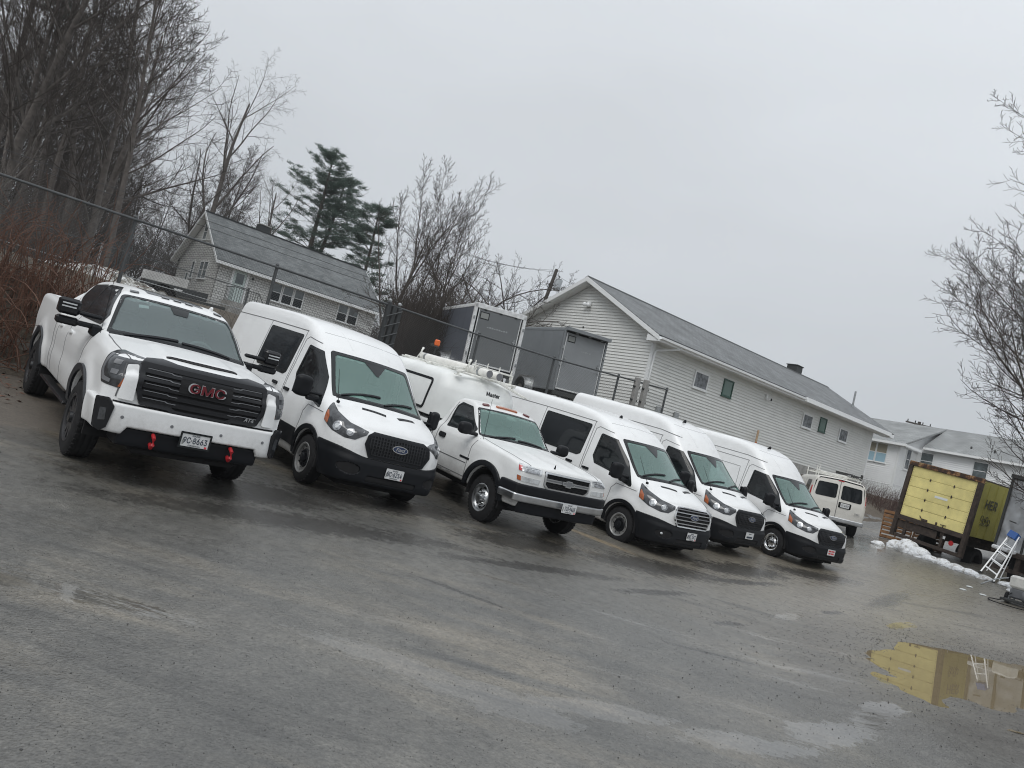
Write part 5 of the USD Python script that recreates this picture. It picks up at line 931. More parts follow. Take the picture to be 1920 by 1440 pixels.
# ---- older white work truck with cap, rack and pipe tubes
def make_work_truck(pos, yaw, roll=0.0):
    T = PchipInterpolator(*zip((-.3, 1.09), (.0, 1.11), (.05, 1.168), (.3, 1.215), (.8, 1.265), (1.45, 1.32), (1.55, 1.345), (2.02, 1.765), (2.16, 1.83), (2.45, 1.875), (2.72, 1.86), (2.84, 1.76), (2.93, 1.36), (3.0, 1.31), (7, 1.31))); dT = T.derivative()
    Wg = PchipInterpolator([.2, .5, .8, 1.05, 1.16, 1.24, 1.33, 1.55, 1.75, 1.9, 2.1], [.88, .94, .968, .965, .95, .915, .85, .785, .705, .63, .5])
    F0 = PchipInterpolator([.3, .55, .8, .9, 1.1, 1.2], [.10, .04, .02, .02, .03, .07])
    def f(x, y, z):
        s = -x; ay = np.abs(y); se = s - .16 * ay ** 2 * (1 - sstep(2.2, 2.6, s))
        top = (z - T(se) + (.02 + .04 * sstep(1.4, 1.9, s)) * ay ** 2 - .012 * (1 - sstep(.25, .45, ay)) * (s < 1.5)) / np.sqrt(1 + np.minimum(dT(se), 1.5) ** 2)
        W = Wg(np.clip(z, .2, 2.1)); W = W * (1 - sstep(2.85, 3.0, s)) + np.minimum(.97, .90 + .1 * z) * sstep(2.85, 3.0, s)
        bul = sum(.025 * np.exp(-((np.hypot(s - c, z - .39) - .56) / .10) ** 2) for c in (.93, 4.36))
        side = ay - W - bul + .05 * sstep(.45, 0, s); front = F0(np.clip(z, .3, 1.2)) + .05 * ay ** 2 + 1.3 * np.maximum(0, ay - .78) ** 2 - s
        d = smax(side, top, .05); d = smax(d, front, .04); d = smax(d, s - 5.75, .05); d = smax(d, .48 - z, .05)
        for c in (.93, 4.36): d = np.maximum(d, -np.maximum(np.hypot(s - c, (z - .40)) - .50, .58 - ay))
        return d
    v = Vehicle('work_truck', 'older white pickup with cab-high cap, roof rack and two white pipe tubes', 'pickup truck', pos, yaw, None, f, roll=roll)
    cav = lambda x, y, z, g=.05: np.maximum(np.maximum(f(x, y, z) + g, -x - 2.72 + g), np.maximum(.8 - z, 1.45 + x + .16 * y * y + .5 * np.maximum(0, 1.28 - z)))
    reg = lambda x, y, z: np.maximum(np.maximum(1.60 + x + .16 * y * y, -x - 2.03 - .16 * y * y), np.maximum(np.abs(y) - (.77 - .22 * (-x - 1.6)), 1.2 - z))
    DW = rpoly([(2.26, 1.735), (1.72, 1.335), (2.66, 1.29), (2.70, 1.68), (2.62, 1.75)], .04)
    reg2 = lambda x, y, z: np.minimum(reg(x, y, z), np.maximum(polysdf(DW.buffer(-.02), -x, z), .5 - np.abs(y)))
    v.body('body', lambda x, y, z: np.maximum(np.maximum(f(x, y, z), -cav(x, y, z)), np.where(cav(x, y, z, 0.) < .03, -reg2(x, y, z), -1.)), 'old_white_paint', (-5.9, -1.1, .3), (.12, 1.1, 2.0), .03)
    v.body('cab_lining', lambda x, y, z: cav(x, y, z, .066), 'interior', (-2.9, -1.05, .7), (-1.2, 1.05, 2.0), .05, drop=lambda x, y, z: reg2(x, y, z) < .05)
    v.put('underbody', box((-5.6, -.7, .36), (-.5, .7, .6)), 'under_dark')
    def wsp(e0, e1, w0, w1): return rpoly([(e0 + .16 * a * a, a) for a in np.linspace(-w0, w0, 13)] + [(e1 + .16 * a * a, a) for a in np.linspace(w1, -w1, 13)], .04)
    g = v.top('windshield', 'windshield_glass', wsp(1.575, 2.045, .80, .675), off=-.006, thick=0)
    v.top('windshield_frit', 'frit_black', wsp(1.55, 2.07, .82, .69).difference(wsp(1.60, 2.03, .78, .66)), off=.002, thick=.008, parent=g)
    v.top('mirror_mount', 'interior', sbox(1.97, -.10, 2.03, .10), off=-.03, h=.05, thick=.02, parent=g)
    for k in (-.42, .22): v.top('wiper', 'black_plastic', ribbon([(1.60, k - .22), (1.63, k + .36)], .026), off=.016, h=.05, thick=.016)
    v.top('cowl', 'black_plastic', rpoly([(1.515 + .16 * a * a, a) for a in np.linspace(-.78, .78, 13)] + [(1.57 + .16 * a * a, a) for a in np.linspace(.78, -.78, 13)], 0), off=.004, thick=.01)
    for yy, w_ in ((-.48, .07), (-.0, .24), (.48, .07)): v.top('roof_marker', 'amber' if yy == 0 else 'maroon_lens', rpoly([(2.18, yy - w_), (2.18, yy + w_), (2.25, yy + w_), (2.25, yy - w_)], .02), off=.028, h=.04, thick=.05)
    # grille
    gp = rpoly([(-.50, 1.135), (.50, 1.135), (.485, .92), (.40, .855), (-.40, .855), (-.485, .92)], .02)
    gr = v.front('grille', 'under_dark', gp, off=.006, h=.05, thick=.02)
    v.front('grille_frame', 'dull_chrome', gp.difference(gp.buffer(-.028)), off=.024, h=.05, thick=.03, parent=gr)
    for z0 in (.89, .915, .94, .965, 1.045, 1.07, 1.095): v.front('grille_bar', 'black_plastic', sbox(-.5, z0 - .005, .5, z0 + .005).intersection(gp.buffer(-.03)), off=.014, h=.06, thick=.01, parent=gr)
    v.front('grille_crossbar', 'dull_chrome', sbox(-.49, 1.022, .49, 1.034).union(sbox(-.49, .982, .49, .994)).intersection(gp), off=.026, h=.05, thick=.02, parent=gr)
    v.front('grille_crossbar', 'grey_band', sbox(-.48, .994, .48, 1.022).intersection(gp), off=.02, h=.05, thick=.02, parent=gr)
    bt = Polygon([(-.115, .985), (-.13, 1.033), (-.045, 1.033), (-.045, 1.055), (.055, 1.055), (.055, 1.033), (.13, 1.033), (.115, .985), (.045, .985), (.045, .963), (-.055, .963), (-.055, .985)])
    v.front('badge', 'grey_band', bt, off=.042, h=.04, thick=.03, parent=gr); v.front('badge_edge', 'dull_chrome', bt.buffer(.008).difference(bt.buffer(-.004)), off=.045, h=.04, thick=.03, parent=gr)
    for sd in (-1, 1):
        lamp = v.corner('headlight', 'lamp_clear', rpoly([(.02, 1.165), (.05, 1.06), (.43, 1.045), (.42, 1.135), (.15, 1.165)], .01), sd, (.26, .93), math.radians(62 if False else 50), off=.006, h=.04, thick=.03)
        v.corner('lamp_bowl', 'lamp_reflector', sbox(.16, 1.065, .38, 1.13).buffer(.008), sd, (.26, .93), math.radians(50), off=.010, h=.03, thick=.01, parent=lamp)
        v.corner('turn_lens', 'red_lens' if sd < 0 else 'lamp_clear', rpoly([(.03, 1.14), (.05, 1.06), (.10, 1.06), (.09, 1.14)], .006), sd, (.26, .93), math.radians(50), off=.011, h=.03, thick=.012, parent=lamp)
        lo = v.corner('lower_lamp', 'lamp_clear', rpoly([(.04, .985), (.06, .905), (.42, .90), (.43, .975)], .01), sd, (.26, .93), math.radians(50), off=.006, h=.04, thick=.03)
        v.corner('turn_lens', 'amber', rpoly([(.045, .98), (.065, .91), (.13, .91), (.11, .98)], .006), sd, (.26, .93), math.radians(50), off=.011, h=.03, thick=.012, parent=lo)
        dw = v.side('door_window', 'tinted_glass', DW.buffer(-.005), sd, off=-.003, h=.07, thick=0)
        v.side('window_seal', 'frit_black', DW.buffer(.018).difference(DW.buffer(-.02)), sd, off=.004, h=.06, thick=.01, parent=dw)
        v.side('door_seam', 'seam_dark', shapely.union_all([ribbon([(1.60, .55), (1.58, 1.1), (1.50, 1.28)], .012), ribbon([(2.80, .54), (2.79, 1.3), (2.74, 1.75)], .012), ribbon([(2.95, .5), (2.95, 1.29)], .02), ribbon([(1.6, .565), (2.8, .555)], .012), ribbon([(1.62, .80), (2.78, .79)], .016)]), sd, off=.003, h=.05, thick=.008)
        v.side('door_handle', 'black_plastic', rpoly([(2.48, 1.055), (2.70, 1.055), (2.70, 1.15), (2.48, 1.15)], .04), sd, off=.02, h=.04, thick=.03)
        v.side('trim_badge', 'black_plastic', sbox(1.54, .865, 1.84, .90), sd, off=.01, h=.05, thick=.012)
        for c in (.93, 4.36):
            v.side('wheel_arch_trim', 'black_plastic', Point(c, .40).buffer(.60, 24).difference(Point(c, .40).buffer(.505, 24)).difference(sbox(c - 1, -1, c + 1, .48)), sd, off=.05, h=.06, thick=.10)
            wheel(v, c, sd * .835, .385, 'chev', .245); wheel_well(v, c, .40, .494, sd, .59, .945)
        my = sd * 1.12
        ml = v.body('mirror', lambda x, y, z: smax(smax(np.abs(-x - 1.68) - .07, np.abs(y - sd * 1.13) - .13, .07), np.abs(z - 1.385) - .11, .09), 'black_plastic', (-1.9, my - .3, 1.2), (-1.5, my + .3, 1.55), .02)
        put('mirror_arm', cbox((-1.72, sd * .86, 1.29), (-1.62, sd * 1.06, 1.35), .02), 'black_plastic', ml); put('mirror_glass', box((-1.757, sd * 1.04, 1.31), (-1.752, sd * 1.22, 1.46)), 'dark_glass', ml)
        v.top('hood_seam', 'seam_dark', ribbon([(1.5, sd * .80), (.9, sd * .83), (.35, sd * .80), (.14, sd * .74)], .012), off=.003, h=.05, thick=.008)
        v.side('rocker', 'black_plastic', rpoly([(1.55, .47), (1.55, .54), (2.9, .53), (2.9, .47)], 0), sd, off=.01, h=.08, thick=.03)
    # bumper: black pad over a chrome bar
    bp = v.body('bumper', lambda x, y, z: smax(smax(f(x, y, z + .0) - .075, np.maximum(.585 - z, z - .715), .03), -x - .42, .03), 'dull_chrome', (-.75, -1.2, .5), (.2, 1.2, .82), .02)
    v.body('bumper_pad', lambda x, y, z: smax(smax(f(x, y, z) - .06, np.maximum(.712 - z, z - .865), .03), -x - .45, .03), 'black_plastic', (-.75, -1.2, .65), (.2, 1.2, .93), .02, parent=bp)
    v.body('bumper_valance', lambda x, y, z: smax(smax(f(x, y, z + .15) - .01, np.maximum(.40 - z, z - .60), .03), np.maximum(-x - .5, np.abs(y) - .86), .04), 'black_plastic', (-.65, -1.1, .3), (.1, 1.1, .68), .03, parent=bp)
    plate(v, .115, .06, .635, '710·9465', parent=None)
    v.put('hood_ornament', prism(Polygon([(0, 0), (.05, 0), (.025, .10)]), .012).apply_transform(frame((-.12, -.30, 1.165), (0, 1, 0), (0, 0, 1), (1, 0, 0))), 'black_plastic')
    v.put('antenna', tube([(-1.45, -.86, 1.27), (-1.55, -.84, 1.98)], [.005, .003], 5), 'black_plastic')
    v.put('dashboard', cbox((-2.0, -.74, 1.0), (-1.62, .74, 1.30), .05), 'interior')
    st = v.put('seat', cat(cbox((-2.7, -.66, .8), (-2.2, .66, .98), .05), cbox((-2.70, -.66, .95), (-2.55, .66, 1.50), .06)), 'seat_grey')
    for sy in (-.4, .4): put('headrest', cbox((-2.69, sy - .13, 1.50), (-2.58, sy + .13, 1.66), .04), 'seat_grey', st)
    v.put('steering_wheel', moved(trimesh.creation.torus(.19, .017, major_sections=28, minor_sections=8), frame((-2.08, .38, 1.24), (0, 1, 0), (-.5, 0, .87), (-.87, 0, -.5))), 'interior', smooth=40)
    # cap over the bed
    CW = PchipInterpolator([1.2, 1.5, 1.9, 2.1, 2.3], [.965, .945, .90, .86, .78])
    def cf(x, y, z):
        s = -x; ay = np.abs(y); fr = PchipInterpolator([1.2, 1.7, 1.9, 2.1, 2.3], [2.97, 2.93, 2.95, 3.05, 3.25])(np.clip(z, 1.2, 2.3)) + .25 * np.maximum(0, ay - .25) ** 2 + .25 * ay ** 3
        d = smax(ay - CW(np.clip(z, 1.2, 2.3)), z - 2.285 + .05 * ay ** 2 + .0 * s, .16); d = smax(d, (fr - s) / 1.1, .14); return smax(smax(d, s - 5.70, .08), 1.315 - z, .02)
    cp = v.body('truck_cap', cf, 'cap_white', (-5.85, -1.1, 1.2), (-2.75, 1.1, 2.45), .03)
    for sd in (-1, 1):
        wn = rpoly([(3.62, 1.44), (3.60, 2.0), (5.3, 2.0), (5.3, 1.44)], .06)
        v.side('cap_door', 'cap_white', wn, sd, off=.012, h=.1, thick=.02, parent=cp, f=cf); v.side('cap_door_seal', 'black_plastic', wn.buffer(.035).difference(wn.buffer(-.015)), sd, off=.016, h=.07, thick=.02, parent=cp, f=cf)
        v.side('cap_base_seal', 'black_plastic', ribbon([(3.02, 1.325), (5.68, 1.325)], .03), sd, off=.01, h=.1, thick=.02, parent=cp, f=cf)
    tm = meshkit.text_mesh('Master', .075, .004, True); tm.apply_transform(np.array([[1, .2, 0, 0], [0, 1, 0, 0], [0, 0, 1, 0], [0, 0, 0, 1.0]]))
    v.pt('cap_lettering', 'black_plastic', shapely.union_all([Polygon(tm.vertices[t][:, :2]) for t in tm.faces if abs(tm.face_normals[list(map(tuple, tm.faces)).index(tuple(t))][2]) > .9 and tm.vertices[t][:, 2].max() < .001]).buffer(.0012), (0.0 - 2.5, -.02, 1.99), (0, 1, 0), (.25, 0, .97), (-.97, 0, .0), off=.004, h=.03, thick=.006, parent=cp, f=cf)
    rk = v.put('roof_rack', cat(*[bar((-5.5, y, 2.315), (-3.0, y, 2.315), .018) for y in (-.62, .62)], *[cbox((-s - .03, -.72, 2.27), (-s + .03, .72, 2.305), .008) for s in (3.15, 4.35, 5.45)]), 'rack_white')
    for s in (3.15, 5.45):
        for y in (-.66, .66): put('rack_foot', cat(cbox((-s - .07, y - .05, 2.215), (-s + .07, y + .05, 2.235), .006), bar((-s, y, 2.22), (-s, y, 2.30), .02), bar((-s - .05, y, 2.22), (-s, y, 2.29), .012), bar((-s + .05, y, 2.22), (-s, y, 2.29), .012)), 'rack_white', rk)
    put('ladder_arm', cat(*[bar((-3.0 - a, y0, 2.30), (-2.72 - a, y0 + .55, 2.14), .014) for a in (0., .14) for y0 in (.22,)], *[bar((-3.3 - a, -.70, 2.34), (-3.75 - a, -.1, 2.40), .014) for a in (0, .1)], bar((-2.72, .77, 2.14), (-2.86, .77, 2.14), .014)), 'rack_white', rk)
    for s in (3.5, 5.5):
        put('rack_hoop', cat(tube([(-s, -.26, 2.30), (-s, -.26, 2.52), (-s - .03, -.22, 2.57), (-s - .10, -.2, 2.57)], .022, 8), bar((-s - .16, -.26, 2.30), (-s, -.26, 2.50), .014)), 'rack_white', rk, smooth=40)
    for k in range(4): put('rack_pin', bar((-3.35, -.22 + .30 * k, 2.40), (-3.35, -.22 + .30 * k, 2.60), .013), 'rack_white', rk)
    put('rack_rail', cat(cbox((-3.38, -.28, 2.475), (-3.32, .74, 2.51), .008), cbox((-3.38, .70, 2.30), (-3.32, .74, 2.50), .008)), 'rack_white', rk)
    for y, l in ((-.11, 'front pipe tube'), (.13, 'rear pipe tube')):
        p_ = v.put('pipe_tube', lathe([(.002, 0), (.080, 0), (.080, 2.75), (.002, 2.75)], 24).apply_transform(frame((-5.68, y, 2.40), (0, 1, 0), (0, 0, 1), (1, 0, 0))), 'pipe_white', smooth=40)
        put('pipe_cap', lathe([(.002, 2.752), (.072, 2.752), (.072, 2.757), (.002, 2.757)], 24).apply_transform(frame((-5.68, y, 2.40), (0, 1, 0), (0, 0, 1), (1, 0, 0))), 'grey_band', p_)
        for s in (3.3, 5.5): put('pipe_collar', lathe([(.081, 0), (.086, 0), (.086, .07), (.081, .07)], 24).apply_transform(frame((-s, y, 2.40), (0, 1, 0), (0, 0, 1), (1, 0, 0))), 'galvanised', p_, smooth=40)
    return v

# ---- older van seen from behind
def make_rear_van(pos, yaw):
    L = 5.6
    def f(x, y, z):
        ay = np.abs(y); Wz = PchipInterpolator([.3, .6, 1.0, 1.3, 1.7, 2.0, 2.2], [.93, .985, 1.0, .975, .91, .83, .7])(np.clip(z, .3, 2.2))
        d = smax(ay - Wz, z - 2.02 + .07 * ay ** 2, .17); rear = -x + PchipInterpolator([.3, 1.1, 1.3, 2.0, 2.2], [0.0, 0.0, .02, .12, .2])(np.clip(z, .3, 2.2)) + .05 * ay ** 2 + .5 * np.maximum(0, ay - .75) ** 2
        d = smax(d, rear, .07); d = smax(smax(d, x - L, .3), .50 - z, .05); d = smax(d, z - (1.2 + np.maximum(0, L - 1.0 - x) * 1.0), .2)
        for c in (1.05, 4.5): d = np.maximum(d, -np.maximum(np.hypot(x - c, z - .37) - .46, .55 - ay))
        return d
    v = Vehicle('work_van', 'dirty cream-white van seen from behind with ladder rack and red tail lamps', 'van', pos, yaw, None, f, up=np.array([0, 0, 1.0]))
    v.body('body', f, 'dirty_white_paint', (-.1, -1.1, .4), (L + .1, 1.1, 2.15), .03)
    v.put('underbody', box((.15, -.75, .35), (L - .4, .75, .6)), 'under_dark')
    R = lambda name, m, poly, **k: v.pt(name, m, poly, (-.5, 0, 0), (0, 1, 0), (0, 0, 1), (1, 0, 0), **k)
    for sd in (-1, 1):
        dr = R('rear_door', 'dirty_white_paint', rpoly([(sd * .012, .60), (sd * .88, .60), (sd * .91, 1.25), (sd * .80, 1.88), (sd * .012, 1.90)], .04), off=.012, h=.08, thick=.03)
        w_ = R('rear_window', 'dark_glass', rpoly([(sd * .10, 1.30), (sd * .80, 1.28), (sd * .74, 1.76), (sd * .10, 1.78)], .07), off=.018, h=.06, thick=.01)
        R('window_seal', 'frit_black', rpoly([(sd * .08, 1.28), (sd * .82, 1.26), (sd * .76, 1.78), (sd * .08, 1.80)], .07).difference(rpoly([(sd * .11, 1.31), (sd * .79, 1.29), (sd * .73, 1.75), (sd * .11, 1.77)], .06)), off=.021, h=.05, thick=.01, parent=w_)
        tl = v.pt('tail_lamp', 'red_lens', rpoly([(.0, 1.18), (.13, 1.18), (.11, 1.56), (-.02, 1.56)], .02), np.array([-.3, sd * 1.25, 0]), (.8 * 0.5, -sd * .86, 0), (0, 0, 1), (.86, -sd * .5, 0), off=.012, h=.04, thick=.03)
        v.pt('reverse_lens', 'lamp_clear', rpoly([(.02, 1.19), (.12, 1.19), (.115, 1.26), (.015, 1.26)], .01), np.array([-.3, sd * 1.25, 0]), (.8 * .5, -sd * .86, 0), (0, 0, 1), (.86, -sd * .5, 0), off=.018, h=.04, thick=.02, parent=tl)
        v.side('side_window', 'dark_glass', rpoly([(-.55, 1.30), (-1.5, 1.28), (-1.5, 1.78), (-.62, 1.76)], .05), sd, off=.004, h=.08, thick=.01); v.side('door_seam', 'seam_dark', ribbon([(-2.0, .55), (-2.0, 1.85)], .014).union(ribbon([(-3.3, .55), (-3.3, 1.85)], .014)), sd, off=.003, h=.06, thick=.008)
        for c in (1.05, 4.5): wheel(v, -c, sd * .86, .37, 'chev', .24)
    R('roof_seam', 'frit_black', ribbon([(-.88, 1.28), (-.84, 1.76), (-.72, 1.93), (0, 1.965), (.72, 1.93), (.84, 1.76), (.88, 1.28)], .04), off=.006, h=.06, thick=.01)
    R('door_gap', 'seam_dark', sbox(-.012, .60, .012, 1.9), off=.004, h=.08, thick=.01)
    R('brake_lamp', 'red_lens', rpoly([(-.10, 1.92), (.10, 1.92), (.10, 1.95), (-.10, 1.95)], .005), off=.02, h=.04, thick=.02)
    R('plate_recess', 'frit_black', rpoly([(-.48, .98), (-.04, .98), (-.04, 1.18), (-.48, 1.18)], .03), off=.018, h=.06, thick=.02)
    plate(v, -.045, -.26, 1.08, '2C 4083', rear=True, top='', bottom='', w=.3)
    tm = meshkit.text_mesh('GMC', .06, .006, True); v.put('badge', moved(tm, frame((-.035, -.62, .84), (0, -1, 0), (0, 0, 1), (-1, 0, 0))), 'grey_band')
    v.body('bumper', lambda x, y, z: smax(smax(np.abs(y) - .97, np.abs(z - .54) - .085, .04), np.abs(x + .02) - .14, .05), 'dull_chrome', (-.3, -1.1, .4), (.3, 1.1, .7), .025)
    v.put('hitch', cat(cbox((-.22, -.05, .38), (.1, .05, .48), .01), cbox((-.1, -.5, .40), (.05, .5, .47), .01)), 'under_dark')
    rk = v.put('roof_rack', cat(*[bar((.5, y, 2.16), (3.6, y, 2.16), .016) for y in (-.72, .72)], *[cbox((x - .025, -.78, 2.13), (x + .025, .78, 2.165), .006) for x in (.6, 1.8, 3.2)], *[bar((x, y, 1.93), (x, y, 2.35 if y > 0 else 2.2), .018) for x in (.6, 1.1, 3.2) for y in (-.75, .75)]), 'rack_white')
    put('rack_clamp', cat(cbox((.5, -.72, 2.18), (.62, -.30, 2.26), .01), cbox((.9, -.5, 2.20), (1.02, .1, 2.30), .01), cbox((.55, -.78, 2.12), (.60, -.70, 2.34), .01), *[bar((.58, -.7 + .1 * i, 2.16), (1.3, -.62 + .1 * i, 2.30), .012) for i in range(5)]), 'dark_iron', rk)
    put('ladder_side', cat(*[bar((.45, y, 2.20), (3.0, y, 2.24), .02) for y in (-.66, -.32)], *[bar((.6 + .3 * i, -.66, 2.205), (.6 + .3 * i, -.32, 2.205), .014) for i in range(8)]), 'aluminium', rk)
    return v

make_gmc((-3.436, 8.935, .553), 38.89)
make_van((-1.418, 11.417, .578), 38.3, 'white van with side window, black grille and papers behind its windshield', False, 'black', True, 'steel', 'BC·6214', papers=True, marker=False, roll=.03)
_o = np.array([1.279, 12.632, .517]); make_work_truck(tuple(_o - .05 * np.array([.7935, .6085, -.0066])), 36.0)
make_van((4.122, 15.314, .404), 38.83, 'white van with chrome-barred grille, fog lamps and side window', False, 'chrome', True, 'steel', 'BE 5C', fog=True)
make_van((6.053, 17.677, .54), 38.05, 'tall-roofed white van wedged between two others, its front wheel hidden', True, 'black', False, 'steel', '', plate_kw=dict(top='', bottom='', bars=[(-.11, -.055, .11, -.015), (-.05, .035, .05, .05)]))
make_van((8.76, 19.441, .503), 32.0, 'tall-roofed white van with bright hubs and red dealer plate, last of the row', True, 'black', False, 'dual', '', plate_kw=dict(top='', bottom='', red=True, bars=[(-.12, .015, -.02, .05), (0, .015, .12, .05), (-.11, -.045, -.04, -.01), (-.02, -.045, .11, -.01)]))
make_rear_van((12.53, 27.98, 1.20), 166.6)

# ---------------------------------------------------------------- trees and brush
def grow(seed, H, r0, P):
    """bare tree: returns polylines (points, radii, level). P: per-level lists"""
    rng = np.random.default_rng(seed); out = []
    def br(p, d, L, r, lev, ph):
        n = P['seg'][lev]; pts, dd = [p], d / np.linalg.norm(d)
        for i in range(n):
            dd = dd + rng.normal(0, P['wob'][lev], 3) + np.array([0, 0, P['up'][lev]]); dd /= np.linalg.norm(dd); pts.append(pts[-1] + dd * L / n)
        pts = np.array(pts); t = np.linspace(0, 1, n + 1); rad = np.maximum(r * (1 - P['tap'][lev] * t), P['rmin'])
        out.append((pts, rad, lev))
        if lev + 1 >= len(P['seg']): return
        k = P['num'][lev]; k = max(1, int(round(k * rng.uniform(.8, 1.2)))); t0 = P['t0'][lev]
        for i in range(k):
            u = t0 + (1 - t0) * (i + rng.random() * .8) / k; u = min(u, .99); q = u * n; a = int(q); fr = q - a
            c = pts[a] * (1 - fr) + pts[a + 1] * fr; pd = pts[a + 1] - pts[a]; pd /= np.linalg.norm(pd)
            ph += 2.4 + rng.normal(0, .35); s = np.array([pd[1], -pd[0], 0]) if abs(pd[2]) < .95 else np.array([0, pd[2], -pd[1]]); s /= np.linalg.norm(s); w = crs(pd, s); side = math.cos(ph) * s + math.sin(ph) * w
            an = math.radians(P['ang'][lev] * rng.uniform(.75, 1.25)); nd = math.cos(an) * pd + math.sin(an) * side
            if 'lean' in P: nd = nd + P['lean'] * .25
            l = L * P['len'][lev] * (1 - P['short'][lev] * (u - t0) / (1 - t0)) * rng.uniform(.75, 1.15)
            br(c, nd, l, (r * (1 - P['tap'][lev] * u)) * P['rr'][lev], lev + 1, ph)
    br(np.zeros(3), np.array(P.get('dir', (0.02, 0, 1.0)), float), H, r0, 0, seed * 1.3)
    return out
def tree_meshes(lines, split=2, sides=(8, 6, 4, 3, 3)):
    return tubes([(p, r, sides[l]) for p, r, l in lines if l < split]), tubes([(p, r, sides[l]) for p, r, l in lines if l >= split])
BROAD = dict(seg=[9, 8, 6, 4, 2], wob=[.05, .07, .10, .13, .15], up=[.02, .06, .06, .06, .06], tap=[.8, .8, .75, .7, .6], num=[11, 11, 8, 6], t0=[.16, .22, .15, .15], ang=[38, 40, 42, 42], len=[.66, .44, .42, .40], short=[.55, .55, .5, .4], rr=[.5, .5, .5, .55], rmin=.005)
TALL = dict(seg=[12, 6, 5, 3], wob=[.025, .08, .12, .14], up=[.02, .06, .06, .06], tap=[.85, .8, .75, .7], num=[26, 9, 7], t0=[.28, .2, .15], ang=[50, 42, 42], len=[.30, .42, .42], short=[.65, .5, .4], rr=[.38, .5, .5], rmin=.007)
VASE = dict(seg=[7, 8, 6, 4, 2], wob=[.04, .05, .08, .11, .13], up=[.02, .07, .08, .08, .08], tap=[.75, .8, .75, .7, .6], num=[9, 13, 8, 5], t0=[.10, .18, .15, .15], ang=[27, 34, 38, 40], len=[.95, .36, .40, .40], short=[.35, .5, .4, .4], rr=[.62, .5, .5, .55], rmin=.006)
LOW = dict(seg=[4, 8, 6, 4, 2], wob=[.06, .10, .12, .14, .16], up=[.02, -.01, .05, .07, .08], tap=[.5, .75, .75, .7, .6], num=[10, 11, 8, 5], t0=[.25, .2, .15, .15], ang=[52, 42, 42, 42], len=[1.75, .42, .42, .42], short=[.2, .5, .4, .4], rr=[.6, .5, .5, .55], rmin=.006)
DROOP = dict(BROAD, up=[.02, .05, .01, -.07, -.10], num=[10, 9, 7, 4], ang=[32, 40, 45, 50])
BUSH = dict(seg=[2, 5, 4, 3], wob=[.05, .12, .15, .16], up=[.0, .06, .04, .04], tap=[.3, .7, .7, .6], num=[9, 7, 5], t0=[.05, .15, .15], ang=[32, 38, 40], len=[3.2, .45, .42], short=[.1, .4, .4], rr=[.8, .55, .6], rmin=.006)
def tree_proto(name, label, cat_, M, seed, H, r0, P, bark='bark', twig='twig', group=None):
    t = thing(name, label, cat_, M, group); a, b = tree_meshes(grow(seed, H, r0, P)); put('trunk', a, bark, t, smooth=True); put('crown', b, twig, t, smooth=True); return t
def gz(x, y): return float(height(np.array(x), np.array(y)))
def at(x, y, rz=0.0, s=1.0, tilt=0.0, tdir=0.0, sink=.1): return TR(x, y, gz(x, y) - sink, rz, s, tilt, tdir)
WOOD = 'bare trees crowded in the wood behind the left fence'; WL = 'bare grey tree among many in the crowded wood left of the house'
big = tree_proto('bare_tree', 'largest bare tree at left, many thick limbs spreading over the fence', 'tree', at(-19.0, 26.5, .6), 3, 12.5, .20, BROAD, 'bark_dark', 'twig_dark')
tall = tree_proto('forest_tree', WL, 'tree', at(-20.5, 30.0, 1.0), 5, 17.0, .14, TALL, 'bark_dark', 'twig_dark', WOOD)
drp = tree_proto('drooping_tree', 'bare tree with drooping twigs rising behind the brick-sided house gable', 'tree', at(-29.0, 64.0, 2.2), 8, 18.0, .34, DROOP, 'bark_dark', 'twig_dark')
mp = tree_proto('vase_tree', 'slim bare tree with steep forked stems right of the pines', 'tree', at(-7.7, 42.5, .5), 13, 7.8, .13, VASE, 'bark_dark', 'twig_dark')
low = tree_proto('spreading_tree', 'low wide bare tree arching over the dark cargo trailer', 'tree', at(-3.0, 36.5, 0.4), 21, 3.3, .17, LOW, 'bark_dark', 'twig_dark')
tree_proto('bare_shrub', 'tall leafless shrub at the fence left of the snow heap', 'shrub', at(-14.6, 20.0), 31, 1.0, .05, BUSH, 'bark', 'twig')
clone(big, 'bare_tree', at(-18.2, 31.0, 2.6, .95), 'bare tree leaning right beside the largest one at left', 'tree')
clone(big, 'bare_tree', at(-25.5, 42.0, 4.1, 1.1), 'broad bare tree farther back in the left wood, left of the gable', 'tree')
clone(mp, 'vase_tree', at(-4.8, 41.0, 2.0, .88), 'shorter forked bare tree in front of the slim one', 'tree')
clone(low, 'spreading_tree', at(-0.6, 40.5, 3.0, 1.05), 'bare tree leaning towards the utility pole behind the trailers', 'tree')
clone(drp, 'drooping_tree', at(-24.5, 68.0, 4.0, .7), 'smaller bare tree just right of the drooping one, behind the roof', 'tree')
rng = np.random.default_rng(77)
for i in range(25):
    px = rng.uniform(-140, 420); D = rng.uniform(24, 62); xx = (px - 960) / 1440 * D * .98 - .10 * D + rng.normal(0, .5)
    if abs(xx + 16.2) + abs(D - 26) < 2: continue
    if fence_ds(xx, D)[0] < 3 or (-.55 * D < xx < -.17 * D): continue
    clone(tall, 'forest_tree', at(xx, D, rng.uniform(0, 6), rng.uniform(.75, 1.15), rng.uniform(0, .07), rng.uniform(0, 6)))
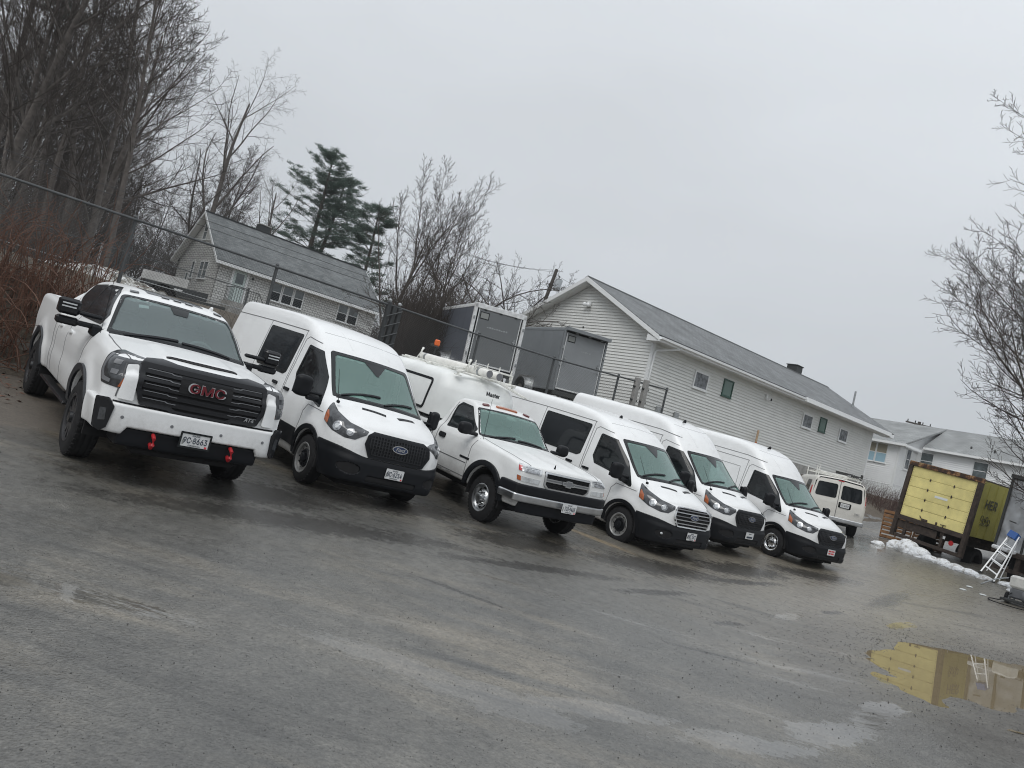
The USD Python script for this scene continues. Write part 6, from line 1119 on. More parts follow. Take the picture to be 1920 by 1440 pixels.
# one far mass of wood behind: nothing in it can be told apart
pi_path = '/World/distant_wood'; PI = UsdGeom.PointInstancer.Define(stage, pi_path); tag(pi_path, 'dense bare wood filling the slope behind the left trees and the house', 'wood', kind='stuff')
UsdGeom.Scope.Define(stage, pi_path + '/kinds'); pr = []
for k, (sd, P, H, r) in enumerate(((41, TALL, 16, .15), (42, TALL, 13, .12), (43, BUSH, 1.5, .06))):
    q = f'{pi_path}/kinds/far_tree' + (f'_{k:03d}' if k else ''); usdkit.mesh(stage, q, cat(*tree_meshes(grow(sd, H, r, dict(P, rmin=.012)), sides=(5, 3, 3, 3, 3))), MAT['twig_dark'], smooth=True); pr.append(q)
pos, pid, ori, scl = [], [], [], []
for i in range(330):
    px = rng.uniform(-200, 720) if i % 5 else rng.uniform(640, 1000); D = rng.uniform(38, 125) if px < 330 else rng.uniform(72, 140); xx = (px - 960) / 1440 * D - .12 * D
    if -.57 * D < xx < -.15 * D and D < 72: continue
    pos.append(Gf.Vec3f(xx, D, gz(xx, D) - .2)); k = int(rng.choice([0, 1, 2, 2])) if px < 560 else 2; pid.append(k); a = rng.uniform(0, 6.28); ori.append(Gf.Quath(math.cos(a / 2), 0, 0, math.sin(a / 2))); s_ = rng.uniform(.7, 1.2); scl.append(Gf.Vec3f(s_, s_, s_))
PI.CreatePrototypesRel().SetTargets(pr); PI.CreatePositionsAttr(pos); PI.CreateProtoIndicesAttr(pid); PI.CreateOrientationsAttr(ori); PI.CreateScalesAttr(scl)
# white pines
def pine(name, label, M, seed, H, r0, whorls, span, twin=False, base=.18):
    rng = np.random.default_rng(seed); t = thing(name, label, 'pine tree', M); wood, ned = [], []
    stems = [np.array([[0, 0, 0], [.05 * H * 0 + .1, 0, H * .4], [.15, .1, H * .75], [.1, .2, H]])]
    if twin: stems.append(np.array([[.05, 0, H * .12], [.9, .3, H * .35], [1.6, .5, H * .65], [1.9, .6, H * .9]]))
    for S in stems:
        tt = np.linspace(0, 1, 14); q = np.stack([np.interp(tt, np.linspace(0, 1, len(S)), S[:, k]) for k in range(3)], 1); wood.append(tube(q, r0 * (1 - .85 * tt), 7, False))
        for w in range(whorls):
            u = base + (1 - base) * (w + rng.random() * .6) / whorls; z0 = np.array([np.interp(u, tt, q[:, k]) for k in range(3)]); prof = (1 - (u - base) / (1 - base)) ** .6 * (.62 + .38 * math.sin(w * 2.1 + seed)) + .12
            for b in range(int(rng.integers(2, 5))):
                az = rng.uniform(0, 6.28); L = span * prof * rng.uniform(.6, 1.15); rise = .10 + .45 * u
                pts = np.array([z0 + np.array([math.cos(az) * L * v, math.sin(az) * L * v, L * (rise * v - .12 * v * v + .12 * v ** 3)]) for v in np.linspace(0, 1, 6)]) + rng.normal(0, .03, (6, 3)) * np.linspace(0, 1, 6)[:, None]
                wood.append(tube(pts, np.linspace(.05, .012, 6) * max(.5, L / span), 4, False))
                m = int(6 + 12 * L / span)
                for j in range(m):
                    v = rng.uniform(.30, 1.02); c = np.array([np.interp(v, np.linspace(0, 1, 6), pts[:, k]) for k in range(3)]); side = rng.normal(0, .26 * L * (1.15 - v * .8)); c = c + np.array([-math.sin(az) * side, math.cos(az) * side, abs(side) * .15 + rng.normal(0, .06)])
                    nn = 30; dv = rng.normal(0, 1, (nn, 3)); dv[:, 2] = dv[:, 2] * .35 + .35; dv[:, 0] += .7 * math.cos(az); dv[:, 1] += .7 * math.sin(az); dv /= np.linalg.norm(dv, axis=1, keepdims=True); ln = rng.uniform(.22, .5, nn)[:, None]
                    cc = c + rng.normal(0, .17, (nn, 3)) * np.array([1, 1, .45]); sd = np.cross(dv, rng.normal(0, 1, (nn, 3))); sd /= np.linalg.norm(sd, axis=1, keepdims=True)
                    ned.append(np.stack([cc - sd * .026, cc + sd * .026, cc + dv * ln], 1))
    put('trunk', cat(wood), 'pine_bark', t, smooth=True); N = np.vstack(ned); put('crown', trimesh.Trimesh(N.reshape(-1, 3), np.arange(len(N) * 3).reshape(-1, 3), process=False), 'pine_needles', t); return t
pine('pine_tree', 'tall twin-stemmed dark green pine behind the brick-sided house', at(-22.6, 75.0, .4), 5, 19.0, .36, 26, 7.0, True)
pine('pine_tree', 'smaller dark green pine just right of the tall one', at(-15.6, 70.0, 1.0), 9, 14.2, .26, 22, 4.6)
pl = pine('pine_tree', 'pine with high dark boughs at the top left corner', at(-31.0, 34.0, .2), 14, 22.0, .30, 16, 5.0, base=.55)
clone(pl, 'pine_tree', at(-35.0, 38.5, 2.0, 1.0), 'leftmost pine trunk in the wood, dark boughs overhead', 'pine tree'); clone(pl, 'pine_tree', at(-33.0, 45.0, 3.4, 1.0), 'pine half hidden among bare trunks right of the leftmost pine', 'pine tree')
# big bare tree whose boughs enter from the right
RT = dict(BROAD, seg=[8, 10, 7, 5, 3], wob=[.03, .05, .08, .11, .14], num=[38, 16, 10, 6], t0=[.10, .2, .12, .1], ang=[52, 34, 38, 40], len=[.56, .44, .42, .42], rr=[.36, .55, .55, .6], up=[.02, .04, .05, .05, .05], short=[.45, .5, .5, .4], rmin=.0042, lean=np.array([-.15, -.05, .1]))
tree_proto('overhanging_tree', 'bare tree reaching in from the right edge over the lot', 'tree', at(13.7, 17.0, 1.1), 52, 11.3, .18, RT, 'bark', 'twig_dark')
# cane thickets and brush on the banks
def canes(name, label, m, n, place, h, droop, seed, r=.006, cat_='thicket', lie=.2, keep=None):
    rng = np.random.default_rng(seed); out = []
    for i in range(n):
        x, y = place(rng)
        while keep is not None and not keep(x, y): x, y = place(rng)
        z = gz(x, y) - .05; L = rng.uniform(*h); az = rng.uniform(0, 6.28); dr = droop * rng.uniform(.2, 1.6); v = np.array([rng.normal(0, .18), rng.normal(0, .18), 1.0]); p = np.array([x, y, z]); pts = [p]
        if rng.random() < lie: v = np.array([math.cos(az), math.sin(az), .55])
        g = np.array([math.cos(az) * .5 + .35 * FN[0] * -1, math.sin(az) * .5 + .35 * FN[1] * -1, -1.0]) * dr
        for k in range(6): v = v + g * (k + .5) / 6 + rng.normal(0, .05, 3); v /= np.linalg.norm(v); p = p + v * L / 6; p[2] = max(p[2], gz(p[0], p[1]) + .01) if k > 3 else p[2]; pts.append(p)
        out.append((np.array(pts), np.linspace(r, r * .35, 7) * rng.uniform(.7, 1.3), 3))
    return tag(put(name, tubes(out), m, smooth=True), label, cat_, kind='stuff')
def bankplace(s0, s1, d0, d1): return lambda r: fpt(r.uniform(s0, s1), r.uniform(d0, d1))
canes('dead_canes', 'reddish brown dead canes tangled on the bank left of the pickup', 'dead_canes', 1250, bankplace(-10.5, -3.3, -1.3, .6), (1.2, 2.4), .45, 61, .0125, lie=.35)
canes('bank_brush', 'brown brush along the foot of the bank behind the vans', 'grey_brush', 900, bankplace(-2, 14, -.6, .6), (.3, .9), .3, 62)
canes('dark_brush', 'dark tangled undergrowth filling the gap between house and trailers', 'grey_brush', 2600, lambda r: fpt(r.uniform(1.5, 9.5), r.uniform(5.5, 17)), (1.4, 3.6), .12, 63, .010, lie=.1, keep=lambda x, y: x > -.165 * y)
canes('wood_undergrowth', 'dark undergrowth below the bare trees at the left', 'grey_brush', 3600, lambda r: fpt(r.uniform(-22, 1.0), r.uniform(1.5, 24)), (1.0, 3.2), .12, 64, .011, lie=.12, keep=lambda x, y: not -.61 * y < x < -.15 * y)
canes('red_brush', 'reddish brush on the bank between the white house and the pallets', 'red_brush', 1500, lambda r: fpt(r.uniform(33, 41), r.uniform(-1.8, 2.0)), (.5, 1.3), .3, 65, .008)
rng = np.random.default_rng(5); lf = []
for i in range(2600):
    s_, d_ = rng.uniform(-12, 0), rng.uniform(-4.2, 1.2)
    x, y = fpt(s_, d_)
    if x > -6.2 - .55 * (y - 10) and d_ < -1.4: continue
    z = gz(x, y) + .012; a = rng.uniform(0, 6.28); L = rng.uniform(.02, .06); e1 = np.array([math.cos(a), math.sin(a), rng.normal(0, .3)]) * L; e2 = np.array([-math.sin(a), math.cos(a), rng.normal(0, .3)]) * L * .5; c = np.array([x, y, z]); lf.append([c - e1, c + e2, c + e1, c - e2])
lf = np.array(lf); b = np.arange(len(lf)) * 4; tag(put('leaf_litter', trimesh.Trimesh(lf.reshape(-1, 3), np.vstack([np.stack([b, b + 1, b + 2], 1), np.stack([b, b + 2, b + 3], 1)]), process=False), 'dead_canes'), 'dead leaves and stalks littering the soil left of the pickup', 'leaf litter', kind='stuff')

# ---------------------------------------------------------------- fence, trailers, clutter
FR = frame((FP[0], FP[1], 0), (FE[0], FE[1], 0), (FN[0], FN[1], 0), (0, 0, 1))
topz = lambda s: 4.48 if s < 8 else 4.48 + .28 * (s - 8) / 6.7
fe = thing('chain_link_fence', 'long dark chain-link fence along the bank top behind the vehicles', 'fence', FR)
sx_ = [-14.0, -9, -3.1, 0.0, 3.05, 6.1, 9.1, 12.1, 14.7]
for a in sx_:
    zb = gz(*fpt(a)) - .1
    put('post', cat(bar((a, 0, zb), (a, 0, topz(a) + .03), .038, 10), trimesh.creation.icosphere(1, .045).apply_translation((a, 0, topz(a) + .05))), 'fence_dark', fe, smooth=50)
for a, b in zip(sx_[:-1], sx_[1:]): put('top_rail', bar((a, -.05, topz(a)), (b, -.05, topz(b)), .027, 8), 'fence_dark', fe, smooth=50)
put('mid_rail', bar((12.1, -.045, 3.75), (14.7, -.045, 3.85), .02, 6), 'fence_dark', fe)
wires = []
step = .072
for sg in (-1, 1):
    for c in np.arange(-18.5, 19, step):
        a0, z0 = c, 2.45; a1, z1 = c + sg * 2.05, 4.5
        t0, t1 = 0.0, 1.0
        for lim in (-14.0, 14.7):
            if a1 != a0:
                t = (lim - a0) / (a1 - a0)
                if (a0 < -14 and lim == -14.0 and sg > 0) or (a0 > 14.7 and lim == 14.7 and sg < 0): t0 = max(t0, t)
                if (a1 < -14 and lim == -14.0) or (a1 > 14.7 and lim == 14.7): t1 = min(t1, t)
        if t1 <= t0 or (sg > 0 and a0 > 14.7) or (sg < 0 and a0 < -14): continue
        wires.append(bar((a0 + (a1 - a0) * t0, -.028 + .006 * sg, z0 + (z1 - z0) * t0), (a0 + (a1 - a0) * t1, -.028 + .006 * sg, z0 + (z1 - z0) * t1), .0021, 3))
tag(put('chain_link', cat(wires), 'fence_wire', fe), kind='stuff')
for dz in (.36, .50): put('top_wire', tube([(-14, -.05, 4.5 + dz), (-5, -.05, 4.44 + dz), (3.0, -.05, 4.47 + dz)], .006, 4), 'wire_black', fe)
p_ = thing('slatted_gate_post', 'dark lattice gate posts on the fence between house and trailers', 'gate post', FR)
for k in range(3): put('post', cbox((3.0 + .17 * k, -.10, 2.3), (3.11 + .17 * k, .02, 4.56 - .05 * k), .015), 'dark_slat', p_)
for k in range(7): put('lattice_strip', bar((3.02, -.12, 2.5 + .28 * k), (3.44, -.12, 2.72 + .28 * k), .014, 4), 'fence_dark', p_)
for k in range(2): put('post_cap', trimesh.creation.icosphere(1, .05).apply_translation((3.06 + .3 * k, -.04, 4.60 - .03 * k)), 'galvanised', p_)
low_f = thing('garden_fence', 'low thin wire fence with grey rail between pickup and house', 'fence', frame((-5.9 - 1.93 + 0, 17.6 + 2.3, 0), (FE[0], FE[1], 0), (FN[0], FN[1], 0), (0, 0, 1)))
for a in (-9, -6, -3, 0.6): put('post', bar((a, 0, 2.8), (a, 0, 4.10), .025, 6), 'galvanised' if a < .5 else 'fence_dark', low_f)
put('rail', bar((-9, -.03, 4.06), (.6, -.03, 4.06), .013, 6), 'fence_dark', low_f); put('rail', bar((-9, -.03, 3.5), (.6, -.03, 3.5), .010, 5), 'galvanised', low_f)
for x, y, lb in ((4.10, 25.88, 'left of two grey concrete posts at the fence end'), (4.42, 25.98, 'right of two grey concrete posts at the fence end')):
    q = thing('concrete_post', lb, 'post', TR(x, y, 0, .66)); put('shaft', cbox((-.085, -.085, 2.6), (.085, .085, 4.82), .015), 'concrete_post', q)
    for z in (4.5, 4.05): put('bolt', cat(bar((-.15, -.02, z), (.15, -.02, z), .035, 8)), 'dark_iron', q)
q = thing('wooden_stake', 'pale wooden stake against the long building wall above the last van', 'stake', TR(12.3, 37.7, 0, .715)); put('stake', cbox((-.07, -.05, 2.9), (.07, .0, 4.9), .01), 'tan_wood', q); put('ribbon', cbox((-.075, -.055, 4.15), (.075, .005, 4.3), .005), 'amber', q)

def place(x, y, z, yaw, roll=0.0):     # X towards the viewer, Y to the viewer's right, Z up
    a = math.radians(yaw); f = np.array([math.sin(a), -math.cos(a), 0]); l = np.array([math.cos(a), math.sin(a), 0]); k = np.array([0, 0, 1.0])
    return frame((x, y, z), f, math.cos(roll) * l + math.sin(roll) * k, -math.sin(roll) * l + math.cos(roll) * k)
def cargo_trailer(label, M, w, h, L, skin, door, trim, lip, post, gz_):
    t = thing('cargo_trailer', label, 'trailer', M, 'enclosed cargo trailers behind the fence'); hw = w / 2
    for sd in (-1, 1):
        n = 5
        for i in range(n): put('side_panel', cbox((-L + (L - .1) * i / n + .003, sd * hw - .012, .02), (-L + (L - .1) * (i + 1) / n - .003, sd * hw + .012, h - .10), .003), skin, t)
        put('side_rail', cbox((-L, sd * hw - .02, h - .10), (0, sd * hw + .02, h - .02), .006), trim, t); put('lower_rail', cbox((-L, sd * hw - .02, -.06), (0, sd * hw + .02, .02), .006), trim if post > .08 else skin, t)
        put('corner_post', cbox((-.06, sd * (hw - post * .6), -.05), (.035, sd * (hw + .025), h), .008), 'aluminium' if post > .08 else trim, t)
        for k in range(3): put('hinge', cbox((-.02, sd * (hw - .02) - .03, .25 + .6 * k), (.06, sd * (hw - .02) + .03, .36 + .6 * k), .01), 'galvanised', t)
        # fender over the wheel
        pr = [(math.cos(a) * .42, math.sin(a) * .40) for a in np.linspace(0, math.pi, 14)]; fp = Polygon(pr + [(x * .95, y * .94) for x, y in pr[::-1]])
        fd = put('fender', moved(prism(fp, .26), frame((-L * .56, sd * (hw + (.26 if sd > 0 else 0)), -.12), (1, 0, 0), (0, 0, 1), (0, -1, 0))), 'tread_plate', t)
        put('fender_face', moved(prism(sbox(-.62, -.06, .62, .48).difference(Point(0, 0).buffer(.395)), .012), frame((-L * .56, sd * (hw + .014), -.12), (1, 0, 0), (0, 0, 1), (0, -1, 0))), 'tread_plate', t)
        W = thing('wheel', None, None, frame((-L * .56, sd * (hw + .13), -.20), (1, 0, 0), (0, 0, 1), (0, -1, 0)) if sd < 0 else frame((-L * .56, sd * (hw + .13), -.20), (-1, 0, 0), (0, 0, 1), (0, 1, 0)), None, t)
        put('tyre', lathe([(.19, -.09), (.30, -.10), (.33, -.06), (.33, .06), (.30, .10), (.19, .09), (.19, -.09)], 32), 'rubber', W, smooth=35); put('rim', cat(lathe([(.185, .09), (.14, .05), (.07, .05), (.06, .08), (.005, .085)], 24), lathe([(.19, -.08), (.19, .09), (.175, .08), (.175, -.08), (.19, -.08)], 24)), 'alloy', W, smooth=35)
    put('roof_panel', cbox((-L, -hw, h - .03), (.02, hw, h + .02), .01), trim, t); put('front_panel', cbox((-L - .02, -hw, 0), (-L, hw, h - .02), .004), skin, t); put('floor', cbox((-L, -hw + .02, -.10), (0, hw - .02, -.0), .01), 'under_dark', t)
    put('rear_header', cbox((-.05, -hw - .02, h - (.09 if lip else .13)), (.035 + (.20 if lip else 0), hw + .02, h + .035), .01), trim if lip else 'aluminium', t)
    dr = put('ramp_door', cbox((-.03, -hw + post, .06), (.012, hw - post, h - .14), .008), door, t)
    put('door_edge', cat(cbox((.0, -hw + post, .02), (.02, hw - post, .07), .004), cbox((.008, -hw + post + .0, .07), (.018, -hw + post + .03, h - .14), .003), cbox((.008, hw - post - .03, .07), (.018, hw - post, h - .14), .003)), 'aluminium', dr)
    put('sticker', cbox((.013, -hw + post + .07, h - .46), (.018, -hw + post + .40, h - .22), .002), 'frit_black', dr); put('sticker_face', cbox((.0185, -hw + post + .10, h - .43), (.021, -hw + post + .37, h - .25), .001), 'plate_bird', dr)
    mk = [sbox(.0 + .085 * i, .0, .06 + .085 * i, .05 if i % 3 else .03) for i in range(9 if not lip else 5)]; put('logo_strip', moved(cat(*[prism(g, .002) for g in mk]), frame((.0135, -.38 if not lip else -.1, h - .70), (0, 1, .0), (0, 0, 1), (1, 0, 0))), 'galvanised', dr)
    for yy in (-hw + post + .12, hw - post - .12): put('door_latch', cat(cbox((.012, yy - .05, h * .50), (.05, yy + .05, h * .50 + .05), .008), cbox((.03, yy - .015, h * .40), (.06, yy + .015, h * .56), .006)), 'galvanised', dr)
    for yy in (-.55, .0, .55): put('marker_lamp', cbox((.012 if not lip else .1, yy - .05, h - .16), (.045 if not lip else .235, yy + .05, h - .10 - .02), .01), 'dark_iron', t)
    put('tail_bar', cat(cbox((-.05, -hw, -.20), (.06, hw, -.05), .01), bar((.02, -.5, -.05), (.02, -.5, gz_), .03), bar((.02, .5, -.05), (.02, .5, gz_), .03)), 'dark_iron', t)
    put('tongue', cat(bar((-L, -.5, -.08), (-L - 1.2, 0, -.08), .05), bar((-L, .5, -.08), (-L - 1.2, 0, -.08), .05), bar((-L - 1.0, .0, -.6), (-L - 1.0, 0, .35), .035)), 'dark_iron', t)
    return t
cargo_trailer('charcoal cargo trailer with bright aluminium door frame behind the fence', place(-.875, 25.238, 3.882, 22.7, .02), 1.83, 1.97, 3.6, 'trailer_dark', 'trailer_door_dark', 'aluminium', False, .14, -.65)
cargo_trailer('light grey cargo trailer with overhanging roof lip before the building gable', place(2.244, 27.429, 3.865, 28.3, .02), 1.83, 2.2, 3.6, 'trailer_grey', 'trailer_door_grey', 'trailer_grey', True, .07, -.55)
q = thing('orange_lamp', 'orange box lamp on a dark bracket beside the charcoal trailer', 'lamp', TR(-2.55, 23.6, 4.05)); put('lens', cbox((-.07, -.07, .0), (.10, .07, .20), .03), 'orange_beacon', q); put('bracket', cat(cbox((-.18, -.05, -.04), (-.05, .05, .05), .01), bar((0, 0, -1.0), (0, 0, 0), .03), cbox((-.05, -.08, -.05), (.08, .08, -.0), .01)), 'dark_iron', q)
# small open trailer near the house
ut = thing('utility_trailer', 'small dark open trailer with silver deck panel beyond the pickup roof', 'trailer', frame((-10.75, 22.0, 3.2), (.93, .36, 0.02), (-.36, .93, 0), (0, 0, 1)))
put('frame', cat(cbox((-.2, -.05, .22), (2.1, .05, .36), .01), cbox((-.2, 1.3, .22), (2.1, 1.4, .36), .01), *[cbox((a, 0, .24), (a + .08, 1.35, .32), .01) for a in (0, .6, 1.2, 1.95)]), 'dark_iron', ut)
put('side_board', cbox((-.15, -.05, .37), (1.55, .02, .62), .01), 'dark_slat', ut); put('deck_panel', moved(cbox((-.10, -.02, 0), (1.15, .30, .03), .008), frame((-.20, -.02, .62), (1, 0, .0), (0, .5, .86), (0, -.86, .5))), 'sheet_grey', ut)
put('fender', moved(prism(Polygon([(math.cos(a) * .45, math.sin(a) * .42) for a in np.linspace(0, math.pi, 14)] + [(math.cos(a) * .42, math.sin(a) * .39) for a in np.linspace(math.pi, 0, 14)]), .22), frame((.35, -.06, .18), (1, 0, 0), (0, 0, 1), (0, -1, 0))), 'dark_iron', ut)
W = thing('wheel', None, None, frame((.35, -.16, .18), (1, 0, 0), (0, 0, 1), (0, -1, 0)), None, ut); put('tyre', lathe([(.20, -.09), (.32, -.10), (.36, -.06), (.36, .06), (.32, .10), (.20, .09), (.20, -.09)], 32), 'rubber', W, smooth=35); put('rim', lathe([(.205, .085), (.17, .05), (.08, .05), (.06, .09), (.005, .09)], 24), 'alloy', W, smooth=35)
for k, (a, b, mm) in enumerate(((1.15, .3, 'trailer_door_grey'), (1.75, .26, 'yellow_door'))): put('side_lamp' if k else 'tool_box', cbox((a, -.16, .02 - .1 * k), (a + b, -.06, .24 - .1 * k), .015), mm, ut)
put('reflector', cbox((.62, -.065, .50), (.85, -.055, .545), .004), 'plate_white', ut)
q = thing('privacy_screen', 'upright dark slatted panel standing by the snow heap at left', 'screen', frame((-10.55, 19.2, 3.25), (.92, .39, 0), (-.39, .92, 0), (0, 0, 1)))
for k in range(4): put('slat', cbox((.115 * k, -.02, .0), (.115 * k + .085, .02, 1.15 - .02 * (k % 2)), .008), 'dark_slat', q)
for z in (.2, .95): put('cross_rail', cbox((0, .02, z), (.44, .05, z + .07), .006), 'fence_dark', q)

# snow
def lump(c, r, seed, sub=4, amp=.35, fr=1.6):
    m = trimesh.creation.icosphere(sub); v = m.vertices; n = meshkit.fbm(v * fr + seed * 7.3, 5, seed) - .5; n2 = meshkit.fbm(v * fr * 4 + seed, 3, seed + 5) - .5
    m.vertices = v * (1 + amp * n + .12 * n2)[:, None] * np.array(r) + np.array(c); return m
sn = lambda lb, parts, m='snow': tag(put('snow_pile', cat(*parts), m, smooth=True), lb, 'snow')
z_ = lambda x, y: gz(x, y)
sn('long melting snow heap in front of the yellow truck box', [lump((14.75, 27.55, z_(14.75, 27.55)), (.36, .34, .30), 1), lump((14.85, 26.95, z_(14.85, 26.95)), (.40, .46, .44), 2), lump((14.9, 26.3, z_(14.9, 26.3)), (.34, .46, .32), 3), lump((14.98, 25.8, z_(14.98, 25.8)), (.22, .36, .17), 4)])
sn('low snow strip running to the ladder foot', [lump((15.05, 25.15, z_(15.05, 25.15)), (.25, .36, .20), 5), lump((15.15, 24.6, z_(15.15, 24.6)), (.26, .38, .19), 6), lump((15.3, 24.1, z_(15.3, 24.1)), (.24, .36, .16), 7), lump((15.45, 23.6, z_(15.45, 23.6)), (.22, .34, .12), 8)])
sn('small snow lump beside the pallets', [lump((14.1, 27.6, z_(14.1, 27.6)), (.24, .22, .14), 9)])
sn('thin snow remnant under the grey truck box', [lump((15.9, 22.9, z_(15.9, 22.9)), (.35, .55, .12), 10), lump((15.35, 22.0, z_(15.35, 22.0)), (.2, .25, .07), 12)])
sn('dirty snow and debris heap behind the leftmost pickup', [lump((-10.35, 18.7, 3.0), (1.2, .7, .62), 13), lump((-9.5, 18.95, 2.95), (.85, .6, .50), 14), lump((-11.3, 18.2, 2.9), (1.1, .7, .5), 15)], 'dirty_snow')

# yellow truck box
yb = thing('yellow_truck_box', 'old truck box with yellow roll-up door in a rusty frame', 'truck box', place(15.439, 27.0, 2.39, -58.9, -.076)); w, h, L = 2.33, 1.84, 5.2
for i in range(5):
    z0 = h * i / 5; put('door_panel', cbox((-.05, -w / 2 + .01, z0 + .004), (.0 + .004 * (i % 2), w / 2 - .01, z0 + h / 5 - .004), .008), 'yellow_door', yb)
    if i:
        for yy in (-w / 6 - .03, w / 6 + .05): put('door_hinge', cat(cbox((.0, yy - .02, z0 - .055), (.018, yy + .012, z0 + .055), .004), cbox((.0, yy - .035, z0 - .012), (.022, yy + .03, z0 + .012), .004)), 'rusty_steel', yb)
    for yy in (-w / 2 + .05, w / 2 - .05): put('rivet_row', cat(*[box((.002, yy - .006, z0 + .05 + .08 * k), (.012, yy + .006, z0 + .062 + .08 * k)) for k in range(4)]), 'rusty_steel', yb)
put('sticker', cbox((.003, -.12, .92), (.007, .34, 1.0), .001), 'paper', yb)
put('header', cbox((-.12, -w / 2 - .15, h), (.06, w / 2 + .15, h + .16), .012), 'rust_flaked', yb)
for sd in (-1, 1): put('frame_post', cbox((-.12, sd * (w / 2 + .002), -.80), (.06, sd * (w / 2 + .148), h), .012), 'rusty_steel', yb)
put('sill', cbox((-.12, -w / 2, -.16), (.05, w / 2, -.004), .01), 'rusty_steel', yb)
put('door_latch', cat(cbox((.005, -.33, .01), (.05, -.12, .09), .01), bar((.03, -.32, .05), (.04, -.42, .16), .016), cbox((.005, .17, .02), (.04, .23, .12), .008), bar((.03, .35, .08), (.03, .55, .09), .014), bar((.03, .45, -.3), (.03, .45, .09), .014)), 'rusty_steel', yb)
for sd in (-1, 1):
    sp = put('side_wall', cbox((-L, sd * (w / 2 + .05), .0), (-.12, sd * (w / 2 + .10), h + .10), .008), 'old_yellow', yb)
    for k in range(9): put('side_post', cbox((-.6 - .52 * k - .015, sd * (w / 2 + .098), .02), (-.6 - .52 * k + .015, sd * (w / 2 + .112), h + .08), .004), 'old_yellow', sp)
put('roof_panel', cbox((-L, -w / 2 - .1, h + .10), (-.12, w / 2 + .1, h + .15), .01), 'rusty_steel', yb); put('front_wall', cbox((-L - .03, -w / 2 - .05, 0), (-L, w / 2 + .05, h + .1), .01), 'old_yellow', yb)
tm = meshkit.text_mesh('HER', .30, .004, True); tm.apply_translation((.55, 1.05, 0)); tm2 = meshkit.text_mesh('EXP', .17, .004, False); tm2.apply_translation((.62, .55, 0)); tm3 = meshkit.text_mesh('80', .20, .004, False); tm3.apply_translation((.60, .62, 0))
put('side_lettering', moved(tm, frame((0, w / 2 + .117, 0), (-1, 0, 0), (0, 0, 1), (0, 1, 0))), 'black_print', yb)
sc = []
for k in range(4):
    a = np.linspace(0, 2 * np.pi, 16); sc.append(tube(np.c_[-.62 - .16 * k + .07 * np.cos(a), np.full(16, w / 2 + .116), .70 - .09 * (k % 2) + .09 * np.sin(a)], .010, 4)); sc.append(bar((-.56 - .16 * k, w / 2 + .116, .46), (-.70 - .16 * k, w / 2 + .116, .54), .010, 4))
put('graffiti', cat(sc), 'black_print', yb)
put('chassis', cat(cbox((-L, -.5, -.42), (-.1, -.38, -.17), .01), cbox((-L, .38, -.42), (-.1, .5, -.17), .01), *[cbox((-L + .8 * k, -w / 2, -.17), (-L + .8 * k + .08, w / 2, -.05), .01) for k in range(7)]), 'rusty_steel', yb)
put('rear_bumper', cat(cbox((-.1, -w / 2, -.80), (.02, w / 2, -.68), .012), cbox((-.1, -.9, -.68), (-.0, -.8, -.16), .01), cbox((-.1, .45, -.68), (-.0, .55, -.16), .01), cbox((-.06, -w / 2, -.46), (-.02, .3, -.18), .01)), 'rusty_steel', yb)
put('reflector', moved(lathe([(.003, 0), (.085, 0), (.085, .02), (.003, .02)], 20), frame((.0, .86, -.42), (0, 1, 0), (0, 0, 1), (1, 0, 0))), 'red_lens', yb); put('tail_plate', cbox((-.01, .5, -.36), (.0, .62, -.26), .003), 'plate_white', yb)
for yy in (-.85, .85):
    for xx in (-1.6, -4.4): W = thing('wheel', None, None, frame((xx, yy, -.86), (1, 0, 0), (0, 0, 1), (0, -1, 0)), None, yb); put('tyre', lathe([(.26, -.15), (.40, -.16), (.46, -.12), (.46, .12), (.40, .16), (.26, .15), (.26, -.15)], 32), 'rubber', W, smooth=35); put('rim', lathe([(.26, .12), (.2, .02), (.005, .04)], 24), 'rusty_steel', W, smooth=35)
# grey crumpled truck box at the right edge
gb = thing('grey_truck_box', 'dented bare-aluminium truck box at the right edge behind the ladder', 'truck box', place(16.1 + .64, 24.5 - 1.07, 2.05, -58.9, -.07)); gw, gh = 2.5, 2.35
def dented(lo, hi, n=26):
    u, v_ = np.meshgrid(np.linspace(lo[0], hi[0], n), np.linspace(lo[1], hi[1], n), indexing='ij'); dx = .16 * (meshkit.fbm(np.stack([u * 1.3, v_ * 1.3, 0 * u], -1), 4, 9) - .5) + .05 * (meshkit.fbm(np.stack([u * 4, v_ * 4, 0 * u], -1), 3, 4) - .5); V = np.stack([dx, u, v_], -1).reshape(-1, 3); i, j = np.meshgrid(np.arange(n - 1), np.arange(n - 1), indexing='ij'); a = (i * n + j).ravel(); Q = np.stack([a, a + n, a + n + 1, a + 1], 1); return trimesh.Trimesh(V, np.vstack([Q[:, [0, 1, 2]], Q[:, [0, 2, 3]]]), process=False)
edges = np.linspace(-gw / 2 + .05, gw / 2 - .05, 4)
for k in range(3): put('door_sheet', dented((edges[k] + .01, .05), (edges[k + 1] - .01, gh - .1), 28), 'dented_aluminium' if k < 2 else 'sheet_grey', gb, smooth=True)
for yy in edges: put('frame_post', cbox((-.10, yy - .035, -.1), (.05, yy + .035, gh), .01), 'dark_iron', gb)
put('header', cbox((-.12, -gw / 2 - .02, gh - .06), (.07, gw / 2 + .02, gh + .06), .012), 'dark_iron', gb); put('sill', cbox((-.12, -gw / 2, -.12), (.06, gw / 2, .04), .012), 'rusty_steel', gb); put('snow_ledge', cbox((.061, -gw / 2 + .05, -.02), (.20, -gw / 2 + .75, .10), .03), 'snow', gb)
for sd in (-1, 1): put('side_wall', cbox((-5, sd * (gw / 2 - .04), -.05), (-.1, sd * gw / 2, gh), .01), 'sheet_grey', gb)
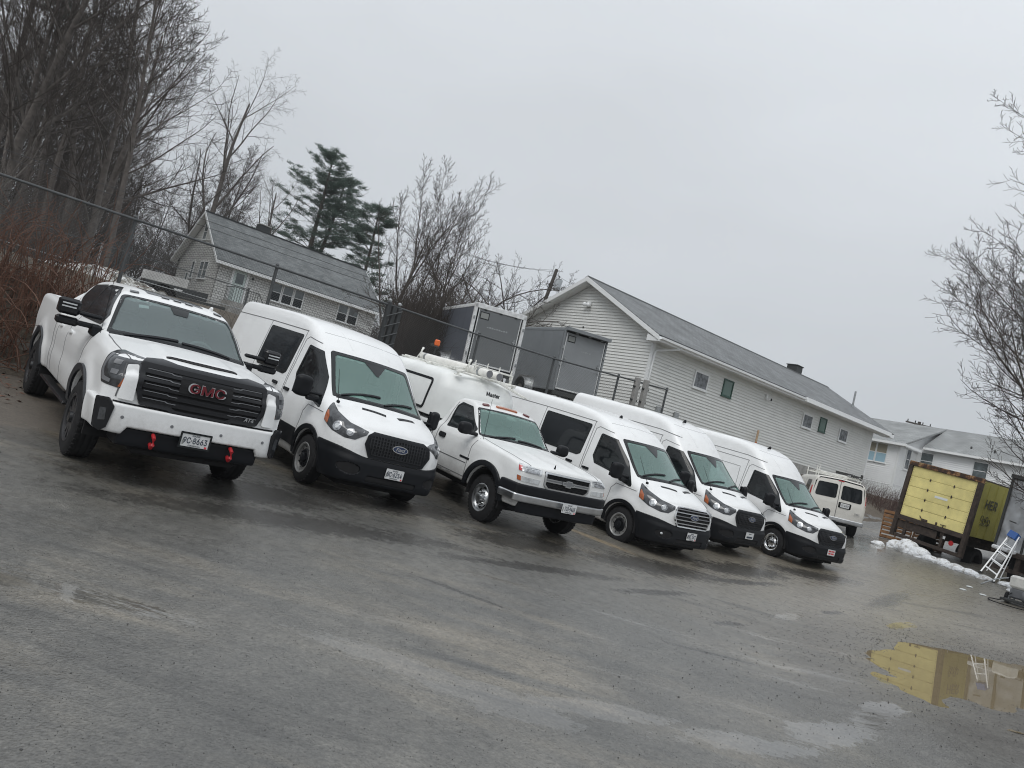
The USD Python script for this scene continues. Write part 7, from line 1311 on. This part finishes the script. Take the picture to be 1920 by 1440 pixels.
put('roof_panel', cbox((-5, -gw / 2, gh), (-.1, gw / 2, gh + .04), .01), 'sheet_grey', gb); put('chassis', cat(cbox((-5, -.5, -.5), (.0, -.36, -.12), .01), cbox((-5, .36, -.5), (.0, .5, -.12), .01), cbox((-.08, -gw / 2, -.62), (.02, gw / 2, -.5), .01)), 'rusty_steel', gb)
put('door_latch', cat(bar((.06, -.95, .95), (.06, -.75, .93), .02), cbox((.05, -1.22, .0), (.10, -1.10, .12), .02)), 'dark_iron', gb)
for yy in (-.85, .85): W = thing('wheel', None, None, frame((-1.2, yy, -.55), (1, 0, 0), (0, 0, 1), (0, -1, 0)), None, gb); put('tyre', lathe([(.26, -.15), (.40, -.16), (.46, -.12), (.46, .12), (.40, .16), (.26, .15), (.26, -.15)], 32), 'rubber', W, smooth=35); put('rim', lathe([(.26, .12), (.2, .02), (.005, .04)], 24), 'rusty_steel', W, smooth=35)
# stepladder leaning on it
A, B, C_, D_ = np.array([(15.26, 23.54, 1.30), (15.45, 23.15, 1.11), (16.08, 23.74, 2.70), (16.14, 23.44, 2.625)])
ld = thing('stepladder', 'aluminium stepladder with blue top leaning at the grey truck box', 'ladder'); bk = np.array([.22, .18, .0])
for a, b in ((A, C_), (B, D_)): put('rail', tube([a, b], .026, 4), 'ladder_alu', ld); put('rear_rail', tube([a + bk * 1.4 + (b - a) * .06, b + bk * .3], .018, 4), 'ladder_alu', ld)
for t in (.16, .35, .54, .73, .90): put('rung', tube([A + (C_ - A) * t, B + (D_ - B) * t], .024, 4), 'ladder_alu', ld)
for t in (.3, .55, .75): put('rear_rung', tube([A + (C_ - A) * t + bk * (1.3 - t), B + (D_ - B) * t + bk * (1.3 - t)], .014, 4), 'ladder_alu', ld)
n_ = np.cross(D_ - C_, C_ - A); n_ /= np.linalg.norm(n_); up_ = (C_ - A) / np.linalg.norm(C_ - A); put('ladder_top', trimesh.Trimesh([p + q * n_ + r * up_ for p in (C_, D_) for q in (-.06, .10) for r in (-.17, .05)]).convex_hull, 'ladder_blue', ld)
for p in (A, B): put('ladder_foot', cbox(p - (.04, .04, .03), p + (.04, .04, .04), .01), 'dark_iron', ld)
# washer set, hose
pw = thing('pressure_washer', 'small engine unit with white tank and black wheels at the right edge', 'machine', TR(13.98, 19.85, gz(13.9, 19.85), .6))
put('tank', cbox((-.20, -.22, .40), (.32, .22, .72), .05), 'pipe_white', pw); put('tank_cap', cat(lathe([(.002, .72), (.05, .72), (.05, .78), (.002, .78)], 16), box((.1, -.1, .72), (.22, .1, .745))), 'dark_iron', pw)
put('engine', cat(cbox((-.18, -.18, .14), (.20, .18, .40), .04), moved(lathe([(.005, -.14), (.15, -.14), (.17, -.06), (.17, .1), (.12, .14), (.005, .14)], 24), frame((-.1, -.28, .26), (1, 0, 0), (0, 0, 1), (0, -1, 0)))), 'grey_band', pw, smooth=30)
put('frame', cat(tube([(-.3, -.25, .08), (.4, -.25, .08), (.45, -.25, .75), (.45, .25, .75), (.4, .25, .08), (-.3, .25, .08), (-.3, -.25, .08)], .02, 6), cbox((-.35, -.3, .04), (-.0, .3, .1), .01)), 'dark_iron', pw)
for yy in (-.3, .3): W = thing('wheel', None, None, frame((.1, yy, .13), (1, 0, 0), (0, 0, 1), (0, -1, 0)), None, pw); put('tyre', lathe([(.06, -.035), (.13, -.03), (.13, .03), (.06, .035), (.06, -.035)], 20), 'rubber', W, smooth=35); put('rim', lathe([(.06, .03), (.005, .02)], 16), 'galvanised', W)
hp = np.array([[13.75, 19.8], [13.35, 19.95], [13.1, 19.6], [13.3, 19.2], [13.8, 18.9], [14.4, 19.0]]); tt = np.linspace(0, 1, 40); hx, hy = (PchipInterpolator(np.linspace(0, 1, 6), hp[:, k])(tt) for k in (0, 1))
tag(put('hose', tube([(x, y, gz(x, y) + .035 + (.25 * max(0, 1 - 12 * t))) for x, y, t in zip(hx, hy, tt)], .014, 6), 'rubber', smooth=True), 'black hose curling on the ground by the engine unit', 'hose')
tag(put('grey_pipe', tube([(14.55, 22.3, gz(14.55, 22.3) + .02), (15.0, 22.4, gz(15.0, 22.4) + .22), (15.5, 22.6, gz(15.5, 22.6) + .30)], .02, 8), 'galvanised', smooth=True), 'short pale pipe sticking out from under the grey truck box', 'pipe')
for i, (x, y) in enumerate(((13.6, 21.3), (13.0, 20.6), (13.35, 20.3))): tag(put('litter_scrap', lump((x, y, gz(x, y) + .02), (.09, .06, .025), 30 + i, 2), 'paper', smooth=True), ('white scrap nearest the snow on the right dirt', 'white scrap farthest left on the right dirt', 'white scrap between two others on the right dirt')[i], 'scrap')
# pallets
def pallet(label, M):
    p = thing('wood_pallet', label, 'pallet', M)
    for k in range(7): put('slat', cbox((0, .165 * k, .09), (1.1, .165 * k + .11, .11), .004), 'pallet_wood', p)
    for k in range(3): put('stringer', cbox((.52 * k, 0, .02), (.52 * k + .05, 1.1, .088), .004), 'pallet_wood', p)
    for k in range(3): put('slat', cbox((0, .49 * k, -.0), (1.1, .49 * k + .11, .018), .004), 'pallet_wood', p)
pallet('brown wooden pallet standing on edge by the dirt bank', frame((15.4, 30.2, gz(15.4, 30.2) + .02), (.9, -.42, 0), (.10, .2, .97), (-.42, -.88, .22)))
pallet('second brown pallet leaning left of the yellow truck box', frame((16.1, 29.2, gz(16.1, 29.2) + .02), (.75, -.65, 0), (.25, .25, .93), (-.6, -.7, .35)))
# utility poles and cables
up1 = thing('utility_pole', 'dark utility pole with grey transformer above the gable', 'utility pole'); put('shaft', tube([(-.1, 60, 4), (1.28, 60, 15.0)], [.19, .14], 10), 'pole_wood', up1, smooth=50); put('transformer', moved(lathe([(.005, 0), (.26, .0), (.28, .08), (.28, .8), (.22, .9), (.005, .92)], 20), frame((1.58, 59.8, 13.35), (1, 0, 0), (0, 1, 0), (.12, 0, 1))), 'transformer_grey', up1, smooth=40); put('bracket', cat(cbox((.95, 59.9, 13.65), (1.45, 60.0, 13.75), .01), bar((1.6, 59.8, 14.25), (1.62, 59.8, 14.5), .05)), 'dark_iron', up1)
up2 = thing('utility_pole', 'distant utility pole with a crossarm over the white house roof', 'utility pole'); put('shaft', tube([(39.7, 75, 3), (39.75, 75, 12.1)], [.2, .15], 8), 'pole_wood', up2, smooth=50); put('crossarm', cbox((38.4, 74.85, 11.75), (40.95, 75.0, 11.9), .01), 'pole_wood', up2)
for k in range(4): put('insulator', cat(bar((38.55 + .75 * k, 74.9, 11.9), (38.55 + .75 * k, 74.9, 12.12), .05)), 'dark_iron', up2)
def cable(label, a, b, sag, r=.012): t = np.linspace(0, 1, 20); a, b = np.array(a), np.array(b); P = a + (b - a) * t[:, None]; P[:, 2] -= sag * 4 * t * (1 - t); tag(put('overhead_cable', tube(P, r, 4), 'wire_black'), label, 'cable')
cable('thin overhead cable from the transformer pole to the left', (1.25, 60, 14.8), (-14, 62, 16.5), 1.0); cable('thin overhead cable from the transformer pole down to the building', (1.25, 60, 14.6), (9, 44, 10.4), .5); cable('thin cable crossing the sky beside the bare spreading tree', (1.3, 60, 14.95), (-8, 48, 12.6), .6)

# ---------------------------------------------------------------- damp air
mat('damp_air', {'v': ('principled_volume', {'color': (0.86, 0.88, 0.90), 'density': 0.00035})}, [], surface=None, volume='v.volume')
_zl = float(np.min(height(*np.meshgrid(xs, ys, indexing='ij')))) - 1.5
tag(put('haze', box((-275, -175, _zl), (275, 335, 60)), 'damp_air'), 'thin damp haze lying over the whole place', 'haze', kind='stuff')
